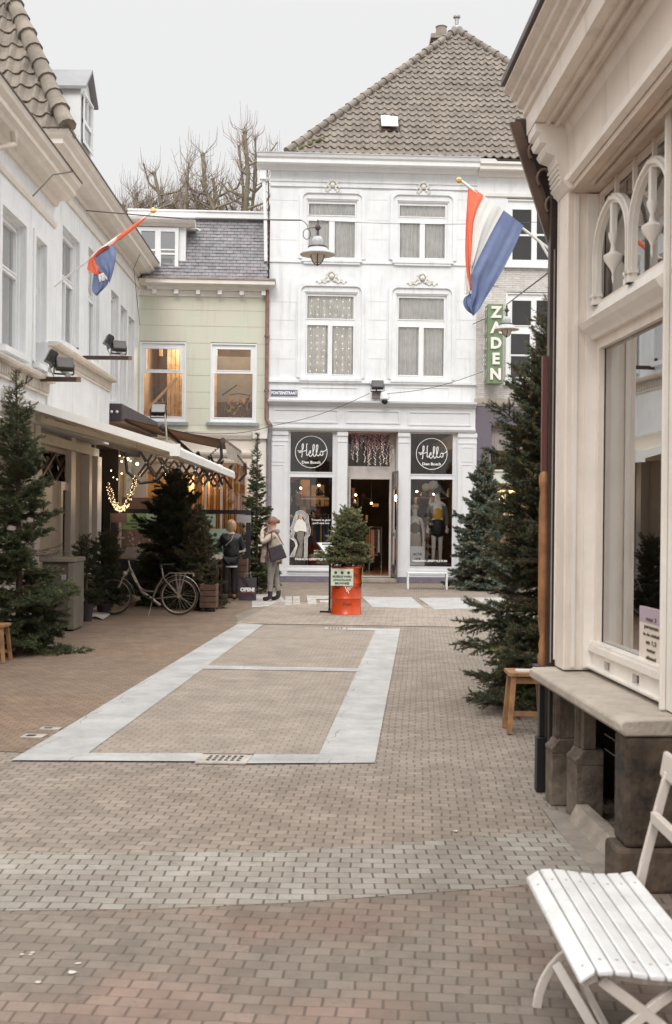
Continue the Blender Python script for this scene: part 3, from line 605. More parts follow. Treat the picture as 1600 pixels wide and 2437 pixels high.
def smoothpath(p, n=4):
    o = []
    for i in range(len(p) - 1):
        a, b, c, d = p[max(i - 1, 0)], p[i], p[i + 1], p[min(i + 2, len(p) - 1)]
        for k in range(n):
            t = k / n; o.append(tuple(.5 * (2 * b[q] + (c[q] - a[q]) * t + (2 * a[q] - 5 * b[q] + 4 * c[q] - d[q]) * t * t + (3 * b[q] - a[q] - 3 * c[q] + d[q]) * t ** 3) for q in (0, 1)))
    return o + [p[-1]]
def ribbon(mb, path, w, d0, d1, closed=False):
    n = len(path); L = []; Rr = []
    for i, p in enumerate(path):
        a = path[(i - 1) % n] if closed else path[max(i - 1, 0)]; b = path[(i + 1) % n] if closed else path[min(i + 1, n - 1)]
        tx, ty = b[0] - a[0], b[1] - a[1]; l = math.hypot(tx, ty) or 1; nx, ny = -ty / l * w / 2, tx / l * w / 2
        L.append((p[0] + nx, p[1] + ny)); Rr.append((p[0] - nx, p[1] - ny))
    for i in range(n if closed else n - 1):
        k = (i + 1) % n; mb.plate([L[i], L[k], Rr[k], Rr[i]], d0, d1)
for (cx, cy, rr), pn in (((338, 490, 105), WL), ((1138, 503, 103), WR)):
    ca, cz = o6(cx, cy, -.07); r = rr / 2.791 / F_PX * 32.3; t = MB(F)
    ribbon(t, [(ca + r * math.cos(k * math.pi / 30), cz + r * math.sin(k * math.pi / 30)) for k in range(60)], .014, -.074, -.062, True)
    for s in HELLO: ribbon(t, [(ca + x * r, cz + .06 * r + y * r) for x, y in smoothpath(s)], .019, -.0745, -.0635)
    t.text('Den Bosch', .105, ca, cz - r * .66, -.074, .01, sx=1.12, bold=.002)
    tag(t.build('window_lettering', LET, smooth=False), 'white circle reading Hello Den Bosch on the %s shop window' % ('left' if pn is WL else 'right'), 'window lettering')
t = MB(F); t.text('FASHION LIFESTYLE FUN', .078, (WL[1][0] + WL[1][1]) / 2 + .06, WL[1][2] + .17, -.074, .01, sx=1.1, bold=.002)
tag(t.build('window_lettering', LET, smooth=False), 'white words FASHION LIFESTYLE FUN low on the left shop window', 'window lettering')
t = MB(F); t.text('FASHION LIFESTYLE FUN', .078, (WR[1][0] + WR[1][1]) / 2 - .02, WR[1][2] + .15, -.074, .01, sx=1.1, bold=.002)
tag(t.build('window_lettering', LET, smooth=False), 'white words FASHION LIFESTYLE FUN low on the right shop window', 'window lettering')
ca, cz = o6(402, 952, -.07); t = MB(F); t.text('Trousers so good', .072, ca, cz + .04, -.074, .01, bold=.001); t.text("-you'll want two.", .072, ca, cz - .045, -.074, .01, bold=.001)
ca, cz = o6(382, 1155, -.07); t.text('Buy mode met', .035, ca, cz + .04, -.074, .01, bold=.002); t.text('een formule pet', .035, ca, cz - .03, -.074, .01, bold=.002)
tag(t.build('window_lettering', LET, smooth=False), 'white slogan about trousers beside the figure sticker on the left shop window', 'window lettering')
# figure sticker with three outlines (a flat decal of a woman in grey trousers)
OUT = [(235, 1190), (262, 1120), (275, 1080), (255, 1030), (225, 985), (228, 960), (215, 940), (225, 915), (240, 890), (258, 870), (262, 840), (250, 890), (246, 905), (262, 886), (278, 882), (300, 895), (315, 920), (318, 940), (322, 970), (330, 1010), (320, 1040), (312, 1060), (305, 1190)]
fig = MB(F); dec = thing('window_sticker', 'sticker of a woman in grey trousers ringed by wavy white lines', 'window sticker', F((1.0, -.07, .6)), math.atan(.047))
q4 = lambda x, y: F.az(690 + x / 12.527, 1160 + y / 12.527, -.07)
for pl, mt, nm in (([(230, 960), (300, 930), (370, 940), (450, 1040), (500, 1200), (505, 1330), (430, 1310), (300, 1290), (180, 1330), (110, 1240), (170, 1100)], 0, 'blouse'),
                   ([(210, 1320), (430, 1310), (420, 1500), (380, 1650), (380, 1900), (360, 2090), (170, 2090), (250, 1850), (300, 1700), (220, 1500)], 1, 'trousers'),
                   ([(270, 840), (330, 800), (370, 840), (375, 930), (330, 970), (280, 940), (262, 890)], 2, 'face')):
    b = MB(F); b.plate([q4(*c) for c in pl], -.0745, -.066)
    b.build(nm, [M('sticker_white', (.75, .72, .66)), M('sticker_grey', (.20, .175, .155), .7, .3, 8), M('sticker_skin', (.5, .33, .24))][mt], dec, smooth=False)
BO = [(0, 2080), (160, 1780), (180, 1750), (130, 1600), (0, 1500), (10, 1400), (60, 1300), (0, 1230), (60, 1130), (130, 900), (170, 800), (210, 720), (350, 690), (420, 730), (520, 800), (560, 900), (565, 1040), (600, 1200), (610, 1300), (590, 1420), (530, 1500), (525, 1700), (515, 2090)]
cx_, cy_ = 300, 1400
for k in range(4):
    f = 1 - .13 * k; b = MB(F); P_ = []
    for x, y in BO:
        P_.append(q4(cx_ + (x - cx_) * f + (0 if x > cx_ else 0), y + (35 * k if y < 1000 else 0)))
    ribbon(b, smoothpath(P_, 3), .011, -.0745, -.065); b.build('outline', LET, dec, smooth=False)
# hanging wisteria in the fanlight
ws = MB(F); rn = random.Random(12); WM = [M('wisteria_pink', (.45, .22, .25), .8, .3), M('wisteria_white', (.62, .55, .48), .8, .2)]
for k in range(30):
    a = dA0 + .08 + rn.random() * (dA1 - dA0 - .2); L = rn.uniform(.25, .95); d = rn.uniform(-.42, -.12); top_ = zt - .05
    n = int(L / .035)
    for i in range(n):
        ws.m = 0 if i / n < rn.uniform(.3, .7) else 1; w = .045 * (1 - .5 * i / n); x = a + rn.uniform(-w, w); z = top_ - i * .035; s = rn.uniform(.014, .026)
        ws.add([(x - s, d + rn.uniform(-s, s), z), (x, d - s, z + s * .8), (x + s, d + rn.uniform(-s, s), z), (x, d + s, z - s)], [(0, 1, 2, 3)])
tag(ws.build('hanging_flowers', WM, smooth=False), 'strings of pink and white silk wisteria hanging above the shop door', 'hanging flowers', kind='stuff')
# ================================================================ green house
gh = thing('green_house', 'pale green house with slate mansard roof, white dormer and two lit windows', 'house', F((-3, 0, 0)), math.atan(.047))
A0, A1 = AG0 + .0, -.003
o4 = lambda x, y, d=0: F.az(*z4(x, y), d)
GW = [((135, 1370, 585, 2148), [(200, 1435, 528, 1638), (172, 1670, 548, 2095)]), ((825, 1385, 1275, 2155), [(887, 1442, 1218, 1645), (862, 1678, 1235, 2107)])]
gh_h = [FR(z4, w[0]) for w in GW]
zgf = F.az(450, 1045)[1]; zgt = o4(700, 905)[1]; zE2 = o4(700, 745, .4)[1]; zE1 = o4(700, 850, .3)[1]
b = MB(F); b.wall(A0, A1, zgf, zE1 + .1, gh_h, 0, .2); b.box(A0, A1, -8, -7.9, 0, zE2); b.build('wall', GREEN, gh, smooth=False)
for i, (o, ps) in enumerate(GW):
    w = window(F, gh, gh_h[i], [FR(z4, p) for p in ps], -.03, seed=20 + i)
    s = MB(F); q = gh_h[i]; s.box(q[0] - .1, q[1] + .08, -.02, .12, q[2] - .10, q[2] - .01); s.build('window_sill', SILLG, gh, smooth=False, bevel=.008)
    s = MB(F); s.box(q[0], q[1], .001, .015, q[3] + .005, q[3] + .02); s.build('lintel', DWOOD, gh, smooth=False)
rm = room(gh, F, A0 + .15, A1 - .15, -.25, -4.5, 4.1, 7.6, M('warm_timber_wall', (.56, .42, .29), .7, .25, 2), FLOORW, M('warm_ceiling', (.55, .42, .32), .8), name='upstairs_room')
b = MB(F)      # stair rail, balusters, boards in the left window; beams, plants in the right window
l = FR(z4, (172, 1670, 548, 2095)); W_, H_ = l[1] - l[0], l[3] - l[2]
b.bar((l[0] - .1, -.7, l[2] + .1), (l[0] + W_ * .8, -.7, l[2] + H_ * .95), .05, .07)
for k in range(7):
    a = l[0] + W_ * (.04 + .13 * k); b.bar((a, -.7, l[2] - .2), (a, -.7, l[2] + .12 + H_ * .9 * (.04 + .13 * k)), .016)
b.build('stair_rail', M('stair_timber', (.66, .42, .2), .5, .2), rm, smooth=False)
b = MB(F)
for k in range(12): b.box(l[0] + .45 + k * .12, l[0] + .45 + k * .12 + .108, -1.9, -1.86, 4.2, 7.0)
b.box(l[0] + .25, l[0] + .35, -1.6, -1.5, 6.3, 7.5)
b.build('boarding', M('warm_boards', (.50, .33, .18), .6, .3, 5), rm, smooth=False)
b = MB(F); b.box(l[0] + .12, l[0] + .42, -1.5, -1.48, l[2] + .55, l[2] + .95); b.box(l[0] + .14, l[0] + .44, -1.5, -1.48, l[2] - .1, l[2] + .35); b.build('picture', DARKIN, rm, smooth=False)
r_ = FR(z4, (862, 1678, 1235, 2107)); W_, H_ = r_[1] - r_[0], r_[3] - r_[2]
b = MB(F); b.box(r_[0] - .3, r_[1] + .3, -2.6, -2.55, r_[2] + H_ * .55, r_[3] + .8); b.build('grey_ceiling_slope', M('grey_board', (.3, .28, .26), .8), rm, smooth=False)
b = MB(F); b.bar((r_[0] + .15, -1.2, r_[2] + H_ * .6), (r_[0] + W_ * .55, -1.2, r_[2] + H_ * .85), .03); b.tube([(r_[0] + W_ * .35 + .55 * W_ * k / 8, -.9, r_[2] + H_ * (.58 + .04 * math.sin(k * .4))) for k in range(9)], .012, 5)
b.build('lamp_arm', BLACK, rm, smooth=False)
b = MB(F); rn = random.Random(3)
for k in range(60):
    a = r_[0] + W_ * rn.uniform(.25, .95); z = r_[2] + H_ * rn.uniform(-.05, .45); b.m = rn.choice([0, 0, 1, 2])
    b.tube([(a, -.8, z), (a + rn.uniform(-.12, .12), -.8 + rn.uniform(-.1, .1), z + rn.uniform(.05, .22))], [.03, .006], 5)
b.build('dried_plants', [M('dried_brown', (.10, .05, .03), .9, .3), M('dried_green', (.10, .11, .05), .9, .3), M('dried_gold', (.6, .36, .12), .8, .3)], rm)
lamp('room_light', F((A0 + 1.2, -1.3, 6.6)), 62, (1, .80, .56), .3); lamp('room_light', F((A1 - 1.3, -1.2, 6.6)), 58, (1, .80, .56), .3)
j = MB(F)
for y in (1050, 1205, 1372, 1535, 1695, 1858, 2018, 2180):
    for x0, x1 in ((100, 130), (590, 820), (1280, 1365)) if y > 1372 else ((120, 1368),):
        a0, zz = o4(x0, y); a1, z1_ = o4(x1, y + (x1 - x0) * .012); j.box(a0, a1, .001, .004, zz, zz + .012)
j.build('plaster_joint', M('pinkish_joint', (.46, .42, .37), .8), gh, smooth=False)
c = MB(F); ae = F.az(655, 665, .4)[0]
c.prof([(.001, zE1), (.10, zE1), (.14, zE1 + .09), (.30, zE1 + .12), (.40, zE2 - .14), (.40, zE2 - .03), (.001, zE2 - .03)], A0 + .3, A1 - .002)
c.prof([(.11, zE1 + .1), (.30, zE1 + .12), (.40, zE2 - .14), (.40, zE2 - .03), (.11, zE2 - .03)], A1, ae)
c.prof([(.001, zgt - .06), (.04, zgt - .06), (.04, zE1 - .003), (.001, zE1 - .003)], A0 + .05, A1 - .002)
cn = sub(c.build('cornice', M('cream_white', (.74, .70, .64), .45, .06, 3), gh, smooth=False))
c = MB(F)
for k in range(6):
    a = o4(285 + k * 212, 840)[0]; c.box(a - .06, a + .06, .041, .2, zE1 - .12, zE1 - .001)
c.build('modillion', WHITE2, cn, smooth=False, bevel=.01)
c = MB(F); c.box(A0 + .3, ae + .02, -.1, .43, zE2 - .027, zE2 + .02); c.build('gutter', M('rusty_gutter', (.33, .27, .23), .7, .3, 8), cn, smooth=False)
# slate mansard
SL_ = brickmat('slate', (.23, .215, .225), (.17, .16, .17), (.035, .028, .03), .36, .175, .010, vert=True, bump=.9, patch=(1.1, .9, 1.0), pscale=.7)
zR = F.az(500, 520, -.55)[1]; b = MB(F)
nrow = 19; hh = (zR - zE2) / nrow; rn = random.Random(6)
for k in range(nrow):
    dz = lambda z: .30 - (z - zE2) / (zR - zE2) * .85
    z0 = zE2 + k * hh; n = 18; aw = (A1 - .05 - (A0 + .2)) / n
    for i in range(n + 1):
        a0 = A0 + .2 + (i - .5 * (k % 2)) * aw; a1 = min(a0 + aw - .008, A1 - .04); a0 = max(a0, A0 + .2)
        if a1 - a0 < .02: continue
        o_ = rn.uniform(0, .012); b.m = rn.choice([0, 0, 1, 2])
        b.add([(a0, dz(z0) + .022 + o_, z0), (a1, dz(z0) + .022 + o_, z0), (a1, dz(z0 + hh) + .004, z0 + hh + .01), (a0, dz(z0 + hh) + .004, z0 + hh + .01), (a0, dz(z0), z0), (a1, dz(z0), z0)], [(0, 1, 2, 3), (4, 5, 1, 0)])
b.m = 3; b.add([(A0, .28, zE2), (A1, .28, zE2), (A1, -.57, zR), (A0, -.57, zR), (A1, -7, zR), (A0, -7, zR)], [(0, 1, 2, 3), (3, 2, 4, 5)])
rf = sub(b.build('roof', [M('slate_a', (.22, .215, .225), .55, .25, 5, .2), M('slate_b', (.25, .225, .24), .55, .25, 5, .2), M('slate_c', (.19, .18, .195), .5, .25, 5, .2), DARK], gh, smooth=False))
b = MB(F); zf = F.az(500, 505, -.4)[1]; b.box(A0 - .3, A1 - .01, -.75, -.38, zR - .02, zf); b.box(A0 - .3, A1 - .01, -.8, -.34, zf + .001, zf + .04); b.build('roof_fascia', WHITE2, rf, smooth=False)
# dormer
dm = sub(MB(F).box(o4(100, 400, .15)[0], o4(582, 400, .15)[0], -1.0, .08, zE2 + .04, o4(300, 245, .1)[1]).build('dormer', WHITE2, gh, smooth=False))
DP = [FR(z4, (150, 285, 285, 462), .15), FR(z4, (150, 480, 285, 655), .15), FR(z4, (340, 292, 480, 462), .15), FR(z4, (342, 475, 478, 500), .15), FR(z4, (342, 518, 476, 645), .15)]
q = (o4(105, 400, .15)[0], o4(515, 400, .15)[0], o4(300, 690, .15)[1], o4(300, 250, .15)[1])
b = MB(F).wall(*q, DP, .16, .06); b.box(q[0] + .0, q[1], .162, .2, q[2], q[2] + .07); b.build('dormer_frame', WHITE2, dm, smooth=False)
b = MB(F)
for p in DP: b.add([(p[0], .11, p[2]), (p[1], .11, p[2]), (p[1], .11, p[3]), (p[0], .11, p[3])], [(0, 1, 2, 3)])
b.build('pane', GLASSD, dm, smooth=False)
b = MB(F); b.add([(q[0], .09, q[2]), (q[1], .09, q[2]), (q[1], .09, q[3]), (q[0], .09, q[3])], [(0, 1, 2, 3)]); b.build('interior', DARKIN, dm, smooth=False)
zt_ = o4(400, 240, .2)[1]; zt2 = o4(400, 165, .35)[1]
b = MB(F); a0, a1 = q[0] - .25, o4(590, 300, .2)[0] + .03
b.prof([(-1.1, zt_), (.18, zt_), (.22, zt_ + .06), (.3, zt_ + .08), (.36, zt2 - .02), (.38, zt2 + .05), (-1.1, zt2 + .05)], a0, a1 + .02)
b.prof([(.18, zt_), (.3, zt_ + .08), (.36, zt2 - .02), (.38, zt2 + .05), (-.6, zt2 + .05), (-.6, zt_)], a1 + .023, a1 + .2); b.build('dormer_cornice', M('dormer_trim', (.72, .68, .63), .5, .08), dm, smooth=False)
b = MB(); b.tube([fp(455, 546, .2), fp(470, 545, .3), fp(478, 550, .35)], .03, 8); b.build('spout', METAL, dm)
# ground floor of the green house
z5r = lambda x, y: (400 + x / 5.582, 960 + y / 5.582)
o5r = lambda x, y, d=0: F.az(*z5r(x, y), d)
zw = F.az(520, 1098)[1]; wa0, wa1 = A0 + .3, F.az(588, 1150)[0]
b = MB(F); b.wall(A0, A1, 0, zgf, [(wa0, wa1, .95, zw)], .01, .2); b.build('ground_floor_wall', CREAM, gh, smooth=False)
b = MB(F); z_ = F.az(560, 1037)[1]; b.prof([(.011, z_ - .1), (.06, z_ - .1), (.12, z_), (.14, z_ + .1), (.011, z_ + .1)], A0 + .1, A1 - .42); b.box(A1 - .41, A1 - .01, .011, .2, z_ - .08, z_ + .12); b.box(A1 - .38, A1 - .04, .011, .1, .1, z_ - .082)
z2_ = F.az(560, 1083)[1]; b.prof([(.011, z2_ - .06), (.05, z2_ - .06), (.1, z2_), (.12, z2_ + .06), (.011, z2_ + .06)], A0 + .1, A1 - .42); b.build('shop_cornice', M('cream_trim', (.72, .68, .63), .45, .08), gh, smooth=False)
SH = [(wa0 + .05, wa0 + 1.6, 1.0, zw - .3), (wa0 + 1.66, wa1 - .72, 1.0, zw - .3), (wa1 - .66, wa1 - .05, 1.0, zw - .06)]
w = window(F, gh, (wa0, wa1, .95, zw), SH, -.05, name='shop_window', fm=M('shop_frame', (.62, .5, .4), .5))
rm2 = room(gh, F, A0 + .1, A1 - .1, -.22, -3.4, .1, zgf - .1, M('cafe_wall', (.62, .42, .22), .7, .2, 3), FLOORW, M('cafe_ceiling', (.5, .35, .2), .8), name='cafe_interior')
b = MB(F)
for k in range(24):
    a = wa1 - .05 - k * .055; b.m = 0 if k % 3 else 1; b.box(a - .03, a, -.5 - .02 * (k % 2), -.46, 1.0, zw - .1)
for k in range(30):
    a = wa1 - 1.5 - k * .05; b.m = 2; b.box(a - .042, a, -.9, -.88, 1.0, zw - .35)
b.build('timber_slats', [M('slat_brown', (.16, .07, .025), .5, .3), M('slat_orange', (.62, .32, .1), .5, .3), M('slat_bamboo', (.60, .40, .19), .6, .25, 8)], rm2, smooth=False)
lamp('cafe_light', F((A0 + 1.6, -.8, 2.7)), 42, (1, .74, .46), .2); lamp('cafe_light', F((A1 - 1.6, -.28, 2.75)), 14, (1, .74, .46), .15)
# ================================================================ brick house with green sign
bh = thing('brick_house', 'white painted brick house with purple stone shopfront, right of the white house', 'house', F((8, 0, 0)), math.atan(.047))
B0, B1 = AW1 + .003, AW1 + 6.5
BW = [((615, 300, 1145, 900), [(675, 390, 855, 622), (675, 640, 855, 865), (905, 390, 1085, 622), (905, 640, 1085, 865)]),
      ((610, 1180, 1150, 2010), [(672, 1250, 852, 1482), (902, 1250, 1085, 1482), (660, 1565, 840, 1758), (660, 1775, 840, 1972), (893, 1565, 1075, 1758), (893, 1775, 1075, 1972)])]
bhh = [FR(z7, w[0]) for w in BW]
zb = F.az(1200, 965)[1]; bcor = F.az(1200, 392)[1]
PBR = brickmat('painted_brick', (.66, .64, .62), (.58, .555, .53), (.50, .47, .45), .21, .062, .006, vert=True, bump=.9)
zpl = F.az(1200, 620)[1]
b = MB(F); b.wall(B0, B1, zb, zpl, bhh, 0, .2); bw = b.build('wall', PBR, bh, smooth=False)
b = MB(F); b.wall(B0, B1, zpl + .001, eave - .1, bhh, .012, .2); b.build('plaster_wall', WHITE, bh, smooth=False)
b = MB(F); b.box(B0 - .0, B1, -9, -8.9, 0, eave); b.box(B1 - .2, B1, -8.8, -.3, 0, eave); b.build('rear_wall', WHITE, bh, smooth=False)
for i, (o, ps) in enumerate(BW):
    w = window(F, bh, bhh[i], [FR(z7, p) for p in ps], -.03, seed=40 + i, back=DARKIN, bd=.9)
    q = bhh[i]; s = MB(F); s.box(q[0] - .06, q[1] + .06, -.02, .1, q[2] - .14, q[2] - .01); s.build('window_sill', WHITE2, bh, smooth=False)
    s = MB(F); s.box(q[0] + .01, q[1], .02, .03, q[3] + .003, q[3] + .02); s.build('lintel', DWOOD, bh, smooth=False)
c = MB(F); e2 = eave - .07; c.prof([(.013, s0 - .1), (.08, s0 - .1), (.12, s0 + .03), (.34, fb - .06), (.38, fb - .04), (.38, e2 - .1), (.44, e2 - .06), (.44, e2), (.013, e2)], ar + .004, B1)
c.box(B0, B1, .013, .06, fz1 - .15, fz1 - .06); c.build('cornice', M('cream_cornice', (.74, .71, .66), .5, .06), bh, smooth=False)
GRN = M('purple_granite', (.17, .145, .175), .45, .3, 90, detail=2, col2=(.10, .085, .11))
ga0 = F.az(1168, 1100)[0]; zg1 = F.az(1200, 1012)[1]; zcap = F.az(1200, 950)[1]
b = MB(F); b.wall(B0, B1, 0, zb - .03, [(ga0, B1 - .5, .5, zg1)], .03, .25); b.build('granite_front', GRN, bh, smooth=False)
b = MB(F); b.prof([(.001, zb - .028), (.05, zb - .028), (.10, zb + .05), (.14, zcap), (.001, zcap)], B0 - .03, B1); b.build('shop_cornice', M('stone_trim', (.5, .45, .4), .7, .1), bh, smooth=False)
zz = lambda v: F.az(1200, v, -.15)[1]
b = MB(F); b.box(ga0, B1 - .5, -.2, -.15, zz(1150), zz(1119)); b.box(ga0, B1 - .5, -.15, -.1, zz(1122), zz(1118)); b.build('fascia_board', M('pale_fascia', (.62, .64, .57), .5, .05), bh, smooth=False)
b = MB(F)
for k in range(60): b.box(ga0 + k * .07, ga0 + k * .07 + .062, -.22 - .01 * (k % 2), -.2, zz(1072), zz(1014))
b.build('slat_blind', M('blind', (.32, .28, .27), .6, .2), bh, smooth=False)
rm3 = room(bh, F, B0 + .1, B1 - .2, -.25, -3.5, .1, zb - .2, M('flower_shop_wall', (.6, .40, .18), .7, .3, 3), FLOORW, DARKIN, name='shop_interior')
b = MB(F); b.box(ga0 + .02, B1 - .5, -1.2, -1.15, zz(1118), zz(1072)); b.build('dark_transom', DARK, rm3, smooth=False)
b = MB(F)
for k in range(5): b.frame(ga0 + .15 + k * .55, ga0 + .6 + k * .55, zz(1215) - .2, zz(1165), .05, -1.0, -.95)
b.build('picture_frame', M('frame_cream', (.7, .55, .32), .5), rm3, smooth=False)
b = MB(F); b.add([(ga0, -.12, .5), (B1 - .5, -.12, .5), (B1 - .5, -.12, zz(1151)), (ga0, -.12, zz(1151))], [(0, 1, 2, 3)]); b.build('pane', GLASS, bh, smooth=False)
lamp('flower_shop_light', F((ga0 + .9, -.7, zz(1160))), 45, (1, .68, .34), .1)
bulb(F((ga0 + .42, -.6, zz(1185))), .07, .25, 'glowing bulb in the shop behind the two spruces', grp='bulbs in the brick house shop', e=0)
# green vertical sign
q0, zA = F.az(*z7(445, 1280), .6); q1, zB = F.az(*z7(580, 2035), .6)
sg = thing('shop_sign', 'tall green sign with white capital letters reading ZADEN on the brick house', 'sign', F(((q0 + q1) / 2, .3, zB)), math.atan(.047))
b = MB(F); b.box(q0, q1, .12, .6, zB, zA); b.build('board', M('sign_green', (.17, .235, .13), .45, .12, 5), sg, smooth=False, bevel=.01)
hs_ = (zA - zB) / 5.15
for k, ch_ in enumerate('ZADEN'):
    b = MB(F); b.text(ch_, hs_ * .98, (q0 + q1) / 2 + .01, zA - hs_ * (.58 + k), .605, .05, sx=.98, bold=.016); b.build('letter', M('letter_white', (.78, .76, .68), .5, .05), sg, smooth=False)
sd = Face(*F((q0, .12, 0)).xy, *(F.n * -1).xy, 1)
for k, ch_ in enumerate('ZADEN'):
    b = MB(lambda p: F((q0 - p[1], .36 - p[0], p[2]))); b.text(ch_, hs_ * .98, 0, zA - hs_ * (.58 + k), .005, .06, sx=.98, bold=.012); b.build('letter', M('letter_side', (.78, .76, .68), .5, .05), sg, smooth=False)
b = MB(F); b.bar((q0 + .1, .0, zA - .2), (q0 + .1, .13, zA - .2), .04); b.bar((q0 + .1, .0, zB + .2), (q0 + .1, .13, zB + .2), .04); b.build('bracket', METAL, sg, smooth=False)
# wall anchors, vent, street sign, floodlight, camera
def anchor(u, v, kind, label):
    a, z = F.az(u, v, .02); b = MB(F)
    if kind: b.box(a - .01, a + .01, .002, .02, z - .22, z + .22); b.box(a - .16, a + .16, .021, .035, z + .10, z + .125)
    else: b.lathe(F((a, .03, z)), [(.001, -.05), (.05, -.05), (.075, -.02), (.075, .02), (.05, .05), (.001, .05)], 12)
    tag(b.build('wall_anchor' if kind else 'wall_vent', M('anchor', (.55, .52, .46), .6) if kind else DWOOD), label, 'wall anchor' if kind else 'vent')
anchor(1173, 688, 1, 'cream iron cross-shaped wall anchor above the green sign'); anchor(673, 673, 0, 'round dark vent cap on the white wall near the brown downpipe')
a0, z1 = F.az(644, 929, .02); a1, z0 = F.az(709, 942, .02); zc = (z0 + z1) / 2
sg = thing('street_sign', 'small blue enamel street name sign reading FONTEINSTRAAT', 'sign', F(((a0 + a1) / 2, .01, zc - .08)), math.atan(.047))
b = MB(F); b.box(a0, a1, .002, .02, zc - .095, zc + .095); b.build('plate', M('enamel_blue', (.09, .085, .16), .3), sg, smooth=False)
b = MB(F); b.text('FONTEINSTRAAT', .115, (a0 + a1) / 2, zc, .021, .005, sx=.78, bold=.004); b.frame(a0 + .006, a1 - .006, zc - .09, zc + .09, .006, .0205, .023); b.build('lettering', LET, sg, smooth=False)
LAMPG = M('lamp_lens', (.07, .065, .06), .15)
def flood(p, yaw, s, name, label, cat='floodlight', grp=None):
    t = thing(name, label, cat, p, yaw, grp); L = Local(p, yaw, Matrix.Rotation(R(-25), 4, 'X'))
    b = MB(L); b.box(-.17 * s, .17 * s, -.07 * s, .07 * s, -.12 * s, .12 * s); b.build('housing', M('flood_black', (.03, .026, .024), .4), t, smooth=False, bevel=.012)
    b = MB(L); b.box(-.15 * s, .15 * s, -.076 * s, -.071 * s, -.10 * s, .10 * s); b.build('lens', LAMPG, t, smooth=False)
    b = MB(L)
    for k in range(6): b.box(-.15 * s + .055 * k * s, -.145 * s + .055 * k * s, .071 * s, .1 * s, -.1 * s, .1 * s)
    b.build('fins', BLACK, t, smooth=False)
    b = MB(L); b.bar((-.19 * s, 0, 0), (-.19 * s, .1 * s, -.16 * s), .015, .03); b.bar((.19 * s, 0, 0), (.19 * s, .1 * s, -.16 * s), .015, .03); b.bar((-.19 * s, .1 * s, -.16 * s), (.19 * s, .1 * s, -.16 * s), .03, .015); b.build('yoke', BLACK, t, smooth=False)
    return t
flood(fp(899, 916, .32), .05, .95, 'floodlight', 'black square floodlight on the white wall above the dome camera')
b = MB(F); a, z = F.az(895, 940, .05); b.box(a - .12, a + .12, .08, .2, z - .12, z + .1); b.bar((a, .05, z), (a, .3, z + .2), .04)
tag(b.build('junction_box', M('box_grey', (.2, .18, .17), .5), smooth=False, bevel=.01), 'grey junction box under the floodlight', 'junction box')
p = fp(916, 945, .3); t = thing('security_camera', 'white dome security camera on the white wall beside the floodlight', 'camera', p)
b = MB(); b.lathe((p.x, p.y, p.z - .05), [(.03, .2), (.1, .19), (.13, .1), (.13, 0), (.1, -.03)][::-1], 16); b.bar(p + Vector((0, .3, .1)), p + Vector((0, 0, .1)), .06); b.build('housing', WHITE2, t)
b = MB(); b.ball((p.x, p.y, p.z - .12), .085, 14, 8); b.build('dome', M('dome_black', (.01, .01, .012), .1), t)
# ================================================================ left row
L = Face(-5.18, 0, -.007, 1); LN = Face(-4.86, 0, -.007, 1)
lh = thing('tall_left_house', 'taller white house on the left with tiled hip roof and white dormer', 'house', L((26, 0, 0)), math.pi / 2)
def zmean(face, *uv): return sum(face.az(*q)[1] for q in uv) / len(uv)
LW = []
for (u0, v0, u1, v1, vb, mid) in ((147, 536, 188, 571, 825, .62), (209, 588, 236, 609, 863, .6), (264, 685, 282, 707, 960, .6), (287, 720, 302, 742, 968, .6), (306, 747, 320, 766, 975, .6)):
    a0, a1 = L.az(u0, 800)[0], L.az(u1, 800)[0]; zt_ = zmean(L, (u0, v0), (u1, v1)); zb_ = L.az((u0 + u1) / 2, vb)[1]
    LW.append((a0, a1, zb_, zt_))
b = MB(L); b.wall(21.25, 31.84, 4.3, 8.2, LW, 0, .22); b.box(21.25, 31.84, -8, -7.9, 0, 8.2); b.box(21.25, 21.3, -7.8, -.005, 0, 8.4)
b.build('wall', WHITE, lh, smooth=False)
for i, q in enumerate(LW):
    a0, a1, z0, z1 = q; zm = z0 + (z1 - z0) * .58; am = (a0 + a1) / 2
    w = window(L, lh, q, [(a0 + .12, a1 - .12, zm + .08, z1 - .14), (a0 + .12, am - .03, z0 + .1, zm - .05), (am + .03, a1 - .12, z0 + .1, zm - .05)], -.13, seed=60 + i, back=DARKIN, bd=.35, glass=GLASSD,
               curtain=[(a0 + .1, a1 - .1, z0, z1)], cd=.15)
    s = MB(L); s.box(a0 - .05, a1 + .05, .001, .09, z0 - .1, z0 - .01); s.build('window_sill', WHITE2, lh, smooth=False)
CP = [(.001, 8.18), (.06, 8.18), (.09, 8.26), (.30, 8.27), (.38, 8.33), (.43, 8.36), (.43, 8.44), (.50, 8.50), (.55, 8.58), (.001, 8.58)]
c = MB(L); c.prof(CP, 21.25, 31.80, -1.0, 0); c.prof([(.001, 7.9), (.04, 7.9), (.06, 7.97), (.06, 8.02), (.001, 8.02)], 21.25, 31.84)
XL = L((21.25, 0, 0)).x
LE = Face(XL, 21.25, -1, 0, -1)
c.T = LE; c.prof(CP, .0, 6, -1.0, 0); c.box(-.0, 6, .001, .05, 7.86, 8.0)
cn = sub(c.build('cornice', M('eave_cream', (.74, .68, .61), .5, .05, stain=.2), lh, smooth=False))
c = MB(L); c.box(20.66, 31.80, .2, .572, 8.581, 8.60); c.T = LE; c.box(-.56, 6, .15, .572, 8.5815, 8.602); c.build('gutter_lip', DWOOD, cn, smooth=False)
b = MB(LE); b.box(1.02, 1.5, .003, .03, 7.55, 7.82); b.build('attic_window', DWOOD, lh, smooth=False)
k_ = 2.06; cl = 1 / math.sqrt(1 + k_ * k_); sl = k_ * cl
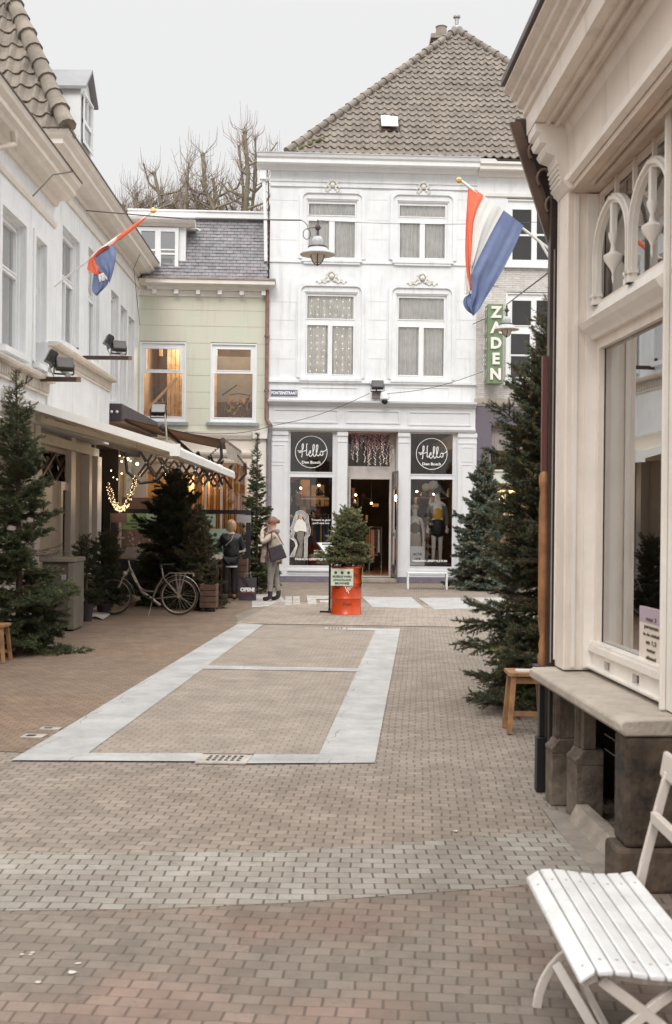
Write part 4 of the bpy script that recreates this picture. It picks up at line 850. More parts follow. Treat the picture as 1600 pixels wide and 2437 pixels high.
cor = Vector((XL + .50, 20.75, 8.58))
TH = lambda s, t, n: Vector((cor.x - s, cor.y + t * cl - n * sl, cor.z + t * sl + n * cl))
TS = lambda s, t, n: Vector((cor.x - t * cl + n * sl, cor.y + s, cor.z + t * sl + n * cl))
RT2 = M('large_pantile', (.27, .23, .19), .8, .3, 2.2, .4, 40, col2=(.165, .138, .113), stain=.4)
rb = MB(); V, Fc = pantiles(TH, lambda s, t: s > t * cl - .05, 5.5, 7.0, .28, .34, .042, seed=5); rb.add(V, Fc)
V, Fc = pantiles(TS, lambda s, t: t * cl - .05 < s < t * cl + .55, 4.5, 7.0, .28, .34, .042, seed=6)
Fc = [f[::-1] for f in Fc]; rb.add(V, Fc)
rb.m = 1; tt = 7.0
rb.add([TH(0, 0, -.02), TH(8, 0, -.02), TH(8, tt, -.02), TH(tt * cl, tt, -.02)], [(0, 1, 2, 3)]); rb.add([TS(0, 0, -.02), TS(.5, 0, -.02), TS(tt * cl + .5, tt, -.02), TS(tt * cl, tt, -.02)], [(3, 2, 1, 0)])
rf = sub(rb.build('roof', [RT2, DWOOD], lh, ang=50))
rg = MB(); ridge(rg, cor + Vector((.02, -.02, .05)), cor + Vector((-7 * cl, 7 * cl, 7 * sl + .05)), 19, .15); rg.build('ridge_tile', RT2, rf)
rg = MB(); p0_ = TH(1.35, .62, .07); rg.tube([p0_, p0_ + Vector((0, -.16, .03))], [.15, .17], 12); rg.build('tile_vent', RT2, rf)
rg = MB(); rg.tube([p0_ + Vector((0, -.162, .03)), p0_ + Vector((0, -.17, .03))], [.13, .13], 12); rg.build('vent_mouth', DARK, rf)
# dormer
X0 = -5.02; yd0, yd1, zd0, zd1 = 22.75, 23.75, 8.85, 10.05
b = MB(); b.box(-7.6, X0, yd0, yd1, zd0, zd1); b.add([(X0, yd0, zd1), (X0, yd1, zd1), (X0, (yd0 + yd1) / 2, zd1 + .42), (X0 - .02, yd0, zd1), (X0 - .02, yd1, zd1), (X0 - .02, (yd0 + yd1) / 2, zd1 + .42)], [(0, 1, 2), (5, 4, 3)])
dm = sub(b.build('dormer', WHITE2, lh, smooth=False))
b = MB(); ym = (yd0 + yd1) / 2
for y in (yd0 - .1, yd1 + .1):
    b.add([(-8, y, zd1 - .06), (X0 + .12, y, zd1 - .06), (X0 + .12, ym, zd1 + .46), (-8, ym, zd1 + .46), (-8, y, zd1 + .0), (X0 + .12, y, zd1 + .0), (X0 + .12, ym, zd1 + .53), (-8, ym, zd1 + .53)], [(0, 1, 2, 3), (4, 5, 6, 7), (0, 1, 5, 4), (1, 2, 6, 5)])
b.build('dormer_roof', M('zinc_pale', (.24, .24, .25), .5, .1, 3), dm, smooth=False)
DF = Face(X0, yd0, 0, 1); b = MB(DF); b.wall(.06, .94, zd0 + .15, zd1 - .05, [(.16, .48, 9.5, 9.93), (.52, .84, 9.5, 9.93), (.16, .84, 9.1, 9.42)], .04, .05); b.frame(.06, .94, zd0 + .15, zd1 - .05, .05, .041, .06); b.build('dormer_window', WHITE2, dm, smooth=False)
b = MB(DF); b.add([(.08, .012, zd0 + .2), (.92, .012, zd0 + .2), (.92, .012, zd1 - .08), (.08, .012, zd1 - .08)], [(0, 1, 2, 3)]); b.build('pane', GLASSD, dm, smooth=False)
# near, lower house
nh = thing('near_left_house', 'lower white house at the left edge with deep moulded eaves and a beige shopfront', 'house', LN((16, 0, 0)), math.pi / 2)
NW = [(17.35, 18.72, 4.3, 6.36), (19.35, 20.08, 4.3, 6.37), (14.4, 15.7, 4.3, 6.36), (11.4, 12.7, 4.3, 6.36)]
b = MB(LN); b.wall(6, 20.7, 4.0, 7.2, NW, 0, .22); b.box(6, 21.1, -8, -7.9, 0, 7.5); b.box(20.65, 20.7, -.4, -.003, 4.0, 7.2); b.box(6, 6.1, -7.9, -.01, 0, 7.4); b.build('wall', WHITE, nh, smooth=False)
for i, q in enumerate(NW):
    a0, a1, z0, z1 = q; zm = z0 + (z1 - z0) * .6
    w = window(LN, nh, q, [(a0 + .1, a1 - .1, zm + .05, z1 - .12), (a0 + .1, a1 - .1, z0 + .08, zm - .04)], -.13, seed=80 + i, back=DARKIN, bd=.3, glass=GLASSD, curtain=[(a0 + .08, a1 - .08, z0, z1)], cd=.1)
    s = MB(LN); s.box(a0 - .06, a1 + .06, .001, .1, z0 - .1, z0 - .01); s.build('window_sill', WHITE2, nh, smooth=False)
    s = MB(LN); s.box(a0 - .13, a0 - .003, .001, .025, z0, z1 + .1); s.box(a1 + .003, a1 + .13, .001, .025, z0, z1 + .1); s.box(a0 - .002, a1 + .002, .001, .025, z1 + .003, z1 + .1); s.build('architrave', WHITE2, nh, smooth=False)
NP = [(.001, 7.2), (.05, 7.2), (.09, 7.30), (.26, 7.31), (.30, 7.37), (.36, 7.40), (.36, 7.48), (.43, 7.54), (.46, 7.62), (.001, 7.62)]
c = MB(LN); c.prof(NP, 6, 20.72); c.prof([(.001, 6.82), (.03, 6.82), (.05, 6.88), (.05, 6.92), (.001, 6.92)], 6, 20.7); cn = sub(c.build('cornice', M('eave_beige', (.72, .655, .58), .5, .05, stain=.25), nh, smooth=False))
c = MB(LN); c.box(6, 20.74, .2, .478, 7.621, 7.64); c.build('gutter_lip', DWOOD, cn, smooth=False)
b = MB(LN); b.add([(6, .44, 7.63), (20.7, .44, 7.63), (20.7, -3.2, 10.6), (6, -3.2, 10.6)], [(0, 1, 2, 3)]); b.add([(20.7, .44, 7.63), (20.7, -3.2, 7.63), (20.7, -3.2, 10.6)], [(0, 1, 2)]) if False else None
pz = MB(); pz.tube([LN((16.85, .30, 7.28)), LN((16.9, .30, 7.1)), LN((16.6, .12, 6.95)), LN((16.6, .09, 4.2))], .055, 10); pz.build('downpipe', BEIGE, nh)
tag(MB().tube([LN((20.0, .47, 7.62)) + Vector((0, 0, 0)), LN((18.4, .5, 7.1)), LN((17.4, .45, 6.5))], .012, 5).build('cable', DWOOD), 'thin dark wire drooping from the near left gutter to the wall', 'wire')
# ledges and shop bands
def ledge(face, a0, a1, z, parent, proj=.28):
    b = MB(face); b.prof([(.101, z - .28), (.13, z - .28), (.13, z - .24), (.101, z - .24)], a0, a1); b.prof([(.101, z - .08), (proj - .02, z - .06), (proj, z - .02), (proj, z), (.101, z)], a0, a1)
    n = int((a1 - a0) / .09)
    for k in range(n): b.box(a0 + .02 + k * .09, a0 + .055 + k * .09, .101, .155, z - .235, z - .085)
    b.box(a0, a1, .101, .12, z - .175, z - .155); return b.build('ledge', BEIGE if proj > .3 else M('ledge_paint', (.66, .60, .53), .6, .1, stain=.4), parent, smooth=False)
b = MB(LN); b.box(19.9, 25.5, -.6, .10, 3.3, 4.70); b.box(6, 19.895, -.2, .07, 3.3, 4.05); b.build('shop_fascia', WHITE, nh, smooth=False)
ledge(LN, 19.9, 25.52, 4.72, nh); ledge(LN, 6, 19.88, 4.06, nh, .26)
ledge(L, 25.9, 31.8, 4.2, lh)
b = MB(L); b.box(25.55, 31.84, -.4, .08, 0, .5); b.box(25.55, 31.84, -.4, .09, 3.35, 4.1); b.box(25.55, 25.75, -.4, .1, .5, 3.35); b.box(28.6, 28.8, -.4, .08, .5, 3.35); b.build('shopfront', M('near_black_wood', (.02, .016, .013), .5, .3), lh, smooth=False)
b = MB(L); b.box(25.75, 28.6, -.3, -.28, .5, 3.35); b.box(28.8, 31.84, -.3, -.28, .5, 3.35); b.build('dark_pane', M('dark_shop_glass', (.015, .013, .012), .08), lh, smooth=False)
# beige ground floor shopfront of near house
LS = Face(-5.0, 0, -.007, 1)
zL = lambda x, y: (60 + x / 5.95, 1000 + y / 5.95)
TR = FR(zL, (340, 395, 735, 800), 0, LS); DO = FR(zL, (570, 925, 640, 2300), 0, LS)
TR = (TR[0], TR[1], 2.42, 2.95); DO = (DO[0], DO[1] + .35, .1, 2.25)
b = MB(LS); b.wall(6, 25.4, 0, 3.3, [TR, DO, (9.2, 12.5, .7, 2.9), (13.2, 18.3, .7, 2.9)], -.12, .2); b.build('shopfront_wall', M('shop_beige', (.60, .50, .41), .5, .08, 2, stain=.2), nh, smooth=False)
b = MB(LS); b.box(DO[0] - .1, DO[1] + .4, -.6, -.5, 0, 2.4); b.build('door', DARK, nh, smooth=False)
b = MB(LS); b.add([(6, -.33, .5), (25, -.33, .5), (25, -.33, 3.1), (6, -.33, 3.1)], [(0, 1, 2, 3)]); b.build('dark_pane', M('dark_glass', (.03, .028, .026), .06), nh, smooth=False)
b = MB(LS); b.box(DO[0] - .16, DO[0] - .003, -.119, -.05, .1, 2.41); b.box(DO[1] + .003, DO[1] + .1, -.119, -.05, .1, 2.41); b.box(DO[0] - .002, DO[1] + .002, -.119, -.05, 2.253, 2.41); b.build('door_frame', M('door_cream', (.68, .62, .53), .5, .06), nh, smooth=False)
b = MB(LS)
for k in range(2):
    m0 = TR[0] + (TR[1] - TR[0]) * k / 2; m1 = TR[0] + (TR[1] - TR[0]) * (k + 1) / 2
    b.bar((m0, -.16, TR[2]), (m1, -.16, TR[3]), .045, .05); b.bar((m0, -.19, TR[3]), (m1, -.19, TR[2]), .045, .05)
b.build('lattice', M('lattice_brown', (.10, .065, .045), .5), nh, smooth=False)
b = MB(LS); b.add([(TR[0], -.24, TR[2]), (TR[1], -.24, TR[2]), (TR[1], -.24, TR[3]), (TR[0], -.24, TR[3])], [(0, 1, 2, 3)]); b.build('fanlight_pane', GLASSR, nh, smooth=False)
for (a0, a1, d) in ((19.15, 19.55, .10), (19.62, 19.95, .12), (24.35, 24.62, .06), (24.9, 25.35, .12), (12.6, 13.1, .1), (18.4, 18.7, .02), (22.9, 23.3, .0)):
    b = MB(LS); b.box(a0, a1, -.119, d, .0, 3.02 if a0 > 24 or a0 < 19.0 else 3.29); b.box(a0 - .02, a1 + .02, -.1, d + .02, 0.001, .25); b.build('pilaster', M('pilaster_cream', (.72, .67, .62), .5, .06, stain=.2), nh, smooth=False)
b = MB(LS); b.box(19.96, 25.4, -.118, .05, 3.03, 3.20); b.box(6, 19.1, -.118, .05, 3.0, 3.2); b.build('beam', M('beam_cream', (.66, .62, .50), .5, .06), nh, smooth=False)
b = MB(LS); z_ = 1.82 - 35 / 2800 * 22; b.text('SALE', .12, 0, 0, 0, .005) if False else None
for k in range(3): b.tube([(22.6 + .02 * math.sin(k * 2.1 + t), -.11, 1.35 - k * .11 + .05 * math.cos(t)) for t in [q * .6 for q in range(9)]], .006, 4)
tag(b.build('neon_lettering', M('red_neon', (.7, .2, .12), .5)), 'small orange vertical lettering on the beige doorway panel', 'lettering')
# ================================================================ awnings
aw = thing('white_awning', 'large extended white awning on folding arms over the beige shopfront', 'awning', LN((21, 0, 3.5)), 0)
nl = Vector((-2.40, 17.3, 2.76)); nf = Vector((-2.28, 25.6, 2.70)); wl = Vector((-4.86, 17.2, 3.50)); wf = Vector((-4.90, 24.9, 3.42))
def fab(p, q, r, s, sag, th=.012, nx=24, ny=10):
    b = MB(); fn = lambda u_, v_, dz=0: (p.lerp(q, u_)).lerp(s.lerp(r, u_), v_) + Vector((0, 0, -sag * math.sin(math.pi * v_) + dz))
    b.grid(lambda u_, v_: fn(u_, v_), nx, ny); b.grid(lambda u_, v_: fn(u_, v_, th), nx, ny); return b
AWM = bpy.data.materials.new('awning_canvas'); AWM.use_nodes = True
_n = AWM.node_tree; _b = _n.nodes['Principled BSDF']; _b.inputs['Roughness'].default_value = .9
_tr = _n.nodes.new('ShaderNodeBsdfTranslucent'); _tr.inputs[0].default_value = (.72, .62, .50, 1); _b.inputs['Base Color'].default_value = (.70, .63, .54, 1)
_mi = _n.nodes.new('ShaderNodeMixShader'); _mi.inputs[0].default_value = .35; _n.links.new(_b.outputs[0], _mi.inputs[1]); _n.links.new(_tr.outputs[0], _mi.inputs[2]); _n.links.new(_mi.outputs[0], _n.nodes['Material Output'].inputs[0])
up = Vector((0, 0, .06)); fab(nl + up, nf + up, wf + up, wl + up, .06).build('canopy', AWM, aw)
b = MB(); b.tube([nl, nf], .075, 14); b.box(nl.x - .05, nl.x + .1, nl.y - .03, nl.y + .0, nl.z - .09, nl.z + .09); b.tube([nf.lerp(nl, .3), nf.lerp(nl, .3) + Vector((0, .05, 0))], .09, 14)
b.bar(nl + Vector((.05, 0, -.05)), nf + Vector((.05, 0, -.05)), .05, .09); b.build('front_bar', M('awning_white', (.78, .77, .74), .35, .05, 3), aw)
b = MB(); b.bar(wl + up * .2, nl + up * .3, .06, .12); b.build('side_rail', M('rail_white', (.78, .76, .72), .4, .05), aw, smooth=False); b = MB(); b.bar(wf + up * .2 - Vector((0, 0, .05)), nf.lerp(nl, .03) + up * .2, .05, .10); b.build('side_rail', M('rail_white', (.78, .76, .72), .4, .05), aw, smooth=False)
b = MB()
for y0, y1 in ((19.2, 22.6), (20.4, 25.3)):
    e = Vector((-3.75, y1 - .6, 3.08)); b.bar((-4.85, y0, 3.33), e, .06, .09); b.bar(e, (-2.4, y1, 2.74), .055, .08)
    b.tube([e - Vector((0, 0, .07)), e + Vector((0, 0, .07))], .06, 10)
b.build('folding_arm', M('arm_cream', (.66, .62, .52), .4, .05), aw)
b = MB(); b.bar(wl + Vector((-.02, 0, .05)), wf + Vector((0, 0, .05)), .16, .16); b.build('wall_cassette', M('cassette', (.68, .64, .58), .4), aw, smooth=False, bevel=.02)
da = thing('dark_awning', 'dark brown awning with scissor arms over the cafe terrace in the corner', 'awning', L((28, .2, 4)), 0)
n0, n1 = Vector((-2.58, 26.6, 3.50)), Vector((-2.55, 30.9, 3.46)); w0, w1 = Vector((-5.1, 26.3, 4.02)), Vector((-5.12, 31.0, 4.0))
CB = M('brown_canvas', (.10, .055, .04), .85, .25, 3); fab(n0, n1, w1, w0, .03).build('canopy', CB, da)
b = MB(); b.tube([n0, n1], .06, 12); b.build('front_bar', M('bar_brown', (.09, .05, .04), .4), da)
b = MB(); b.grid(lambda s, t: n0.lerp(n1, s) + Vector((.05 + .05 * t, 0, -.02 - .36 * t - .02 * math.sin(s * 30))), 40, 3); b.build('valance', M('valance_tan', (.38, .32, .27), .85, .2), da)
b = MB(); b.box(-5.35, -4.75, 26.0, 31.2, 3.85, 4.25); b.build('cassette', M('cassette_purple', (.06, .045, .055), .5, .2), da, smooth=False, bevel=.02)
b = MB(); b.ball((-4.98, 25.98, 4.06), .035, 8, 5); b.ball((-4.86, 25.98, 4.06), .035, 8, 5); b.build('bolt', M('bolt_white', (.8, .8, .8), .3), da)
def scissor(y, x0, x1, z0, z1, n, h):
    b = MB(); j_ = MB()
    for k in range(n):
        a0, a1 = x0 + (x1 - x0) * k / n, x0 + (x1 - x0) * (k + 1) / n; c0, c1 = z0 + (z1 - z0) * k / n, z0 + (z1 - z0) * (k + 1) / n
        b.bar((a0, y, c0 + h / 2), (a1, y + .0, c1 - h / 2), .022, .055); b.bar((a0, y + .03, c0 - h / 2), (a1, y + .03, c1 + h / 2), .022, .055)
        for p in ((a1, y - .02, c1 + h / 2), (a1, y - .02, c1 - h / 2), ((a0 + a1) / 2, y - .02, (c0 + c1) / 2)): j_.ball(p, .022, 6, 4)
    s = sub(b.build('scissor_arm', M('scissor_black', (.035, .026, .022), .4), da, smooth=False)); j_.build('rivet', METAL, s)
scissor(26.7, -4.5, -2.65, 3.0, 2.72, 5, .62); scissor(29.4, -4.9, -2.6, 3.05, 2.75, 5, .62); scissor(28.0, -3.6, -2.7, 3.1, 2.8, 3, .6)
b = MB(); b.tube([(-4.75, 26.4, 3.2), (-4.7, 26.4, 2.75), (-4.4, 26.4, 2.5), (-4.05, 26.4, 2.55), (-3.8, 26.4, 2.8)], .035, 8)
for (sx_, sz_, ex, ez, yy) in ((-3.75, 3.0, -3.4, 2.35, 26.4), (-3.1, 2.9, -2.6, 3.4, 26.55), (-2.52, 3.35, -2.2, 2.95, 29.5)):
    b.tube([(sx_ + (ex - sx_) * k / 40 + .03 * math.cos(k * 1.57), yy + .03 * math.sin(k * 1.57), sz_ + (ez - sz_) * k / 40) for k in range(41)], .009, 5)
b.tube([(-2.62, 26.6, 3.45), (-2.6, 26.6, 3.1), (-2.85, 26.6, 2.75)], .035, 8); b.tube([(-2.3, 29.6, 3.1), (-2.28, 29.6, 2.85), (-2.45, 29.6, 2.65)], .035, 8)
b.build('crank_cable', M('cable_black', (.025, .02, .02), .5), da)
b = MB(); b.bar((-3.9, 26.5, 3.72), (-3.35, 27.2, 3.2), .07, .09); b.bar((-3.35, 27.2, 3.2), (-3.0, 27.6, 2.8), .06, .08); b.ball((-3.9, 26.5, 3.75), .1, 8, 6); b.build('arm', M('arm_dark', (.06, .045, .045), .4), da)
t = flood(Vector((-4.0, 26.35, 4.15)), .05, .95, 'floodlight', 'black floodlight perched above the dark awning in front of the green house')
tag(MB().tube([(-3.86, 26.3, 4.15), (-3.83, 26.35, 3.8), (-3.78, 26.3, 3.2)], .02, 6).build('conduit', M('green_conduit', (.45, .42, .28), .6)), 'pale conduit hanging down from the floodlight over the dark awning', 'conduit')
# ================================================================ floodlights on wall arms
for (u0, v0, X0_, Yr, dx, uL, lab) in ((64, 902, -4.95, 19.2, .82, 0, 'nearer'), (192, 851, -5.28, 24.3, 1.0, 0, 'farther')):
    p = pt(u0, v0, Yr); q = p + Vector((dx, 0, -.0)); t = thing('lamp_bracket', 'brown steel arm jutting from the left wall with black floodlights, the %s of two' % lab, 'wall bracket', p, group='floodlight arms on the left houses')
    b = MB(); b.bar(p - Vector((.1, 0, 0)), q, .075, .075); b.box(p.x - .1, p.x - .04, p.y - .04, p.y + .04, p.z - .12, p.z + .2); b.build('arm', DWOOD, t, smooth=False)
    b = MB(); b.bar(q, q + Vector((.06, 0, 0)), .077, .077); b.build('arm_cap', COPPER, t, smooth=False)
    for j_, (dx_, dz_, yw, nm) in enumerate(((-.42, .36, -1.2, 'left-facing'), (-.20, .24, .5, 'street-facing'))):
        f = flood(q + Vector((dx_, -.05, dz_)), yw, .85, 'floodlight', 'black floodlight tilted on the %s wall arm, the %s one of the pair' % (lab, nm), grp='floodlights on wall arms')
    b = MB(); b.bar(q + Vector((-.12, 0, .04)), q + Vector((-.28, 0, .2)), .05, .09); b.tube([q + Vector((-.4, 0, .3)), q + Vector((-.45, .02, .18)), q + Vector((-.38, .02, .05))], .012, 5); b.build('joint', METAL, t, smooth=False)
b = MB(); rn = random.Random(7)
for k in range(5): b.tube([pt(28 + k * 9 + rn.uniform(-6, 6), 885 + rn.uniform(-10, 10), 18.3), pt(30 + k * 8, 910 + rn.uniform(-8, 12), 18.2), pt(50 + k * 7, 905 + rn.uniform(-14, 8), 18.5), pt(62, 895, 19.0)], .012, 5)
tag(b.build('cable_tangle', M('dark_cable', (.06, .045, .04), .6)), 'tangle of dark cables on the ledge behind the left spruce tip', 'cables')
# ================================================================ terrace screen
YS = 26.2; ts = thing('terrace_screen', 'black framed glass windscreen around the cafe terrace', 'terrace screen', (-3.6, YS, 0))
xs = [-5.07, -3.75, -2.95, -1.95]; b = MB()
for x in xs: b.box(x - .05, x + .05, YS - .05, YS + .05, 0, 1.92)
for i in range(3):
    b.box(xs[i] + .051, xs[i + 1] - .051, YS - .04, YS + .04, 1.83, 1.92); b.box(xs[i] + .051, xs[i + 1] - .051, YS - .04, YS + .04, .72, .80); b.box(xs[i] + .051, xs[i + 1] - .051, YS - .02, YS + .02, 0.02, .719)
b.box(-5.12, -5.02, YS + .051, 30, 1.83, 1.92)
b.build('frame', BLACK, ts, smooth=False)
b = MB()
for i in range(3): b.add([(xs[i] + .05, YS, .8), (xs[i + 1] - .05, YS, .8), (xs[i + 1] - .05, YS, 1.83), (xs[i] + .05, YS, 1.83)], [(0, 1, 2, 3)])
b.build('pane', GLASS, ts, smooth=False)
PG = M('poster_green', (.42, .56, .40), .6, .04); PT = M('poster_print', (.05, .07, .05), .7)
def poster(u0, v0, u1, v1, Y, label, lines, mat=PG, faces=3, loc_d=.01):
    p, q = pt(u0, v0, Y), pt(u1, v1, Y); t = thing('poster', label, 'poster', ((p.x + q.x) / 2, Y, q.z)); b = MB(); b.box(p.x, q.x, Y - .006, Y, q.z, p.z); b.build('sheet', mat, t, smooth=False)
    w, h = q.x - p.x, p.z - q.z; Fz = Face(p.x, Y - .007, 1, 0); b = MB(Fz); n = faces
    for k in range(n):
        a = w * (k + .75) / (n + .5); zc = p.z - h * .24; r = min(h * .11, w * .07)
        b.plate([(a + r * math.cos(t_), zc + r * math.sin(t_)) for t_ in [q_ * .628 for q_ in range(10)]], 0, .003)
    for k, s in enumerate(lines): b.text(s, h * .17, w / 2, p.z - h * (.47 + .2 * k), 0, .003, sx=min(1, w / (len(s) * h * .105 + .01)), bold=.002)
    if lines or faces: b.build('print', PT, t, smooth=False)
    return t
poster(292, 1222, 347, 1260, YS - .05, 'green poster with three portraits taped left on the terrace glass', ['FRITES', 'CHOCOLADE', 'VERS'], M('poster_leaf', (.30, .45, .17), .6), 1)
poster(348, 1222, 372, 1260, YS - .07, 'narrow pale green poster partly behind the middle spruce', ['VERS'], faces=1)
poster(472, 1224, 513, 1254, YS - .06, 'upper pale green poster with three round portraits right of the middle spruce', ['BRUSSELSE', 'WAFELS'])
poster(480, 1258, 545, 1318, YS - .075, 'large pale green poster under the small one, left of the blonde woman', ['BRUSSELSE', 'WAFELS', 'CHOCOLADE'])
poster(265, 1222, 302, 1244, YS - .065, 'brownish menu sheet in the top left corner of the terrace glass', [], M('sheet_mauve', (.25, .16, .14), .6), 0)
poster(563, 1226, 598, 1244, YS - .06, 'grey notice sheet high on the terrace glass behind the blonde woman', [], M('sheet_grey', (.30, .27, .26), .6), 0)
# garland of warm lights
b = MB(); cb = MB(); rn = random.Random(9); c0_, c1_ = pt(257, 1142, YS - .3), pt(322, 1150, YS - .3); low = pt(285, 1212, YS - .3).z
gp = lambda t: Vector((c0_.x + (c1_.x - c0_.x) * t, c0_.y, low + (c0_.z - low) * abs(2 * t - .95) ** 2.2))
for k in range(420):
    t = rn.random() if rn.random() < .75 else rn.uniform(.25, .7); p = gp(t) + Vector((rn.gauss(0, .028), rn.gauss(0, .028), rn.gauss(0, .028))); b.ball(p, rn.uniform(.007, .012), 5, 3)
cb.tube([gp(k / 20) for k in range(21)], .035, 6)
t = thing('light_garland', 'swag of tiny warm fairy lights hanging above the terrace screen', 'garland', gp(.5)); b.build('bulbs', M('fairy_warm', (1, .75, .4), emit=2.2, ecol=(1, .70, .40)), t)['kind'] = 'stuff'
cb.build('twig_core', M('twig_core', (.10, .06, .03), .9), t)
t = thing('string_lights', 'bunch of round bulbs and warm lights under the dark awning near the white post', 'string lights', pt(300, 1110, 26.8))
for (u, v, r) in ((304, 1092, .045), (327, 1104, .05), (290, 1098, .03), (297, 1088, .03), (265, 1120, .02), (290, 1127, .025), (270, 1136, .015), (279, 1141, .018), (285, 1085, .02), (311, 1097, .02)):
    b = MB(); b.ball(pt(u, v, 26.8), r * .72, 8, 6); b.build('bulb', bulbm, t)
lamp('terrace_light', pt(304, 1100, 27.3), 14, (1, .66, .34), .08); lamp('terrace_light', Vector((-4.2, 28.5, 2.4)), 40, (1, .68, .38), .1)
# counter with goods behind the glass
ct = thing('display_counter', 'wooden counter behind the terrace glass holding baskets and jars', 'counter', (-4.4, 27.1, 0))
b = MB(); b.box(-5.0, -3.3, 26.6, 27.2, .74, .80); b.build('counter_top', M('counter_wood', (.30, .15, .08), .5, .3), ct, smooth=False); b = MB(); b.box(-4.95, -3.35, 26.65, 27.15, 0, .738); b.build('body', DWOOD, ct, smooth=False)
b = MB(); b.box(-4.98, -4.45, 26.75, 26.8, .81, 1.05); b.build('white_tray', M('tray', (.45, .40, .36), .5), ct, smooth=False)
for i, (u, v, w, h, c) in enumerate(((278, 1322, .14, .16, (.5, .35, .2)), (300, 1318, .16, .22, (.6, .5, .35)), (318, 1322, .13, .14, (.65, .45, .2)), (332, 1320, .16, .2, (.7, .6, .45)), (345, 1325, .14, .12, (.55, .2, .1)))):
    p = pt(u, v, 26.85); b = MB(); b.lathe((p.x, p.y, .80), [(w * .35, 0), (w * .5, h * .5), (w * .4, h * .9), (w * .42, h)], 12)
    tag(b.build('jar', M('jar_%d' % i, c, .5, .2, 12)), ['round clay jar at the left end of the counter', 'tall pale jar on the counter under the green poster', 'small yellow jar in the middle of the counter', 'cream jar beside the twigs on the counter', 'low red pot at the right end of the counter'][i], 'jar')
b = MB(); p = pt(285, 1287, 26.9); b.box(p.x - .11, p.x + .11, p.y, p.y + .03, p.z + .05, p.z + .09); b.box(p.x - .035, p.x + .035, p.y, p.y + .03, p.z - .17, p.z + .05); b.build('letter_t', M('letter_pale', (.6, .5, .4), .5)) if False else tag(b.build('ornament', M('ornament_pale', (.62, .52, .42), .5), smooth=False), 'pale T-shaped ornament hanging behind the terrace glass', 'ornament')
b = MB(); rn = random.Random(31); p = pt(335, 1318, 26.9)
for k in range(70):
    q = p + Vector((rn.uniform(-.28, .2), rn.uniform(-.1, .1), rn.uniform(.05, .5))); b.m = rn.choice([0, 1]); s = rn.uniform(.02, .05)
    b.tube([q, q + Vector((rn.uniform(-s, s), 0, rn.uniform(-s, s) * 1.2))], [s * .45, .004], 5)
tag(b.build('dried_bouquet', [M('seed_cream', (.55, .42, .30), .8, .3), M('seed_rust', (.16, .07, .045), .8, .3)]), 'bouquet of pale and rusty dried seed heads on the counter', 'bouquet', kind='stuff')
b = MB(); b.box(-5.1, -4.3, 28.0, 28.05, .8, 2.2); b.box(-4.1, -3.5, 28.6, 28.65, .8, 2.3); tag(b.build('cafe_wall_panel', M('panel_plum', (.18, .11, .08), .7, .3), smooth=False), 'plum coloured wall panels at the back of the terrace', 'panel')
# ================================================================ right foreground building
W = Face(1.61, 7.45, .057, -1)      # glass plane, a grows towards the camera, d outwards to the street
K = Face(1.61, 7.45, .026, -1)      # eave line
rh = thing('corner_shop', 'cream painted shop at the right edge with deep moulded eaves, carved bracket and arched fanlight', 'building', W((1, 0, 0)), -math.pi / 2)
RC = M('cream_gloss', (.76, .67, .59), .38, .10, 1.6, .12, 26, stain=.5); RCW = M('cream_gloss_light', (.80, .75, .69), .35, .08, 1.6, .10, 26, stain=.4)
kz = lambda u, v, d: K.az(u, v, d)
a_ = -.32
# eave cornice : profile (d, z), d measured from the glass plane
EV = [(.55, 4.66), (.56, 4.60), (.50, 4.575), (.495, 4.54), (.46, 4.53), (.45, 4.49), (.415, 4.475), (.40, 4.44), (.36, 4.43), (.355, 4.33), (.19, 4.33), (.19, 4.31), (.165, 4.31), (.165, 4.33), (.12, 4.33), (.12, 4.30), (.10, 4.30), (.10, 4.33), (.02, 4.33), (-.02, 4.22), (-.02, 3.93), (.03, 3.92), (.035, 3.87), (-.0, 3.85)]
# the facade plane of the pilasters stands at d=.24 ; shift profile so that the frieze sits just behind it
sh = .20; EV = [(d + sh * (1 if d < .3 else 1) - (0.0), z) for d, z in EV]
EV = [(.52, 4.66), (.53, 4.62), (.485, 4.60), (.48, 4.57), (.445, 4.56), (.44, 4.525), (.40, 4.51), (.395, 4.47), (.375, 4.455), (.37, 4.34), (.30, 4.34), (.30, 4.32), (.28, 4.32), (.28, 4.34), (.245, 4.34), (.245, 4.31), (.225, 4.31), (.225, 4.34), (.19, 4.33), (.155, 4.26), (.15, 3.99), (.185, 3.98), (.19, 3.93), (.16, 3.91)]
c = MB(K); c.prof([(-3, 4.66)] + EV + [(-3, 3.905)], a_, 6.5); co = sub(c.build('cornice', RC, rh, smooth=False))
c = MB(K); c.box(a_ - .01, 6.5, .44, .545, 4.661, 4.70); c.build('gutter', DWOOD, co, smooth=False)
# ceiling of the window bay with a raised moulding, window head
c = MB(K); c.box(.0, 6.5, -.12, .155, 3.87, 3.904); c.box(.28, 6.5, .03, .06, 3.84, 3.869); c.box(.28, 6.5, .075, .09, 3.85, 3.869); c.build('bay_soffit', M('soffit_brown_cream', (.58, .46, .37), .4, .12, 3), rh, smooth=False)
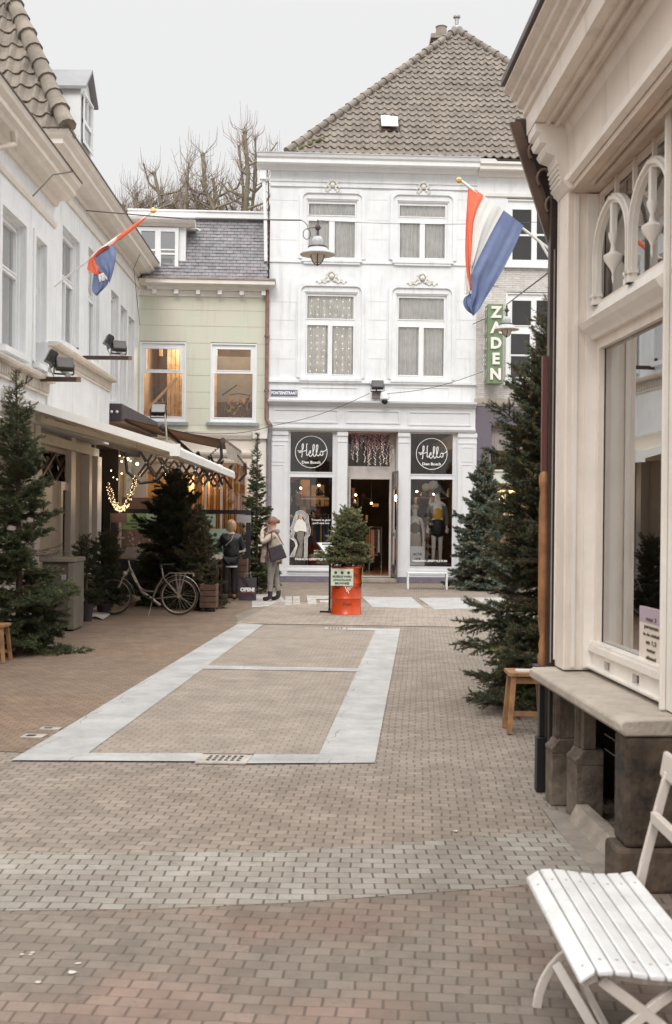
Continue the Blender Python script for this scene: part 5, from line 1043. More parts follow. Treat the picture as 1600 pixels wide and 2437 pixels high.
# carved bracket under the eave at the far corner
br = MB(K); pr = [(.16, 3.92), (.20, 3.95), (.205, 4.02), (.225, 4.08), (.235, 4.13), (.29, 4.15), (.31, 4.18), (.295, 4.21), (.33, 4.215), (.345, 4.25), (.325, 4.275), (.36, 4.285), (.365, 4.335), (.15, 4.335), (.15, 3.92)]
n = len(pr); br.add([(-.30, d, z) for d, z in pr] + [(-.06, d, z) for d, z in pr], [(i, (i + 1) % n, n + (i + 1) % n, n + i) for i in range(n)] + [tuple(range(n))[::-1], tuple(range(n, 2 * n))])
for k in range(5): br.tube([(-.31, .20 + .006 * k, 3.96 + k * .03), (-.05, .20 + .006 * k, 3.96 + k * .03)], .012, 6)
br.build('bracket', RCW, rh, ang=30)
# corner pilaster / reveal
b = MB(W); b.box(-.20, .02, -.25, .17, .86, 3.90); b.build('corner_pilaster', RC, rh, smooth=False, bevel=.008)
b = MB(W); b.box(.021, .05, -.02, .05, .88, 3.86); b.box(-.215, -.205, .08, .176, .9, 3.9); b.box(.0205, .032, .10, .125, .88, 3.86); b.build('pilaster_bead', RCW, rh, smooth=False)
b = MB(K); b.prof([(.10, 3.88), (.18, 3.88), (.20, 3.905), (.222, 3.93), (.16, 3.935)], -.23, .10); b.build('capital', RCW, rh, smooth=False)
b = MB(W); b.box(1.515, 1.72, -.08, .03, .86, 3.88); b.box(1.515, 1.54, .031, .06, .86, 3.88); b.build('mullion_post', RCW, rh, smooth=False, bevel=.005)
b = MB(W); b.box(3.1, 3.5, -.08, .20, .86, 3.88); b.build('pilaster', RC, rh, smooth=False)
# transom
for (s0_, s1_) in ((.05, 1.513), (1.722, 3.09)):
    b = MB(W); b.prof([(-.05, 2.94), (.02, 2.94), (.03, 2.965), (.08, 3.00), (.10, 3.035), (.02, 3.09), (.0, 3.15), (-.05, 3.15)], s0_, s1_); b.build('transom', RCW, rh, smooth=False)
# arched tracery in the fanlight
zb_, ztop = 3.15, 3.86
def arch(a0, a1, spring, name='tracery'):
    b = MB(W); am = (a0 + a1) / 2; hw = (a1 - a0) / 2; P_ = []
    P_ += [(a0, zb_), (a0, spring)]
    for k in range(1, 8):
        t = k / 8; P_.append((a0 + hw * (1 - math.cos(t * math.pi / 2)), spring + .30 * math.sin(t * math.pi / 2)))
    P_.append((am, spring + .31))
    P2 = P_ + [(2 * am - x, z) for x, z in P_[-2::-1]]
    for w_, d0_, d1_ in ((.055, -.02, .012), (.022, .0125, .03)):
        ribbon(b, P2, w_, d0_, d1_)
    for x in (a0, a1): b.box(x - .034, x + .034, -.025, .032, zb_, zb_ + .03); b.box(x - .036, x + .036, -.025, .034, zb_ + .05, zb_ + .07)
    t = sub(b.build(name, RCW, rh, ang=30)); d = MB(W)
    d.box(am - .025, am + .025, -.015, .015, spring + .09, spring + .28)
    d.lathe((0, 0, 0), [(.001, 0)], 3) if False else None
    c_ = W((am, 0, spring - .12)); e = MB(); e.lathe(c_, [(.002, -.08), (.008, -.05), (.006, -.02), (.02, .01), (.055, .06), (.058, .085), (.02, .11), (.012, .15), (.03, .2), (.03, .22)], 14); d.v += e.v; base = len(d.v) - len(e.v); d.f += [tuple(i + base for i in f) for f in e.f]; d.mi += e.mi
    d.build('pendant', RCW, t)
arch(.10, .78, 3.42); arch(.82, 1.49, 3.42); arch(1.75, 2.4, 3.42)
b = MB(W)
for x in (.44, .79, 1.13): b.box(x - .012, x + .012, -.03, -.006, 3.68, 3.87)
b.frame(.05, 1.513, 3.151, 3.865, .03, -.05, -.022); b.build('fanlight_bars', RC, rh, smooth=False)
for nm, q in (('fanlight_pane', (.05, 1.513, 3.15, 3.86)), ('shop_pane', (.05, 1.513, .93, 2.94)), ('shop_pane', (1.722, 3.09, .93, 2.94)), ('fanlight_pane', (1.722, 3.09, 3.15, 3.86))):
    b = MB(W); b.add([(q[0], -.055, q[2]), (q[1], -.055, q[2]), (q[1], -.055, q[3]), (q[0], -.055, q[3])], [(0, 1, 2, 3)]); b.build(nm, glassmat('foreground_glass', base=.58), rh, smooth=False)
b = MB(W); b.box(.05, .11, -.05, -.015, .93, 2.94); b.box(.11, 1.513, -.05, -.015, 2.88, 2.94); b.build('sash', RC, rh, smooth=False)
b = MB(W); b.wall(.02, 1.513, .862, .99, [(.30, .42, .90, .955), (.86, .98, .90, .955)], -.01, .03); b.box(.02, 1.513, -.01, .03, .886, .897); b.box(.02, 1.513, -.05, .02, .991, 1.03); b.box(.02, 1.513, -.05, .01, 1.031, 1.05); b.build('sash_bottom', RCW, rh, smooth=False)
# interior of the shop
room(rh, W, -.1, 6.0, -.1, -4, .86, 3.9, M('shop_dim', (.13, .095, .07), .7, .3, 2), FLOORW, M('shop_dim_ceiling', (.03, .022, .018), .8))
b = MB(W)
for k in range(6): b.box(.3, 3.0, -.55, -.52, 1.1 + k * .2, 1.13 + k * .2)
b.build('display_step', M('display_grey', (.16, .13, .10), .6, .2), rh, smooth=False)
b = MB(W); b.box(.0, 1.46, -.5, -.06, .87, .93); b.build('window_board', RC, rh, smooth=False)
t = thing('shop_notice', 'paper notice with purple header about three persons, low in the right shop window', 'notice', (1.78, 6.54, 1.03))
NT = Face(*W((.87, -.045, 0)).xy, .057, -1)
b = MB(NT); b.box(0, .42, -.003, 0, 1.03, 1.335); b.build('sheet', M('paper_tan', (.66, .58, .50), .7, .03), t, smooth=False)
b = MB(NT); b.box(.005, .415, .0005, .002, 1.25, 1.333); b.build('header', M('paper_mauve', (.40, .32, .38), .7, .03), t, smooth=False)
b = MB(NT)
for k, (s, sz) in enumerate((('max 3', .034), ('personen', .03), ('in de winkel', .026), ('en 1,5', .034), ('meter', .028), ('afstand', .028))): b.text(s, sz, .21, 1.272 - k * .042, .0025, .001, sx=2.1, bold=.0008)
b.build('print', M('ink_brown', (.10, .06, .05), .7), t, smooth=False)
# stone sill and plinth
s0_, s1_ = -.25, 1.75
b = MB(W); b.prof([(-.1, .855), (.30, .845), (.325, .83), (.325, .79), (.30, .765), (-.1, .765)], s0_, s1_); sl_ = b.build('stone_sill', M('sill_stone', (.40, .345, .29), .8, .15, 4, .4, 40, stain=.5), rh, bevel=.01)
b = MB(W); b.box(s1_ + .01, 6, -.5, -.06, .0, .85); b.build('stone_wall', DSTONE, rh, smooth=False)
b = MB(W); b.box(s1_ - .22, s1_ - .01, -.04, .29, .225, .763); b.box(s1_ - .24, s1_, -.04, .33, 0, .22); b.build('stone_pier', DSTONE, rh, smooth=False, bevel=.02)
for (a0, a1, d1) in ((-.17, .0, .23), (.14, .36, .17)):
    b = MB(W); b.box(a0 + .03, a1 - .03, .04, d1 - .05, .42, .763); b.box(a0, a1, .0, d1, .0, .33); b.prof([(.0, .331), (d1 - .0, .331), (d1 + .005, .36), (d1 - .02, .38), (d1 - .03, .40), (d1 - .05, .419), (.0, .419)], a0, a1)
    for k in range(2): b.tube([(a0 + .05 + k * .06, d1 - .05, .42), (a0 + .05 + k * .06, d1 - .05, .763)], .018, 8)
    b.build('carved_pilaster', M('carved_stone', (.20, .155, .12), .9, .4, 5, .6, 22, col2=(.075, .055, .042), stain=.5), rh, bevel=.006)
b = MB(W); b.box(-.24, 6, -.8, -.38, 0, .73); b.box(-.25, -.2, -.4, .2, 0, .73); b.build('cellar_front', M('cellar_dark', (.022, .018, .016), .6, .4, 4), rh, smooth=False)
b = MB(W); b.box(.37, 1.46, .10, .17, 0, .10); b.prof([(.1705, 0), (.22, 0), (.1705, .10)], .37, 1.46); b.build('cellar_kerb', STONE, rh, smooth=False)
b = MB(W)
for k in range(3): b.tube([(.3, -.02, .42 + k * .09), (.75, -.05, .40 + k * .09)], .004, 4)
b.build('cellar_wire', METAL, rh)
b = MB(W); b.box(.0, 6.3, -4.2, -4.1, 0, 4.6); b.box(-.25, -.2, -4.2, -.26, 0, 4.6); b.build('body', RC, rh, smooth=False)
# neighbour bits : dark downpipe, turned wooden post, carved brown canopy bracket
nb = thing('row_house', 'narrow dark timber shopfront just behind the corner shop', 'building', (1.9, 8.0, 0))
b = MB(); xp, yp = 1.438, 7.80
b.box(xp - .035, xp + .04, yp, yp + .09, .36, 4.1); b.build('dark_post', M('post_dark', (.045, .03, .024), .35, .3, 4), nb, smooth=False, bevel=.004)
b = MB(); b.box(xp - .012, xp - .004, yp - .006, yp - .001, .86, 3.6); b.build('pale_edge', M('pale_edge', (.36, .30, .27), .5), nb, smooth=False)
b = MB(); b.box(xp - .11, xp + .02, yp - .02, yp + .1, .74, .84); b.build('purple_block', M('purple_block', (.06, .04, .055), .5), nb, smooth=False)
b = MB(); b.box(xp - .09, xp + .0, yp + .0, yp + .09, .0, .36); b.box(xp - .07, xp - .0, yp + .03, yp + .1, .36, .74); b.build('base_block', BLACK, nb, smooth=False, bevel=.004)
b = MB(); q = [( .028, .84), (.032, .9), (.022, .93), (.028, .98), (.018, 1.02), (.03, 1.1), (.034, 1.4), (.033, 1.9), (.024, 2.0), (.034, 2.04), (.036, 2.09), (.02, 2.13)]
b.lathe((xp - .052, yp + .05, 0), q, 12); b.build('turned_post', M('turned_oak', (.30, .135, .055), .35, .3, 8), nb)
b = MB(); b.box(xp - .072, xp - .04, yp + .03, yp + .08, 2.13, 2.9); b.build('red_post', M('red_post', (.13, .04, .035), .4), nb, smooth=False)
# bracket in the XZ plane
b = MB(); T1, T2 = Vector((1.165, 7.9, 4.47)), Vector((1.46, 7.9, 3.58))
b.bar(T1, T2, .06, .035, Vector((0, 1, 0))); b.bar(T1 + Vector((.03, 0, -.0)), T2 + Vector((.03, 0, .05)), .03, .02, Vector((0, 1, 0)))
b.plate([(0, 0)] * 3, 0, 0) if False else None
pl = MB(Face(0, 7.93, 1, 0)); pl.plate([(1.18, 4.50), (1.40, 4.50), (1.44, 4.35), (1.455, 3.75), (1.46, 3.6)], -.02, .02)
st = sub(b.build('canopy_stringer', M('stringer_brown', (.12, .075, .055), .3, .3), nb)); pl.build('canopy_panel', M('panel_dark', (.035, .02, .015), .5, .3, 6), nb, smooth=False)
b = MB()
for k in range(4):
    c = T1.lerp(T2, .25 + .2 * k) + Vector((.07, -.03, .02)); b.tube([c + Vector((.045 * math.cos(t), 0, .06 * math.sin(t))) for t in [q_ * .5 for q_ in range(9)]], .012, 6)
b.tube([(1.38, 7.88, 4.28), (1.42, 7.88, 4.25), (1.45, 7.88, 4.15), (1.45, 7.88, 3.6)], .03, 8)
b.build('scroll', M('scroll_brown', (.16, .09, .06), .4), nb)
b = MB(); b.box(1.52, 1.9, 7.72, 8.3, 0, 4.4); b.build('wall', M('timber_front', (.05, .03, .024), .5, .3), nb, smooth=False)
sh_ = thing('set_back_house', 'white house set back behind the large right spruce carrying the tricolour flag', 'house', (5.2, 13, 0))
b = MB(); b.box(3.22, 7, 8.4, 17.25, 0, 7.2); b.build('wall', WHITE, sh_, smooth=False)
b = MB(); b.box(3.0, 7, 8.3, 17.35, 7.2, 7.5); b.build('cornice', RCW, sh_, smooth=False)
for k in range(3):
    for z0 in (1.0, 4.4):
        b = MB(Face(3.22, 10 + k * 2.5, 0, -1)); b.frame(0, 1.1, z0, z0 + 1.9, .07, .001, .04); w = sub(b.build('window', WHITE2, sh_, smooth=False)); b = MB(Face(3.22, 10 + k * 2.5, 0, -1)); b.box(.07, 1.03, .001, .012, z0 + .07, z0 + 1.83); b.build('pane', M('pane_dark', (.03, .03, .035), .05), w, smooth=False)
# ================================================================ hanging lamps and wires
LG = M('lamp_grey', (.42, .43, .44), .4, .1, 6); LTAN = M('lamp_inner', (.55, .46, .38), .5); IRON = M('iron_dark', (.07, .045, .045), .5, .2)
def hang_lamp(p, s, label):
    t = thing('street_lamp', label, 'street lamp', p, group='lamps hanging on wires over the street'); x, y, z = p
    b = MB(); b.lathe((x, y, z), [(.305 * s, -.02 * s), (.30 * s, .0), (.19 * s, .055 * s), (.165 * s, .10 * s)][::1], 32); b.lathe((x, y, z), [(.10 * s, .13 * s), (.105 * s, .20 * s), (.10 * s, .24 * s), (.07 * s, .29 * s), (.02 * s, .31 * s)], 24); b.build('shade', LG, t)
    b = MB(); b.lathe((x, y, z), [(.295 * s, -.022 * s), (.18 * s, .04 * s)], 32); b.build('shade_lining', LTAN, t)
    b = MB(); b.lathe((x, y, z), [(.17 * s, .101 * s), (.165 * s, .125 * s), (.10 * s, .13 * s)], 24); b.build('collar', M('collar_dark', (.03, .02, .025), .4), t)
    b = MB(); b.lathe((x, y, z), [(.01, -.17 * s), (.07 * s, -.15 * s), (.105 * s, -.07 * s), (.11 * s, .03 * s)], 20); b.build('globe', M('globe_glass', (.52, .45, .38), .12, .1), t)
    b = MB(); b.tube([(x + .118 * s * math.cos(a), y, z - .0 * s + (-.19 * s * math.sin(a))) for a in [math.pi * k / 12 for k in range(13)]], .009 * s, 6); b.tube([(x, y + .118 * s * math.cos(a), z - .19 * s * math.sin(a)) for a in [math.pi * k / 12 for k in range(13)]], .009 * s, 6); b.ball((x, y, z - .195 * s), .018 * s, 6, 4); b.build('guard', IRON, t)
    b = MB(); b.lathe((x, y, z), [(.03 * s, .31 * s), (.02 * s, .36 * s), (.02 * s, .40 * s), (.045 * s, .43 * s), (.05 * s, .46 * s), (.03 * s, .50 * s), (.018 * s, .52 * s), (.02 * s, .56 * s), (.004, .60 * s)], 10); b.tube([(x - .09 * s, y, z + .45 * s), (x + .07 * s, y, z + .45 * s)], .008 * s, 5); b.build('hanger', IRON, t)
pL = pt(756, 604, 20.4); hang_lamp(pL, 1.0, 'grey enamel lamp hanging before the upper left window of the white house')
pR = pt(1206, 783, 28.5); hang_lamp(pR, 1.0, 'grey enamel lamp hanging in front of the green ZADEN sign')
def wire(name, label, pts, r=.008, sag=.0, mat=IRON):
    b = MB()
    for p, q in zip(pts[:-1], pts[1:]):
        p, q = Vector(p), Vector(q); b.tube([p.lerp(q, k / 12) - Vector((0, 0, sag * math.sin(math.pi * k / 12))) for k in range(13)], r, 5)
    return tag(b.build(name, mat), label, 'wire')
b = MB(); q0 = pL + Vector((-.01, 0, .45)); c_ = q0 + Vector((-.18, 0, -.11)); r_ = .09
b.tube([q0, q0 + Vector((-.1, 0, .0))] + [c_ + Vector((r_ * .7 * math.cos(a), 0, r_ * math.sin(a))) for a in [math.pi * .6 + k * .45 for k in range(14)]] + [q0 + Vector((-.16, 0, .03)), q0 + Vector((-.22, 0, .1)), q0 + Vector((-.28, 0, .13))], .007, 5); tag(b.build('cable_loop', IRON), 'looped cable feeding the hanging lamp before the upper window', 'cable')
wire('span_wire', 'wire from the left house eaves to the lamp in front of the white house', [pt(205, 501, 21.0), pt(440, 521, 20.7), q0 + Vector((-.28, 0, .13))], .012)
wire('span_wire', 'thin wire running right from the hanging lamp toward the corner shop', [pL + Vector((0, 0, .58)), pt(1300, 528, 16.8)], .004, .05)
wire('span_wire', 'slack wire from the corner shop holding the lamp by the green sign', [pR + Vector((0, 0, .6)), pt(1330, 630, 17.0)], .014)
wire('span_wire', 'wire rising from the brown downpipe to the floodlight on the white wall', [fp(645, 1014, .3), fp(880, 936, .35)], .008, .12)
wire('span_wire', 'wire running from the dome camera to the green sign', [fp(920, 937, .4), fp(1150, 884, .5)], .008, .12)
wire('span_wire', 'short stay wire between the white wall and the top of the green sign', [fp(1125, 772, .05), fp(1160, 756, .5)], .01)
wire('span_wire', 'thin wire strung over the dark awning along the green house', [fp(440, 1028, .3), fp(560, 1031, .35), fp(645, 1014, .3)], .009, .03)
wire('span_wire', 'thin stay from the left house eaves hook down to the corner of the green house', [L((29.2, .45, 8.25)), L((29.2, .3, 7.9)), L((31.7, .06, 6.9))], .008)
# ================================================================ flags
RED = M('flag_red', (.78, .17, .09), .7, .08, 3); FW = M('flag_white', (.72, .71, .68), .75, .05, 3); BLUE = M('flag_blue', (.125, .155, .30), .75, .12, 2, col2=(.18, .235, .38)); GOLD = M('gilt_knob', (.75, .45, .14), .35)
POLE = M('pole_white', (.75, .74, .70), .5, .05)
Yf = 17.0
def crv(pts, t):
    x = t * (len(pts) - 1); i = min(int(x), len(pts) - 2); f = x - i; f = f * f * (3 - 2 * f) * .3 + f * .7
    return tuple(pts[i][k] * (1 - f) + pts[i + 1][k] * f for k in (0, 1))
def stripe(parent, name, A, B, mat, ph=0.0, Y=Yf, amp=.05):
    b = MB()
    for side in (0, .006):
        def fn(s, t):
            a, c = crv(smoothpath(A), t), crv(smoothpath(B), t); p = pt(a[0] * (1 - s) + c[0] * s, a[1] * (1 - s) + c[1] * s, Y)
            p.y += (amp * math.sin(ph + s * 5 + t * 3) + .022 * math.sin(s * 13 + t * 2.5 + ph * 2) + .012 * math.sin(s * 23 - t * 4)) * (t * .9 + .15) + side; return p
        b.grid(fn, 24, 30)
    return b.build(name, mat, parent, ang=60)
tip, root = pt(1096, 429, Yf), pt(1322, 604, Yf + .15)
fl = thing('flag', 'large red white and blue flag hanging from a white pole on the right', 'flag', root)
b = MB(); b.tube([root, tip], .021, 10); b.build('pole', POLE, fl); b = MB(); b.lathe(tip + Vector((-.02, 0, -.01)), [(.02, -.03), (.045, -.01), (.05, .02), (.02, .05)], 12); b.build('knob', GOLD, fl)
b = MB(); b.tube([root, root + Vector((.25, .1, -.9))], .03, 8); b.tube([pt(1285, 575, Yf), pt(1315, 625, Yf), pt(1330, 680, Yf)], .02, 8); b.build('pole_holder', POLE, fl)
stripe(fl, 'red_stripe', [(1115, 440), (1110, 520), (1108, 600), (1112, 650), (1121, 690)], [(1151, 465), (1129, 520), (1123, 600), (1121, 640), (1123, 690)], RED, 0)
stripe(fl, 'white_stripe', [(1151, 465), (1129, 520), (1123, 600), (1121, 640), (1122, 665)], [(1199, 500), (1166, 560), (1136, 620), (1123, 648), (1123, 668)], FW, 1.5)
stripe(fl, 'blue_stripe', [(1199, 500), (1166, 560), (1136, 620), (1122, 655), (1122, 700), (1116, 725), (1126, 751)], [(1247, 537), (1219, 600), (1193, 650), (1172, 685), (1155, 712), (1142, 735), (1128, 751)], BLUE, 3, amp=.04)
stripe(fl, 'folded_hem', [(1122, 698), (1106, 708), (1103, 722), (1110, 736), (1122, 746)], [(1123, 699), (1122, 708), (1121, 722), (1121, 736), (1124, 747)], BLUE, 0, Yf + .03, .01)
stripe(fl, 'white_fold', [(1108, 640), (1106, 680), (1106, 700)], [(1116, 668), (1121, 690), (1120, 702)], FW, 0, Yf + .03, .01)
Y2 = 21.0; tip, root = pt(365, 502, Y2), pt(108, 698, Y2 + .2)
fl = thing('flag', 'red white and blue flag furled around a slanting pole on the left house', 'flag', root)
b = MB(); b.tube([root, tip], .018, 10); b.build('pole', POLE, fl); b = MB(); b.lathe(tip, [(.02, -.04), (.055, -.01), (.05, .03), (.02, .06)], 12); b.build('knob', GOLD, fl)
b = MB(); b.tube([root, root.lerp(tip, .06)], .03, 8); b.build('pole_holder', COPPER, fl)
pp = [root.lerp(tip, .42 + .5 * k / 12) for k in range(13)]; b = MB(); b.tube(pp[:8], [.03, .045, .05, .05, .045, .045, .042, .04], 8); b.build('furled_white', FW, fl)
b = MB(); b.tube([p + Vector((.012, -.012, -.01)) for p in pp[6:]], [.045, .044, .042, .04, .036, .03, .015], 8); b.tube([p + Vector((.02 * math.cos(k * 1.3), -.035, -.035 + .01 * math.sin(k))) for k, p in enumerate(pp[:8])], .016, 6); b.build('furled_red', RED, fl)
stripe(fl, 'blue_cloth', [(228, 608), (232, 640), (252, 655), (256, 668)], [(266, 582), (277, 600), (270, 640), (260, 672)], BLUE, 0, Y2 - .05, .03)
stripe(fl, 'blue_cloth_fold', [(224, 648), (219, 688), (228, 703)], [(236, 655), (258, 672), (230, 703)], BLUE, 1, Y2 - .02, .03)
stripe(fl, 'red_cloth', [(212, 616), (208, 642), (222, 650)], [(222, 610), (246, 642), (240, 659)], RED, 1, Y2 - .03, .03)
stripe(fl, 'red_roll', [(222, 610), (235, 595), (258, 584)], [(224, 614), (240, 601), (262, 588)], RED, 1, Y2 - .07, .01)
stripe(fl, 'white_cloth', [(233, 654), (238, 672)], [(247, 648), (256, 664)], FW, 1, Y2 - .035, .01)
# ================================================================ bicycle
YB = 21.1; bp = lambda x, y, dy=0.0: pt(240 + x / 3.9075, 1080 + y / 3.9075, YB) + Vector((0, dy, 0))
bk = thing('bicycle', 'grey brown step-through city bicycle with silver rack leaning before the spruce', 'bicycle', (bp(430, 1330).x, YB, 0))
CHR = M('bike_chrome', (.42, .37, .32), .3, .1, metal=.7); TYR = M('tyre_rubber', (.05, .042, .036), .8); FRM = M('bike_frame', (.20, .15, .125), .35, .2, 6)
def wheel(c, r, nm):
    c = Vector(c); b = MB(); ring = lambda rr, n=40: [c + Vector((rr * math.cos(2 * math.pi * k / n), 0, rr * math.sin(2 * math.pi * k / n))) for k in range(n + 1)]
    b.tube(ring(r - .02), .019, 8, False); w = sub(b.build('wheel', TYR, bk)); b = MB(); b.tube(ring(r - .045), .011, 6, False); b.build('rim', M('rim_tan', (.42, .34, .27), .35, metal=.4), w)
    b = MB()
    for k in range(28):
        a = 2 * math.pi * k / 28; o = (.03 if k % 2 else -.03); b.tube([c + Vector((.025 * math.cos(a + .9 * (-1) ** (k // 2)), o, .025 * math.sin(a + .9 * (-1) ** (k // 2)))), c + Vector(((r - .05) * math.cos(a), 0, (r - .05) * math.sin(a)))], .0016, 4, False)
    b.build('spokes', CHR, w); b = MB(); b.tube([c + Vector((0, -.06, 0)), c + Vector((0, .06, 0))], .03, 10); b.build('hub', CHR, w)
fc, rc = bp(122, 1310), bp(727, 1330); fc.z = .335; rc.z = .345
wheel(fc, .335, 'front'); wheel(rc, .345, 'rear')
bt = lambda pts, r, nm, mt=FRM: (lambda b: (b.tube(pts, r, 8), b.build(nm, mt, bk)))(MB())
bt([bp(272, 1062), bp(300, 1120), bp(345, 1215), bp(385, 1290), bp(430, 1330), bp(480, 1350)], .024, 'down_tube'); bt([bp(350, 1222), bp(385, 1258), bp(430, 1278), bp(505, 1282)], .013, 'top_tube')
bt([bp(562, 1035), bp(580, 1140)], .013, 'seat_post', CHR); bt([bp(583, 1140), bp(520, 1250), bp(480, 1350)], .018, 'seat_tube')
b = MB()
for o in (-.05, .05): b.tube([bp(582, 1150, o * .4), bp(650, 1230, o), rc + Vector((0, o, 0))], .010, 6); b.tube([bp(480, 1350, o * .5), rc + Vector((0, o, 0))], .010, 6)
b.build('stays', FRM, bk); b = MB()
for o in (-.05, .05): b.tube([bp(215, 1140, o), bp(190, 1200, o), fc + Vector((0, o, 0))], .012, 6)
b.tube([bp(272, 1062), bp(230, 1118), bp(215, 1140)], .02, 8); b.build('fork', M('fork_cream', (.40, .32, .26), .4), bk)
bt([bp(272, 1062), bp(262, 1010), bp(258, 985)], .014, 'stem', CHR)
b = MB(); b.tube([bp(330, 1000, -.28), bp(290, 985, -.2), bp(262, 983, -.08), bp(258, 985, 0), bp(262, 983, .08), bp(290, 985, .2), bp(330, 1000, .28)], .012, 8); b.build('handlebar', M('bar_black', (.02, .02, .02), .4), bk)
b = MB(); b.ball(bp(224, 1112), .045, 8, 6); b.build('headlight', M('headlight_glass', (.45, .42, .38), .2), bk)
b = MB(); s0 = bp(548, 1040); b.grid(lambda s, t: s0 + Vector((.27 * s, (t - .5) * (.05 + .17 * s), .035 + .02 * s * s - .03 * (2 * t - 1) ** 2)), 8, 6); b.grid(lambda s, t: s0 + Vector((.27 * s, (t - .5) * (.05 + .17 * s), -.01 + .02 * s * s - .02 * (2 * t - 1) ** 2)), 8, 6); b.build('saddle', M('saddle_black', (.02, .018, .018), .35), bk)
b = MB()
for o in (-.06, 0, .06): b.tube([bp(635, 1108, o), bp(860, 1112, o)], .007, 6)
for x in (650, 720, 800, 858): b.tube([bp(x, 1110, -.07), bp(x, 1110, .07)], .007, 6)
for x in (700, 745, 790): b.tube([bp(x, 1112, -.06), rc + Vector((0, -.07, .02))], .006, 6); b.tube([bp(x, 1112, .06), rc + Vector((0, .07, .02))], .006, 6)
b.tube([bp(640, 1110, 0), bp(590, 1150, 0)], .008, 6); b.tube([bp(858, 1112, 0), bp(862, 1140, 0)], .02, 8); b.build('luggage_rack', CHR, bk)
def guard(c, r, a0, a1, nm, mt):
    b = MB(); b.grid(lambda s, t: c + Vector((r * math.cos(a0 + (a1 - a0) * s), (t - .5) * .06, r * math.sin(a0 + (a1 - a0) * s) - .012 * (2 * t - 1) ** 2)), 24, 4); b.build(nm, mt, bk)
guard(rc, .385, R(150), R(15), 'rear_mudguard', CHR); guard(fc, .37, R(110), R(-12), 'front_mudguard', M('guard_grey', (.12, .11, .11), .4)); guard(fc, .365, R(150), R(105), 'front_mudguard', CHR)
b = MB(); b.bar(bp(395, 1285, -.05), bp(560, 1408, -.05), .022, .045); b.build('chain_case', CHR, bk, bevel=.01)
b = MB(); b.tube([bp(480, 1350, -.08), bp(480, 1350, .08)], .03, 10); b.tube([bp(480, 1350, -.09), bp(440, 1318, -.09)], .01, 6); b.box(*(lambda p: (p.x - .05, p.x + .05, p.y - .06, p.y + .02, p.z - .012, p.z + .012))(bp(440, 1318, -.11))); b.build('crank', BLACK, bk)
b = MB(); e = bp(462, 1490, -.22); e.z = .0; b.tube([bp(478, 1380, -.04), e], .009, 6); b.build('kickstand', CHR, bk)
b = MB(Local(bp(313, 1152, -.028), 0, Matrix.Rotation(R(63), 4, 'Y'))); b.text('AVALON', .05, 0, 0, 0, .004, sx=.9, bold=.003); b.build('lettering', M('frame_letters', (.6, .55, .48), .5), bk, smooth=False)
# ================================================================ orange barrel and what stands on it
pb = gnd(824, 1461); bx, by = pb.x, pb.y; ORG = M('orange_paint', (.56, .062, .010), .38, .16, 3, .1, 12, stain=.3, coat=.15)
bl = thing('oil_drum', 'bright orange steel drum carrying a potted spruce', 'oil drum', (bx, by, 0)); b = MB()
pr = [(.275, 0), (.288, .006), (.288, .02), (.279, .03)]
for z in (.30, .585): pr += [(.279, z - .03), (.286, z - .014), (.292, z), (.286, z + .014), (.279, z + .03)]
pr += [(.279, .85), (.288, .862), (.290, .876), (.283, .884), (.274, .876), (.272, .865), (.02, .865)]
b.lathe((bx, by, 0), pr, 48); b.build('drum', ORG, bl, ang=60)
b = MB(); b.lathe((bx, by, 0), [(.2795, .79), (.281, .80), (.2795, .81)], 48); b.build('rolled_rib', ORG, bl)
CF = lambda p: Vector((bx + (.2815 + p[1]) * math.sin(p[0] / .2815), by - (.2815 + p[1]) * math.cos(p[0] / .2815), p[2]))
b = MB(CF); ribbon(b, smoothpath([(-.02, .50), (.0, .54), (.03, .53), (.02, .49), (.05, .50), (.07, .55), (.10, .56), (.11, .52), (.08, .50), (.06, .47), (.02, .46), (.0, .43)]), .01, 0, .002); ribbon(b, smoothpath([(-.06, .53), (-.03, .535), (-.02, .50), (-.0, .47), (.03, .44), (.04, .40)]), .012, 0, .002); ribbon(b, smoothpath([(.06, .53), (.085, .545), (.09, .53), (.07, .515)]), .008, 0, .002)
for v in (b.v,): pass
b.T = IDT; b.build('white_emblem', LET, bl, smooth=False)
b = MB(CF); b.text('Food', .075, .02, .20, 0, .002, bold=.003); b.text('Mug', .06, -.19, .50, 0, .002); b.text('Eet', .06, .2, .50, 0, .002); b.text('9', .14, .20, .70, 0, .002, bold=.002); b.text('1', .12, .155, .74, 0, .002, bold=.002); b.build('dark_lettering', M('faded_print', (.22, .03, .01), .6), bl, smooth=False)
def pframe(px0, py0, px1, py1, Y): return pt(px0, py0, Y), pt(px1, py1, Y)
yb = by - .30; t = poster(788, 1353, 841, 1394, yb, 'pale green poster with three portraits hung on the front of the orange drum', ['BRUSSELSE WAFELS', 'CHOCOLADE', 'BROWNIES'], M('poster_pale', (.56, .62, .50), .55, .05))
b = MB(); q = pt(862, 1354, by - .1); b.bar((bx + .295, by - .16, .86), (bx + .295, by - .16, .50), .01, .3); t = thing('poster', 'green poster seen edge-on at the right side of the orange drum', 'poster', (bx + .3, by - .1, .5))
b = MB(); b.box(bx + .292, bx + .298, by - .22, by + .12, .49, .87); b.build('sheet', PG, t, smooth=False)
POT = M('plastic_pot', (.035, .022, .032), .45, .2)
def pot(c, r, h, label, group=None):
    t = thing('plant_pot', label, 'plant pot', c, group=group); b = MB(); b.lathe(c, [(r * .78, 0), (r, h * .97), (r * 1.05, h * .97), (r * 1.05, h), (r * .96, h), (r * .9, h * .9)], 28); b.build('pot', POT, t)
    b = MB(); b.lathe(c, [(r * .9, h * .88), (.01, h * .9)], 20); b.build('soil', M('soil', (.035, .022, .015), .95, .4, 20), t); return t
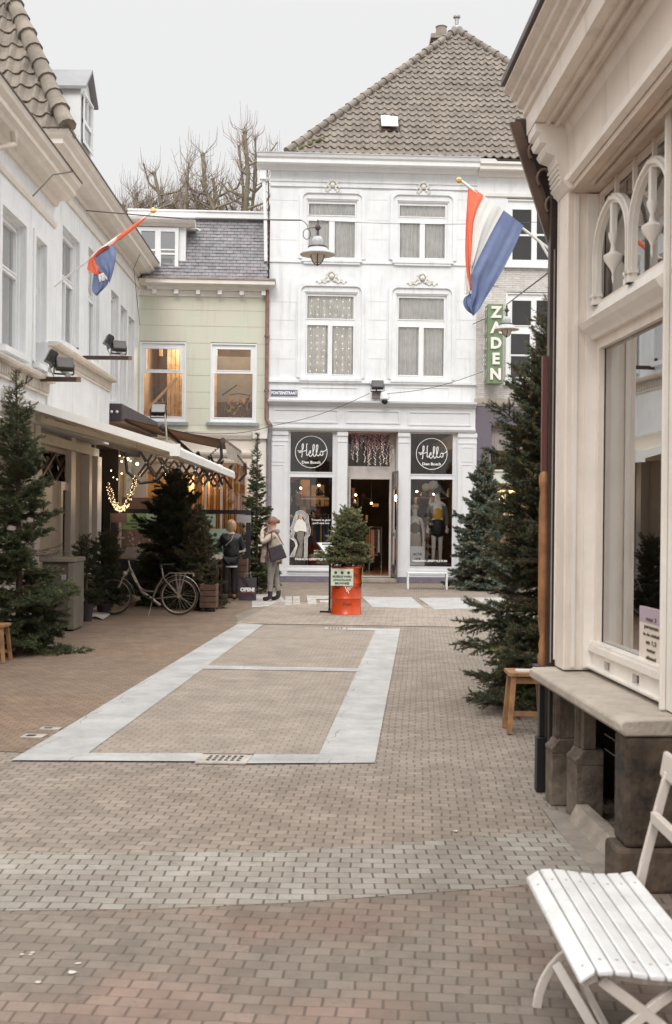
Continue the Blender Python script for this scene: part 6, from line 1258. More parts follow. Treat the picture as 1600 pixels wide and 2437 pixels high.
pot(Vector((bx - .0, by - .06, .866)), .135, .24, 'dark plastic pot of the spruce standing on the orange drum')
mb_ = thing('menu_board', 'tilted menu lectern with printed sheets standing behind the orange drum', 'menu board', (bx - .2, by + .3, 0))
A_ = pt(753, 1291, by + .75); B__ = pt(810, 1291, by + .75); C_ = pt(845, 1349, by + .35); D_ = pt(796, 1349, by + .35)
for o_, mt, sc_, nm in ((0, M('menu_frame', (.16, .13, .11), .5), 1.0, 'board'), (.012, M('menu_paper', (.58, .59, .60), .4, .05), .93, 'sheets')):
    cc = (A_ + B__ + C_ + D_) / 4; nn = (B__ - A_).cross(D_ - A_).normalized(); nn = nn if nn.z > 0 else -nn; vs = [cc + (p - cc) * sc_ + nn * (o_ + dd_) for dd_ in (-.02 if o_ == 0 else 0, .003) for p in (A_, B__, C_, D_)]
    b = MB(); b.add(vs, [(0, 1, 2, 3), (7, 6, 5, 4), (0, 4, 5, 1), (1, 5, 6, 2), (2, 6, 7, 3), (3, 7, 4, 0)]); b.build(nm, mt, mb_, smooth=False)
b = MB()
for k in range(9):
    t0 = .12 + k * .09
    if k == 4: continue
    p, q = A_.lerp(D_, t0), B__.lerp(C_, t0); b.bar(p.lerp(q, .15) + nn * .02, p.lerp(q, .75 if k % 2 else .6) + nn * .02, .004, .012 if k else .05)
b.build('menu_print', M('menu_ink', (.2, .22, .2), .7), mb_, smooth=False)
b = MB(); xs_ = bx - .31; b.bar((xs_, by + .42, 0.02), (xs_, by + .42, .98), .05, .04); b.bar((xs_ - .18, by + .2, .02), (xs_ + .25, by + .2, .02), .05, .035); b.bar((xs_, by + .1, .02), (xs_, by + .7, .02), .05, .035); b.build('stand', BLACK, mb_, smooth=False)
b = MB(); b.box(bx + .2, bx + .27, by - .02, by + .02, .866, .99); tag(b.build('price_card', M('card_white', (.75, .75, .73), .5), smooth=False), 'small white card standing beside the pot on the orange drum', 'card')
# ================================================================ white bench by the shop
YW = 29.4; w0_, w1_ = pt(970, 1362, YW), pt(1066, 1362, YW); zt_ = w0_.z
bn = thing('bench', 'small white bench with metal legs under the right shop window', 'bench', ((w0_.x + w1_.x) / 2, YW, 0))
b = MB(); b.box(w0_.x, w1_.x, YW - .02, YW + .32, zt_ - .03, zt_); b.build('seat', WHITE2, bn, smooth=False, bevel=.008)
for x in (w0_.x + .02, w1_.x - .02):
    b = MB(); b.bar((x, YW, zt_ - .03), (x, YW - .02, 0), .03); b.bar((x, YW + .3, zt_ - .03), (x, YW + .32, 0), .03); b.bar((x, YW, .06), (x, YW + .3, .06), .02); b.build('leg', WHITE2, bn, smooth=False)
# ================================================================ wooden stools
def stool(x0, x1, y0, y1, h, label):
    t = thing('stool', label, 'stool', ((x0 + x1) / 2, (y0 + y1) / 2, 0)); b = MB(); b.box(x0, x1, y0, y1, h - .035, h); b.build('seat', WOOD, t, smooth=False, bevel=.006)
    for x, y, sx, sy in ((x0, y0, -1, -1), (x1, y0, 1, -1), (x0, y1, -1, 1), (x1, y1, 1, 1)):
        b = MB(); b.bar((x - sx * .045, y - sy * .045, h - .035), (x - sx * .005, y - sy * .005, 0), .042, .042); b.build('leg', WOOD, t, smooth=False, bevel=.004)
    b = MB(); b.bar((x0 + .05, y0 + .045, h - .07), (x1 - .05, y0 + .045, h - .07), .02, .05); b.build('apron', WOOD, t, smooth=False); b = MB(); b.bar((x0 + .03, y0 + .03, h * .32), (x1 - .03, y0 + .03, h * .32), .02, .035); b.bar((x0 + .03, y1 - .03, h * .25), (x1 - .03, y1 - .03, h * .25), .02, .035)
    b.bar((x0 + .03, y0 + .05, h * .25), (x0 + .03, y1 - .03, h * .25), .02, .035); b.build('stretcher', WOOD, t, smooth=False); return t
stool(1.47, 1.80, 9.88, 10.2, .515, 'low oak stool standing before the big right spruce')
stool(-4.32, -3.97, 14.12, 14.45, .465, 'small oak stool cut off by the left edge of the view')
b = MB(); b.box(1.54, 1.75, 9.93, 10.03, .516, .53); tag(b.build('paper_sign', WHITE2, smooth=False), 'white paper strip lying on the right oak stool', 'paper')
# ================================================================ cabinet, planters, litter
cbx = thing('metal_cabinet', 'grey brown street cabinet with beige lid between the left spruce and the potted spruces', 'cabinet', (-4.25, 18.3, 0))
b = MB(); b.box(-4.50, -4.10, 18.05, 18.7, .06, 1.06); b.build('body', M('cabinet_metal', (.125, .10, .08), .45, .22, 1.5, .1, 8, stain=.6), cbx, smooth=False, bevel=.01)
b = MB(); b.box(-4.098, -4.0, 18.02, 18.72, .03, 1.06); b.build('corner_post', M('cabinet_post', (.16, .14, .11), .5, .2), cbx, smooth=False, bevel=.008); b = MB(); b.box(-4.54, -3.98, 18.0, 18.74, 1.062, 1.13); b.build('lid', M('cabinet_lid', (.18, .155, .12), .5, .15), cbx, smooth=False, bevel=.012)
b = MB()
for z in (.95, .83): b.tube([(-4.17, 18.03, z), (-4.17, 18.05, z)], .016, 10)
b.box(-4.2, -4.13, 18.035, 18.05, .79, .87); b.build('lock', METAL, cbx); b = MB(); b.box(-4.3, -4.02, 18.1, 18.6, 0, .06); b.build('foot', BLACK, cbx, smooth=False)
PLK = M('planter_brown', (.135, .07, .045), .6, .3, 4, .2, 20)
def planter(x0, x1, y0, y1, z0, z1, n, label):
    t = thing('planter', label, 'planter', ((x0 + x1) / 2, (y0 + y1) / 2, 0)); h = (z1 - z0) / n
    for k in range(n):
        b = MB(); b.box(x0, x1, y0, y0 + .025, z0 + k * h, z0 + (k + 1) * h - .012); b.box(x0, x0 + .025, y0 + .026, y1, z0 + k * h, z0 + (k + 1) * h - .012); b.box(x1 - .025, x1, y0 + .026, y1, z0 + k * h, z0 + (k + 1) * h - .012); b.build('board', PLK, t, smooth=False)
    b = MB(); b.box(x0 + .03, x1 - .03, y0 + .03, y1, z0, z1 - .05); b.build('inner_box', DARK, t, smooth=False)
    b = MB()
    for x in (x0 + .05, x1 - .05): b.box(x - .03, x + .03, y0 + .03, y0 + .09, 0, z0)
    if z0 > .01: b.build('foot', BLACK, t, smooth=False)
planter(-2.52, -2.22, 21.9, 22.4, .08, .52, 4, 'dark slatted crate with a spruce at its foot by the bicycle')
planter(-2.5, -1.93, 25.6, 26.1, .02, .86, 6, 'brown slatted planter box behind the blonde woman')
planter(-3.0, -2.53, 25.55, 26.1, .02, .72, 5, 'brown slatted planter box left of the blonde woman')
b = MB(); q = [(215, 1448), (240, 1451), (263, 1465), (245, 1476), (228, 1472), (216, 1472)]; vs = [gnd(*c) for c in q]
for i, p in enumerate(vs): p.z = [.10, .09, .02, .01, .03, .02][i]
b.add(vs + [p + Vector((0, 0, .006)) for p in vs], [(0, 1, 2, 4), (2, 3, 4), (0, 4, 5), (6, 7, 8, 10), (8, 9, 10), (6, 10, 11)]); tag(b.build('cardboard_sheet', M('pale_card', (.55, .50, .46), .8, .1), smooth=False), 'pale folded cardboard sheet lying on the paving by the pots', 'cardboard')
# ================================================================ foreground folding bench
FB = thing('folding_bench', 'white slatted folding garden bench in the right foreground', 'bench', (.97, 4.12, 0))
BW_ = M('bench_white', (.66, .66, .655), .34, .08, 7, .14, 45, stain=.45); BC = M('bench_cream', (.54, .48, .43), .4, .06, 5)
zpx = [.398, .432, .434, .429, .421, .417, .417, .420, .428]
for k in range(8):
    x0 = .765 + k * .0528; x1 = x0 + .0478; b = MB(); z0_, z1_ = zpx[k] + .004, zpx[k + 1] + .004 - (0 if k else .003)
    yn = 3.60 + (.02 if k == 0 else 0)
    b.add([(x, y, z + dz) for y in (yn, 4.64) for (x, z) in ((x0, z0_), (x1, z1_)) for dz in (-.02, 0)], [(0, 1, 3, 2), (4, 6, 7, 5), (1, 5, 7, 3), (0, 2, 6, 4), (0, 4, 5, 1), (2, 3, 7, 6)]); b.build('slat', BW_, FB, bevel=.006)
    b = MB()
    for y in (3.69, 4.5): b.lathe((x0 + .024, y, (z0_ + z1_) / 2), [(.0055, -.002), (.0055, .0015), (.002, .0018)], 8)
    b.build('screw', M('screw_dull', (.33, .31, .29), .5), FB)
for y in (3.68, 4.5):
    b = MB()
    for k in range(8): b.bar((.785 + k * .047, y, zpx[k] - .035 + .012 * (k == 0)), (.785 + (k + 1) * .047, y, zpx[k + 1] - .035), .022, .035)
    b.build('seat_rail', BC, FB)
def fleg(pts, w, h, nm='leg', mt=BC):
    b = MB(); P_ = [Vector(p) for p in pts]
    for p, q in zip(P_[:-1], P_[1:]): b.bar(p, q + (q - p).normalized() * .004, w, h, Vector((0, 1, 0)))
    b.build(nm, mt, FB, bevel=.004)
cv = lambda Y: [(.765, Y, 0), (.772, Y, .05), (.79, Y, .10), (.815, Y, .145), (.85, Y, .185), (.92, Y, .24), (1.02, Y + .02, .31), (1.195, Y + .1, .39)]
fleg(cv(4.37), .034, .022); fleg([(.835, 4.36, .165), (.945, 4.05, .0)], .038, .022)
fleg([(x, y - .72, z) for x, y, z in cv(4.37)], .034, .022); fleg([(.84, 3.66, .385), (1.02, 3.66, .25), (1.30, 3.66, .0)], .036, .022)
for y in (4.58, 3.66): fleg([(1.195, y, .38), (1.215, y, .48), (1.27, y, .70), (1.305, y, .83)], .036, .024, 'back_post')
b = MB(); b.grid(lambda s, t: Vector((1.30 + .015 * t, 4.66 - 1.08 * s, .80 + .10 * t)), 4, 4); b.grid(lambda s, t: Vector((1.318 + .015 * t, 4.66 - 1.08 * s, .80 + .10 * t)), 4, 4); b.v = b.v; b.build('back_slat', BC, FB) if False else None
b = MB(Local((1.30, 3.58, .80), 0, Matrix.Rotation(R(9), 4, 'Y'))); b.box(-.012, .014, 0, 1.08, .0, .105); b.build('back_slat', BC, FB, bevel=.012)
b = MB(); b.bar((1.245, 4.56, .665), (1.245, 3.68, .665), .03, .045); b.build('back_rail', BC, FB, bevel=.005); b = MB(); b.bar((.93, 4.36, .1), (.93, 3.66, .1), .02); b.build('foot_rail', BC, FB)
# ================================================================ conifers
def np_mesh(name, V, Fa, mats, parent, tint=None, mi=None):
    me = bpy.data.meshes.new(name); n, m, k = len(V), len(Fa), Fa.shape[1]
    if parent is not None:
        Mi = np.array(parent['_inv']).reshape(4, 4); V = V @ Mi[:3, :3].T + Mi[:3, 3]
    me.vertices.add(n); me.vertices.foreach_set('co', V.astype(np.float32).ravel())
    me.loops.add(m * k); me.loops.foreach_set('vertex_index', Fa.astype(np.int32).ravel())
    me.polygons.add(m); me.polygons.foreach_set('loop_start', np.arange(0, m * k, k, dtype=np.int32))
    for q in mats: me.materials.append(q)
    if tint is not None:
        at = me.color_attributes.new('tint', 'FLOAT_COLOR', 'POINT'); at.data.foreach_set('color', np.concatenate([tint, np.ones((n, 1))], 1).astype(np.float32).ravel())
    me.update(); me.validate(); o = bpy.data.objects.new(name, me); SC.collection.objects.link(o); o.parent = parent; return o
BARK = M('spruce_bark', (.10, .065, .045), .9, .3, 10)
def conifer(label, base, H, R0, seed, mat, z0=.12, nb=130, twl=.32, nl=.028, nw=.005, dens=420, bare=.12, lean=(0, 0), rough=.25, group='spruces and firs set out for Christmas', profile=1.0, extra=(), name='spruce_tree', top_rise=.55, tips=(1.5, 1.35, 1.2), brown=.0):
    rn = np.random.default_rng(seed); base = Vector(base); t = thing(name, label, 'spruce', base, group=group); b0 = np.array(base)
    trunk = MB(); tp = [base + Vector((lean[0] * (k / 8) ** 1.5, lean[1] * k / 8, H * k / 8)) for k in range(9)]; rT = .012 + .011 * H
    trunk.tube(tp, [rT * (1 - .9 * k / 8) + .003 for k in range(9)], 8)
    segs = []; P0 = []; P1 = []; TI = []; BR_ = []
    items = [(z0 + (1 - z0) * (i + rn.random() * .8) / nb, rn.random() * 2 * math.pi, 1.0) for i in range(nb)] + [(f, a, l) for f, a, l in extra]
    for f, az, lm in items:
        f = min(f, .985); Lb = R0 * ((1 - f) / (1 - z0)) ** profile * (1 + rn.normal() * rough) * lm
        Lb = max(Lb, .05 * R0 + .03); el = -.15 + top_rise * 1.6 * f ** 1.5 + rn.normal() * .08
        o = b0 + np.array([lean[0] * f ** 1.5, lean[1] * f, H * f]); d = np.array([math.cos(az) * math.cos(el), math.sin(az) * math.cos(el), math.sin(el)]); sd = np.array([-math.sin(az), math.cos(az), 0])
        pts = []; n = 6
        for k in range(n + 1):
            s = k / n; pts.append(o + d * Lb * s + np.array([0, 0, 1]) * Lb * (-.28 * s * (1 - f) + .25 * s * s))
        rb_ = (.004 + .006 * Lb); trunk.tube([Vector(p) for p in pts], [rb_ * (1 - .75 * k / n) for k in range(n + 1)], 4, False)
        dn = 0.0 if rn.random() < bare * .6 else 1.0; dn *= min(1, max(.15, (1 - f) / max(bare, .01))) if f > 1 - bare else 1
        pts = np.array(pts); shade = rn.normal() * .16 + 1
        ntw = max(5, int(Lb / .034))
        for q in range(ntw):
            s = .12 + .88 * (q + rn.random() * .6) / ntw; i = min(int(s * n), n - 1); fr = s * n - i; p = pts[i] * (1 - fr) + pts[i + 1] * fr; bd_ = pts[i + 1] - pts[i]; bd_ /= np.linalg.norm(bd_) + 1e-9
            sg = 1 if q % 2 else -1; tl = twl * Lb * (1 - .62 * s) * rn.uniform(.7, 1.2) + .035
            dd = bd_ * .75 + sd * sg * .75 + np.array([0, 0, rn.normal() * .22 - .05]); dd /= np.linalg.norm(dd)
            P0.append(p); P1.append(p + dd * tl); TI.append(shade * (1 + rn.normal() * .12)); BR_.append(dn)
            if tl > .09:
                for h in (.25, .5, .75):
                    for s2 in (-1, 1):
                        e = dd * .7 + bd_ * .35 * s2 + sd * sg * .2 + np.array([0, 0, rn.normal() * .2]); e /= np.linalg.norm(e); p2 = p + dd * tl * h
                        P0.append(p2); P1.append(p2 + e * tl * .45); TI.append(shade * (1 + rn.normal() * .12)); BR_.append(dn)
        P0.append(pts[n // 2]); P1.append(pts[-1]); TI.append(shade); BR_.append(dn)
    P0 = np.array(P0); P1 = np.array(P1); TI = np.array(TI); BR_ = np.array(BR_); D_ = P1 - P0; Ln = np.linalg.norm(D_, axis=1)
    # twig stems
    tw = MB()
    Tn = D_ / Ln[:, None]; aux = np.cross(Tn, np.array([0, 0, 1.0])); aux /= np.linalg.norm(aux, axis=1)[:, None] + 1e-9; aux2 = np.cross(Tn, aux); ws = nw * .55
    Vt = np.concatenate([P0 + aux * ws, P0 - aux * ws * .5 + aux2 * ws * .87, P0 - aux * ws * .5 - aux2 * ws * .87, P1], 0); N = len(P0); ii = np.arange(N)
    Ft = np.concatenate([np.stack([ii, ii + N, ii + 3 * N], 1), np.stack([ii + N, ii + 2 * N, ii + 3 * N], 1), np.stack([ii + 2 * N, ii, ii + 3 * N], 1)], 0)
    np_mesh('twigs', Vt, Ft, [BARK], t)
    cnt = np.maximum((Ln * dens * BR_ * rn.uniform(.75, 1.25, N)).astype(int), (BR_ > 0) * 2); idx = np.repeat(ii, cnt); m = len(idx)
    s = rn.random(m) ** .9; th = rn.random(m) * 2 * np.pi; pos = P0[idx] + D_[idx] * s[:, None]
    rad = aux[idx] * np.cos(th)[:, None] + aux2[idx] * np.sin(th)[:, None]; dr = Tn[idx] * .75 + rad * .8; dr /= np.linalg.norm(dr, axis=1)[:, None]
    sdv = np.cross(dr, rn.normal(size=(m, 3))); sdv /= np.linalg.norm(sdv, axis=1)[:, None] + 1e-9; l = nl * rn.uniform(.7, 1.25, m)[:, None]
    V = np.concatenate([pos - sdv * nw / 2, pos + sdv * nw / 2, pos + dr * l], 0); jj = np.arange(m); Fn = np.stack([jj, jj + m, jj + 2 * m], 1)
    ti = TI[idx][:, None] * np.ones((1, 3)); ti = np.clip(ti, .45, 1.6); tipf = (s[:, None] ** 3) * rn.random(N)[idx][:, None]; ti = ti * (1 + tipf * (np.array(tips) - 1))
    if brown:
        bm = (rn.random(N) < brown)[idx][:, None]; ti = np.where(bm, ti * np.array([2.1, 1.25, 1.1]), ti)
    np_mesh('crown', V, Fn, [mat], t, np.concatenate([ti, ti, ti * 1.05], 0)); trunk.build('trunk', BARK, t); return t
def fol(name, c, c2): return M(name, c, .55, .2, 3, col2=c2, attr=True, spec=.35)
NG = fol('needles_green', (.085, .105, .048), (.045, .062, .03)); ND = fol('needles_dark', (.068, .080, .042), (.036, .046, .026)); NB = fol('needles_blue', (.14, .18, .14), (.07, .095, .075)); NO = fol('needles_olive', (.105, .10, .058), (.055, .062, .036)); NP_ = fol('needles_potted', (.20, .20, .11), (.10, .12, .06))
def gb(u, v): p = gnd(u, v); p.z = 0; return p
conifer('large dark spruce at the left edge in front of the beige shopfront', gb(46, 1555), 3.66, .52, 11, NG, .03, 250, .44, .030, .0055, 520, .34, lean=(-.08, 0), tips=(2.0, 1.7, 1.4), profile=.55)
conifer('broad dark spruce behind the bicycle', gb(412, 1437), 2.72, .78, 12, ND, .03, 310, .44, .036, .008, 520, .26, lean=(.0, 0), profile=.6, tips=(1.7, 1.6, 1.4))
conifer('brownish drooping spruce standing in the slatted crate between bicycle and blonde woman', gb(468, 1447), 1.98, .42, 13, NO, .03, 200, .44, .036, .008, 430, .14, profile=.5, tips=(1.8, 1.6, 1.3), brown=.12)
conifer('tall thin topped spruce between the two women', gb(609, 1412), 3.72, .44, 14, NG, .03, 240, .42, .034, .0085, 480, .42, profile=.8, tips=(1.8, 1.8, 1.7), brown=.08)
conifer('blue green spruce with frosted tips against the purple stone pillar', gb(1152, 1403), 3.45, .74, 15, NB, .0, 260, .40, .045, .0125, 400, .2, profile=.68, tips=(2.0, 1.9, 1.8), brown=.2)
conifer('huge spruce with long low branches behind the oak stool on the right', gb(1318, 1680), 3.95, .62, 16, ND, .03, 400, .44, .026, .005, 520, .24, lean=(-.02, 0), profile=.40, tips=(2.6, 2.3, 1.9), brown=.16, extra=((.16, 3.2, 1.12), (.11, 3.05, 1.1), (.20, 3.35, 1.15), (.07, 3.6, 1.1), (.16, 3.9, 1.2), (.24, 2.9, 1.2)))
conifer('small spruce in the left dark pot beside the street cabinet', gb(205, 1478), 1.42, .24, 17, ND, .20, 90, .44, .032, .007, 560, .3, profile=.3, name='potted_spruce')
conifer('small spruce in the right dark pot beside the front wheel of the bicycle', gb(250, 1462), 1.45, .34, 18, ND, .15, 120, .44, .032, .007, 560, .32, profile=.3, name='potted_spruce')
conifer('bushy little spruce growing in the pot on the orange drum', (bx + .02, by - .06, 1.0), 0.84, .34, 19, NP_, .04, 190, .42, .028, .0075, 620, .02, profile=.34, name='potted_spruce', tips=(1.9, 1.7, 1.3), top_rise=.8)
b = gb(203, 1478); pot(Vector((b.x, b.y, 0)), .14, .30, 'dark plastic pot beside the street cabinet, the left of two')
b = gb(248, 1462); pot(Vector((b.x, b.y, 0)), .15, .30, 'dark plastic pot near the bicycle front wheel, the right of two')
# ================================================================ bare pollarded trees behind the roofs
BK = M('pollard_bark', (.30, .26, .18), .9, .3, 5, .4, 20, col2=(.16, .135, .10)); TWG = M('twig_brown', (.26, .20, .17), .9, .2)
def pollard(u, Y, ztop, seed, nl_, label, spread=1.4):
    rn = random.Random(seed); p = pt(u, 600, Y); x, y = p.x, p.y; t = thing('bare_tree', label, 'tree', (x, y, 0), group='pollarded bare trees behind the roofs'); b = MB(); tw = MB()
    zb = ztop - rn.uniform(3.2, 4.4); b.tube([(x, y, 0), (x + rn.uniform(-.1, .1), y, zb * .6), (x, y, zb)], [.32, .24, .20], 8)
    for k in range(nl_ + 4):
        a = rn.uniform(0, 6.28); sp = spread * rn.uniform(.3, 1.1) * (0.15 if k == 0 else 1); zt = ztop - (0 if k == 0 else rn.uniform(.1, 1.7)); dx, dy = sp * math.cos(a), sp * math.sin(a) * .6
        P_ = [Vector((x, y, zb - .3)), Vector((x + dx * .5, y + dy * .5, zb + (zt - zb) * .3)), Vector((x + dx * .85 + rn.uniform(-.15, .15), y + dy * .85, zb + (zt - zb) * .65)), Vector((x + dx, y + dy, zt))]
        r0 = rn.uniform(.05, .13); b.tube(P_, [r0, r0 * .85, r0 * .7, r0 * .62], 7); e = P_[-1]; b.ball(e, r0 * .8, 7, 5)
        for q in range(3):
            f = rn.uniform(.25, .9); i = min(int(f * 3), 2); s = P_[i].lerp(P_[i + 1], f * 3 - i); w = rn.choice([-1, 1]) * rn.uniform(.35, 1.0); h = rn.uniform(.3, 1.1); m_ = s + Vector((w * .7, rn.uniform(-.3, .3), h * .35)); e2 = s + Vector((w, rn.uniform(-.4, .4), h)); b.tube([s, m_, e2], [.05, .038, .026], 5, False)
            for z in range(7):
                g0 = m_.lerp(e2, rn.random()); w2 = rn.uniform(-.4, .4); tw.tube([g0, g0 + Vector((w2 * .7, 0, .2)), g0 + Vector((w2, 0, rn.uniform(.3, .8)))], [.009, .006, .002], 3, False)
        for q in range(12):
            s = e + Vector((rn.uniform(-.1, .1), rn.uniform(-.1, .1), rn.uniform(-.1, .1))); h = rn.uniform(.2, 1.1); w = rn.uniform(-.7, .7); m_ = s + Vector((w * .7, rn.uniform(-.2, .2), h * .45)); tw.tube([s, m_, s + Vector((w * .8, rn.uniform(-.2, .2), h))], [.010, .007, .003], 3, False)
        for q in range(16):
            f = rn.uniform(.1, .95); i = min(int(f * 3), 2); s = P_[i].lerp(P_[i + 1], f * 3 - i); w = rn.uniform(-.8, .8); h = rn.uniform(.2, 1.0); m_ = s + Vector((w * .6, rn.uniform(-.3, .3), h * .25)); e2 = s + Vector((w, rn.uniform(-.3, .3), h)); tw.tube([s, m_, e2], [.017, .011, .004], 3, False)
            for z in range(3): tw.tube([m_.lerp(e2, .3 * z), m_.lerp(e2, .3 * z) + Vector((rn.uniform(-.3, .3), 0, rn.uniform(.1, .5)))], [.006, .002], 3, False)
    b.build('trunk', BK, t); tw.build('twigs', TWG, t, smooth=False)
for i, (u, zt, n, lab) in enumerate(((322, 12.6, 5, 'leftmost bare tree, low branches just above the left eaves'), (365, 13.1, 6, 'bare tree second from the left, with forked knobby limbs'), (402, 13.0, 5, 'bare tree with close upright limbs left of the tallest group'),
        (452, 13.7, 7, 'big bare tree with several tall lopped limbs in the middle of the row'), (512, 13.2, 5, 'bare tree with an open fork right of the middle of the row'), (552, 12.7, 4, 'low bare tree with arching thin limbs near the white house'), (585, 14.6, 4, 'tallest bare tree with a brushy knob beside the white house cornice'))):
    pollard(u, 40 + (i % 3) * 1.2, zt, 100 + i, n, lab, 1.8)
for i, u in enumerate((255, 290)): pollard(u, 44, 12.6 - .3 * i, 130 + i, 3, ['thin bare tree top peeping over the left eaves, far left', 'thin bare tree top over the left eaves, nearer the row'][i], .6)
# ================================================================ people
def skin(name, nodes, edges, mat, parent, sub_=2, loc=None, root=0):
    me = bpy.data.meshes.new(name); keys = list(nodes); ix = {k: i for i, k in enumerate(keys)}
    Mi = Matrix([list(parent['_inv'][i * 4:i * 4 + 4]) for i in range(4)])
    me.from_pydata([tuple(Mi @ Vector(nodes[k][0])) for k in keys], [(ix[a], ix[b_]) for a, b_ in edges], []); o = bpy.data.objects.new(name + '_s', me); SC.collection.objects.link(o)
    o.modifiers.new('s', 'SKIN'); m = o.modifiers.new('u', 'SUBSURF'); m.levels = sub_; m.render_levels = sub_
    for i, k in enumerate(keys):
        r = nodes[k][1]; me.skin_vertices[0].data[i].radius = (r, r) if not isinstance(r, tuple) else r; me.skin_vertices[0].data[i].use_root = (i == root)
    dg = bpy.context.evaluated_depsgraph_get(); nm = bpy.data.meshes.new_from_object(o.evaluated_get(dg)); nm.name = name
    bpy.data.objects.remove(o); nm.materials.clear(); nm.materials.append(mat); nm.polygons.foreach_set('use_smooth', [True] * len(nm.polygons))
    q = bpy.data.objects.new(name, nm); SC.collection.objects.link(q); q.parent = parent; return q
def xf(p, yaw, base, s): c, n = math.cos(yaw), math.sin(yaw); return (base[0] + s * (p[0] * c - p[1] * n), base[1] + s * (p[0] * n + p[1] * c), base[2] + s * p[2])
SK = M('skin_tone', (.55, .33, .25), .5, .06, 8); PAL = M('mannequin_white', (.66, .62, .57), .35)
def figure(t, base, yaw, s, arms, legs, mat, head=(0, .03, 1.60), fingers=True):
    """faces +y locally; arms: {side:(elbow, wrist, fingertip dir)}, legs: {side:(knee, ankle, toe)}"""
    X = lambda p: xf(p, yaw, base, s); N = {}; E = []
    def a(k, p, r, e=None): N[k] = (X(p), tuple(q * s for q in r) if isinstance(r, tuple) else r * s); (E.append((e, k)) if e else None)
    a('pel', (0, 0, .95), (.15, .11)); a('waist', (0, 0, 1.08), (.13, .10), 'pel'); a('chest', (0, 0, 1.25), (.155, .11), 'waist'); a('neckb', (0, -.01, 1.40), (.085, .07), 'chest'); a('neck', (head[0] * .5, 0, 1.46), .052, 'neckb')
    a('jaw', (head[0], head[1] - .005, 1.52), (.062, .072), 'neck'); a('skull', (head[0], head[1] - .015, head[2] + .01), (.078, .092), 'jaw'); a('crown', (head[0], head[1] - .02, head[2] + .075), (.055, .065), 'skull')
    for sd, (el, wr, tp) in arms.items():
        sg = 1 if sd == 'r' else -1; a('sh' + sd, (.165 * sg, 0, 1.37), .05, 'neckb'); a('el' + sd, el, .038, 'sh' + sd); a('wr' + sd, wr, .024, 'el' + sd)
        w, tv = Vector(wr), Vector(tp).normalized(); pm = w + tv * .06; a('pa' + sd, tuple(pm), (.034, .018), 'wr' + sd)
        lat = tv.cross(Vector((0, 0, 1))); lat = lat.normalized() if lat.length > .1 else Vector((1, 0, 0)); 
        if fingers:
            for q, (of, ln) in enumerate(((-.027, .055), (-.009, .068), (.009, .062), (.027, .048))):
                k0 = 'f%d%s' % (q, sd); a(k0, tuple(pm + lat * of + tv * .03), .0095, 'pa' + sd); a(k0 + 'b', tuple(pm + lat * of + tv * (.03 + ln * .5)), .009, k0); a(k0 + 'c', tuple(pm + lat * of + tv * (.03 + ln * .85) + Vector((0, 0, -.018))), .008, k0 + 'b')
            a('th' + sd, tuple(pm - lat * .04 - tv * .01), .0105, 'pa' + sd); a('thb' + sd, tuple(pm - lat * .058 + tv * .025), .009, 'th' + sd)
    for sd, (kn, an, to) in legs.items():
        sg = 1 if sd == 'r' else -1; a('hip' + sd, (.085 * sg, 0, .88), .09, 'pel'); a('kn' + sd, kn, .058, 'hip' + sd); a('an' + sd, an, .04, 'kn' + sd); a('to' + sd, to, (.038, .028), 'an' + sd)
    return N, E, skin('body', N, E, mat, t, 2)
# blonde woman, seen from behind
bs = gb(549, 1428); s_ = .985; pn = thing('person', 'blonde woman seen from behind in black padded jacket and black trousers', 'person', bs)
arms = {'l': ((-.27, .10, 1.13), (-.20, .32, 1.08), (.3, 1, .1)), 'r': ((.26, .10, 1.12), (.15, .33, 1.10), (-.3, 1, .1))}; legs = {'l': ((-.10, .02, .48), (-.10, -.02, .09), (-.13, .13, .035)), 'r': ((.08, .03, .48), (.075, -.01, .09), (.10, .14, .035))}
N, E, _ = figure(pn, bs, .12, s_, arms, legs, SK)
g_ = lambda k, r, dz=0: (tuple(Vector(N[k][0]) + Vector((0, 0, dz))), r)
JK = M('black_quilted', (.013, .014, .018), .4, .3, 14, 1.0, 11, coat=.1)
skin('jacket', {'h': g_('pel', (.20, .155), -.06), 'p': g_('waist', (.185, .145)), 'c': g_('chest', (.20, .145)), 'n': g_('neckb', (.125, .10), .0), 'k': g_('neck', (.075, .07), .0), 'sl': g_('shl', .078), 'el': g_('ell', .064), 'wl': g_('wrl', .045), 'sr': g_('shr', .078), 'er': g_('elr', .064), 'wr': g_('wrr', .045)},
     [('h', 'p'), ('p', 'c'), ('c', 'n'), ('n', 'k'), ('n', 'sl'), ('sl', 'el'), ('el', 'wl'), ('n', 'sr'), ('sr', 'er'), ('er', 'wr')], JK, pn)
hem = MB(); q = Vector(N['pel'][0]); hem.lathe((q.x, q.y, q.z - .235), [(.142, .0), (.148, .03)], 20, 1.05, .8); hem.build('shirt_hem', WHITE2, pn)
TRB = M('black_trousers', (.012, .012, .014), .7, .2)
skin('trousers', {'p': g_('pel', (.165, .13)), 'hl': g_('hipl', .105), 'kl': g_('knl', .078), 'al': g_('anl', .066, .02), 'hr': g_('hipr', .105), 'kr': g_('knr', .078), 'ar': g_('anr', .066, .02)}, [('p', 'hl'), ('hl', 'kl'), ('kl', 'al'), ('p', 'hr'), ('hr', 'kr'), ('kr', 'ar')], TRB, pn)
for sd in 'lr': skin('shoe', {'a': g_('an' + sd, .052, -.03), 'b': (tuple(Vector(N['an' + sd][0]).lerp(Vector(N['to' + sd][0]), .6) - Vector((0, 0, .015))), (.05, .038)), 'c': g_('to' + sd, (.046, .032))}, [('a', 'b'), ('b', 'c')], M('shoe_black', (.015, .013, .013), .4), pn, 1)
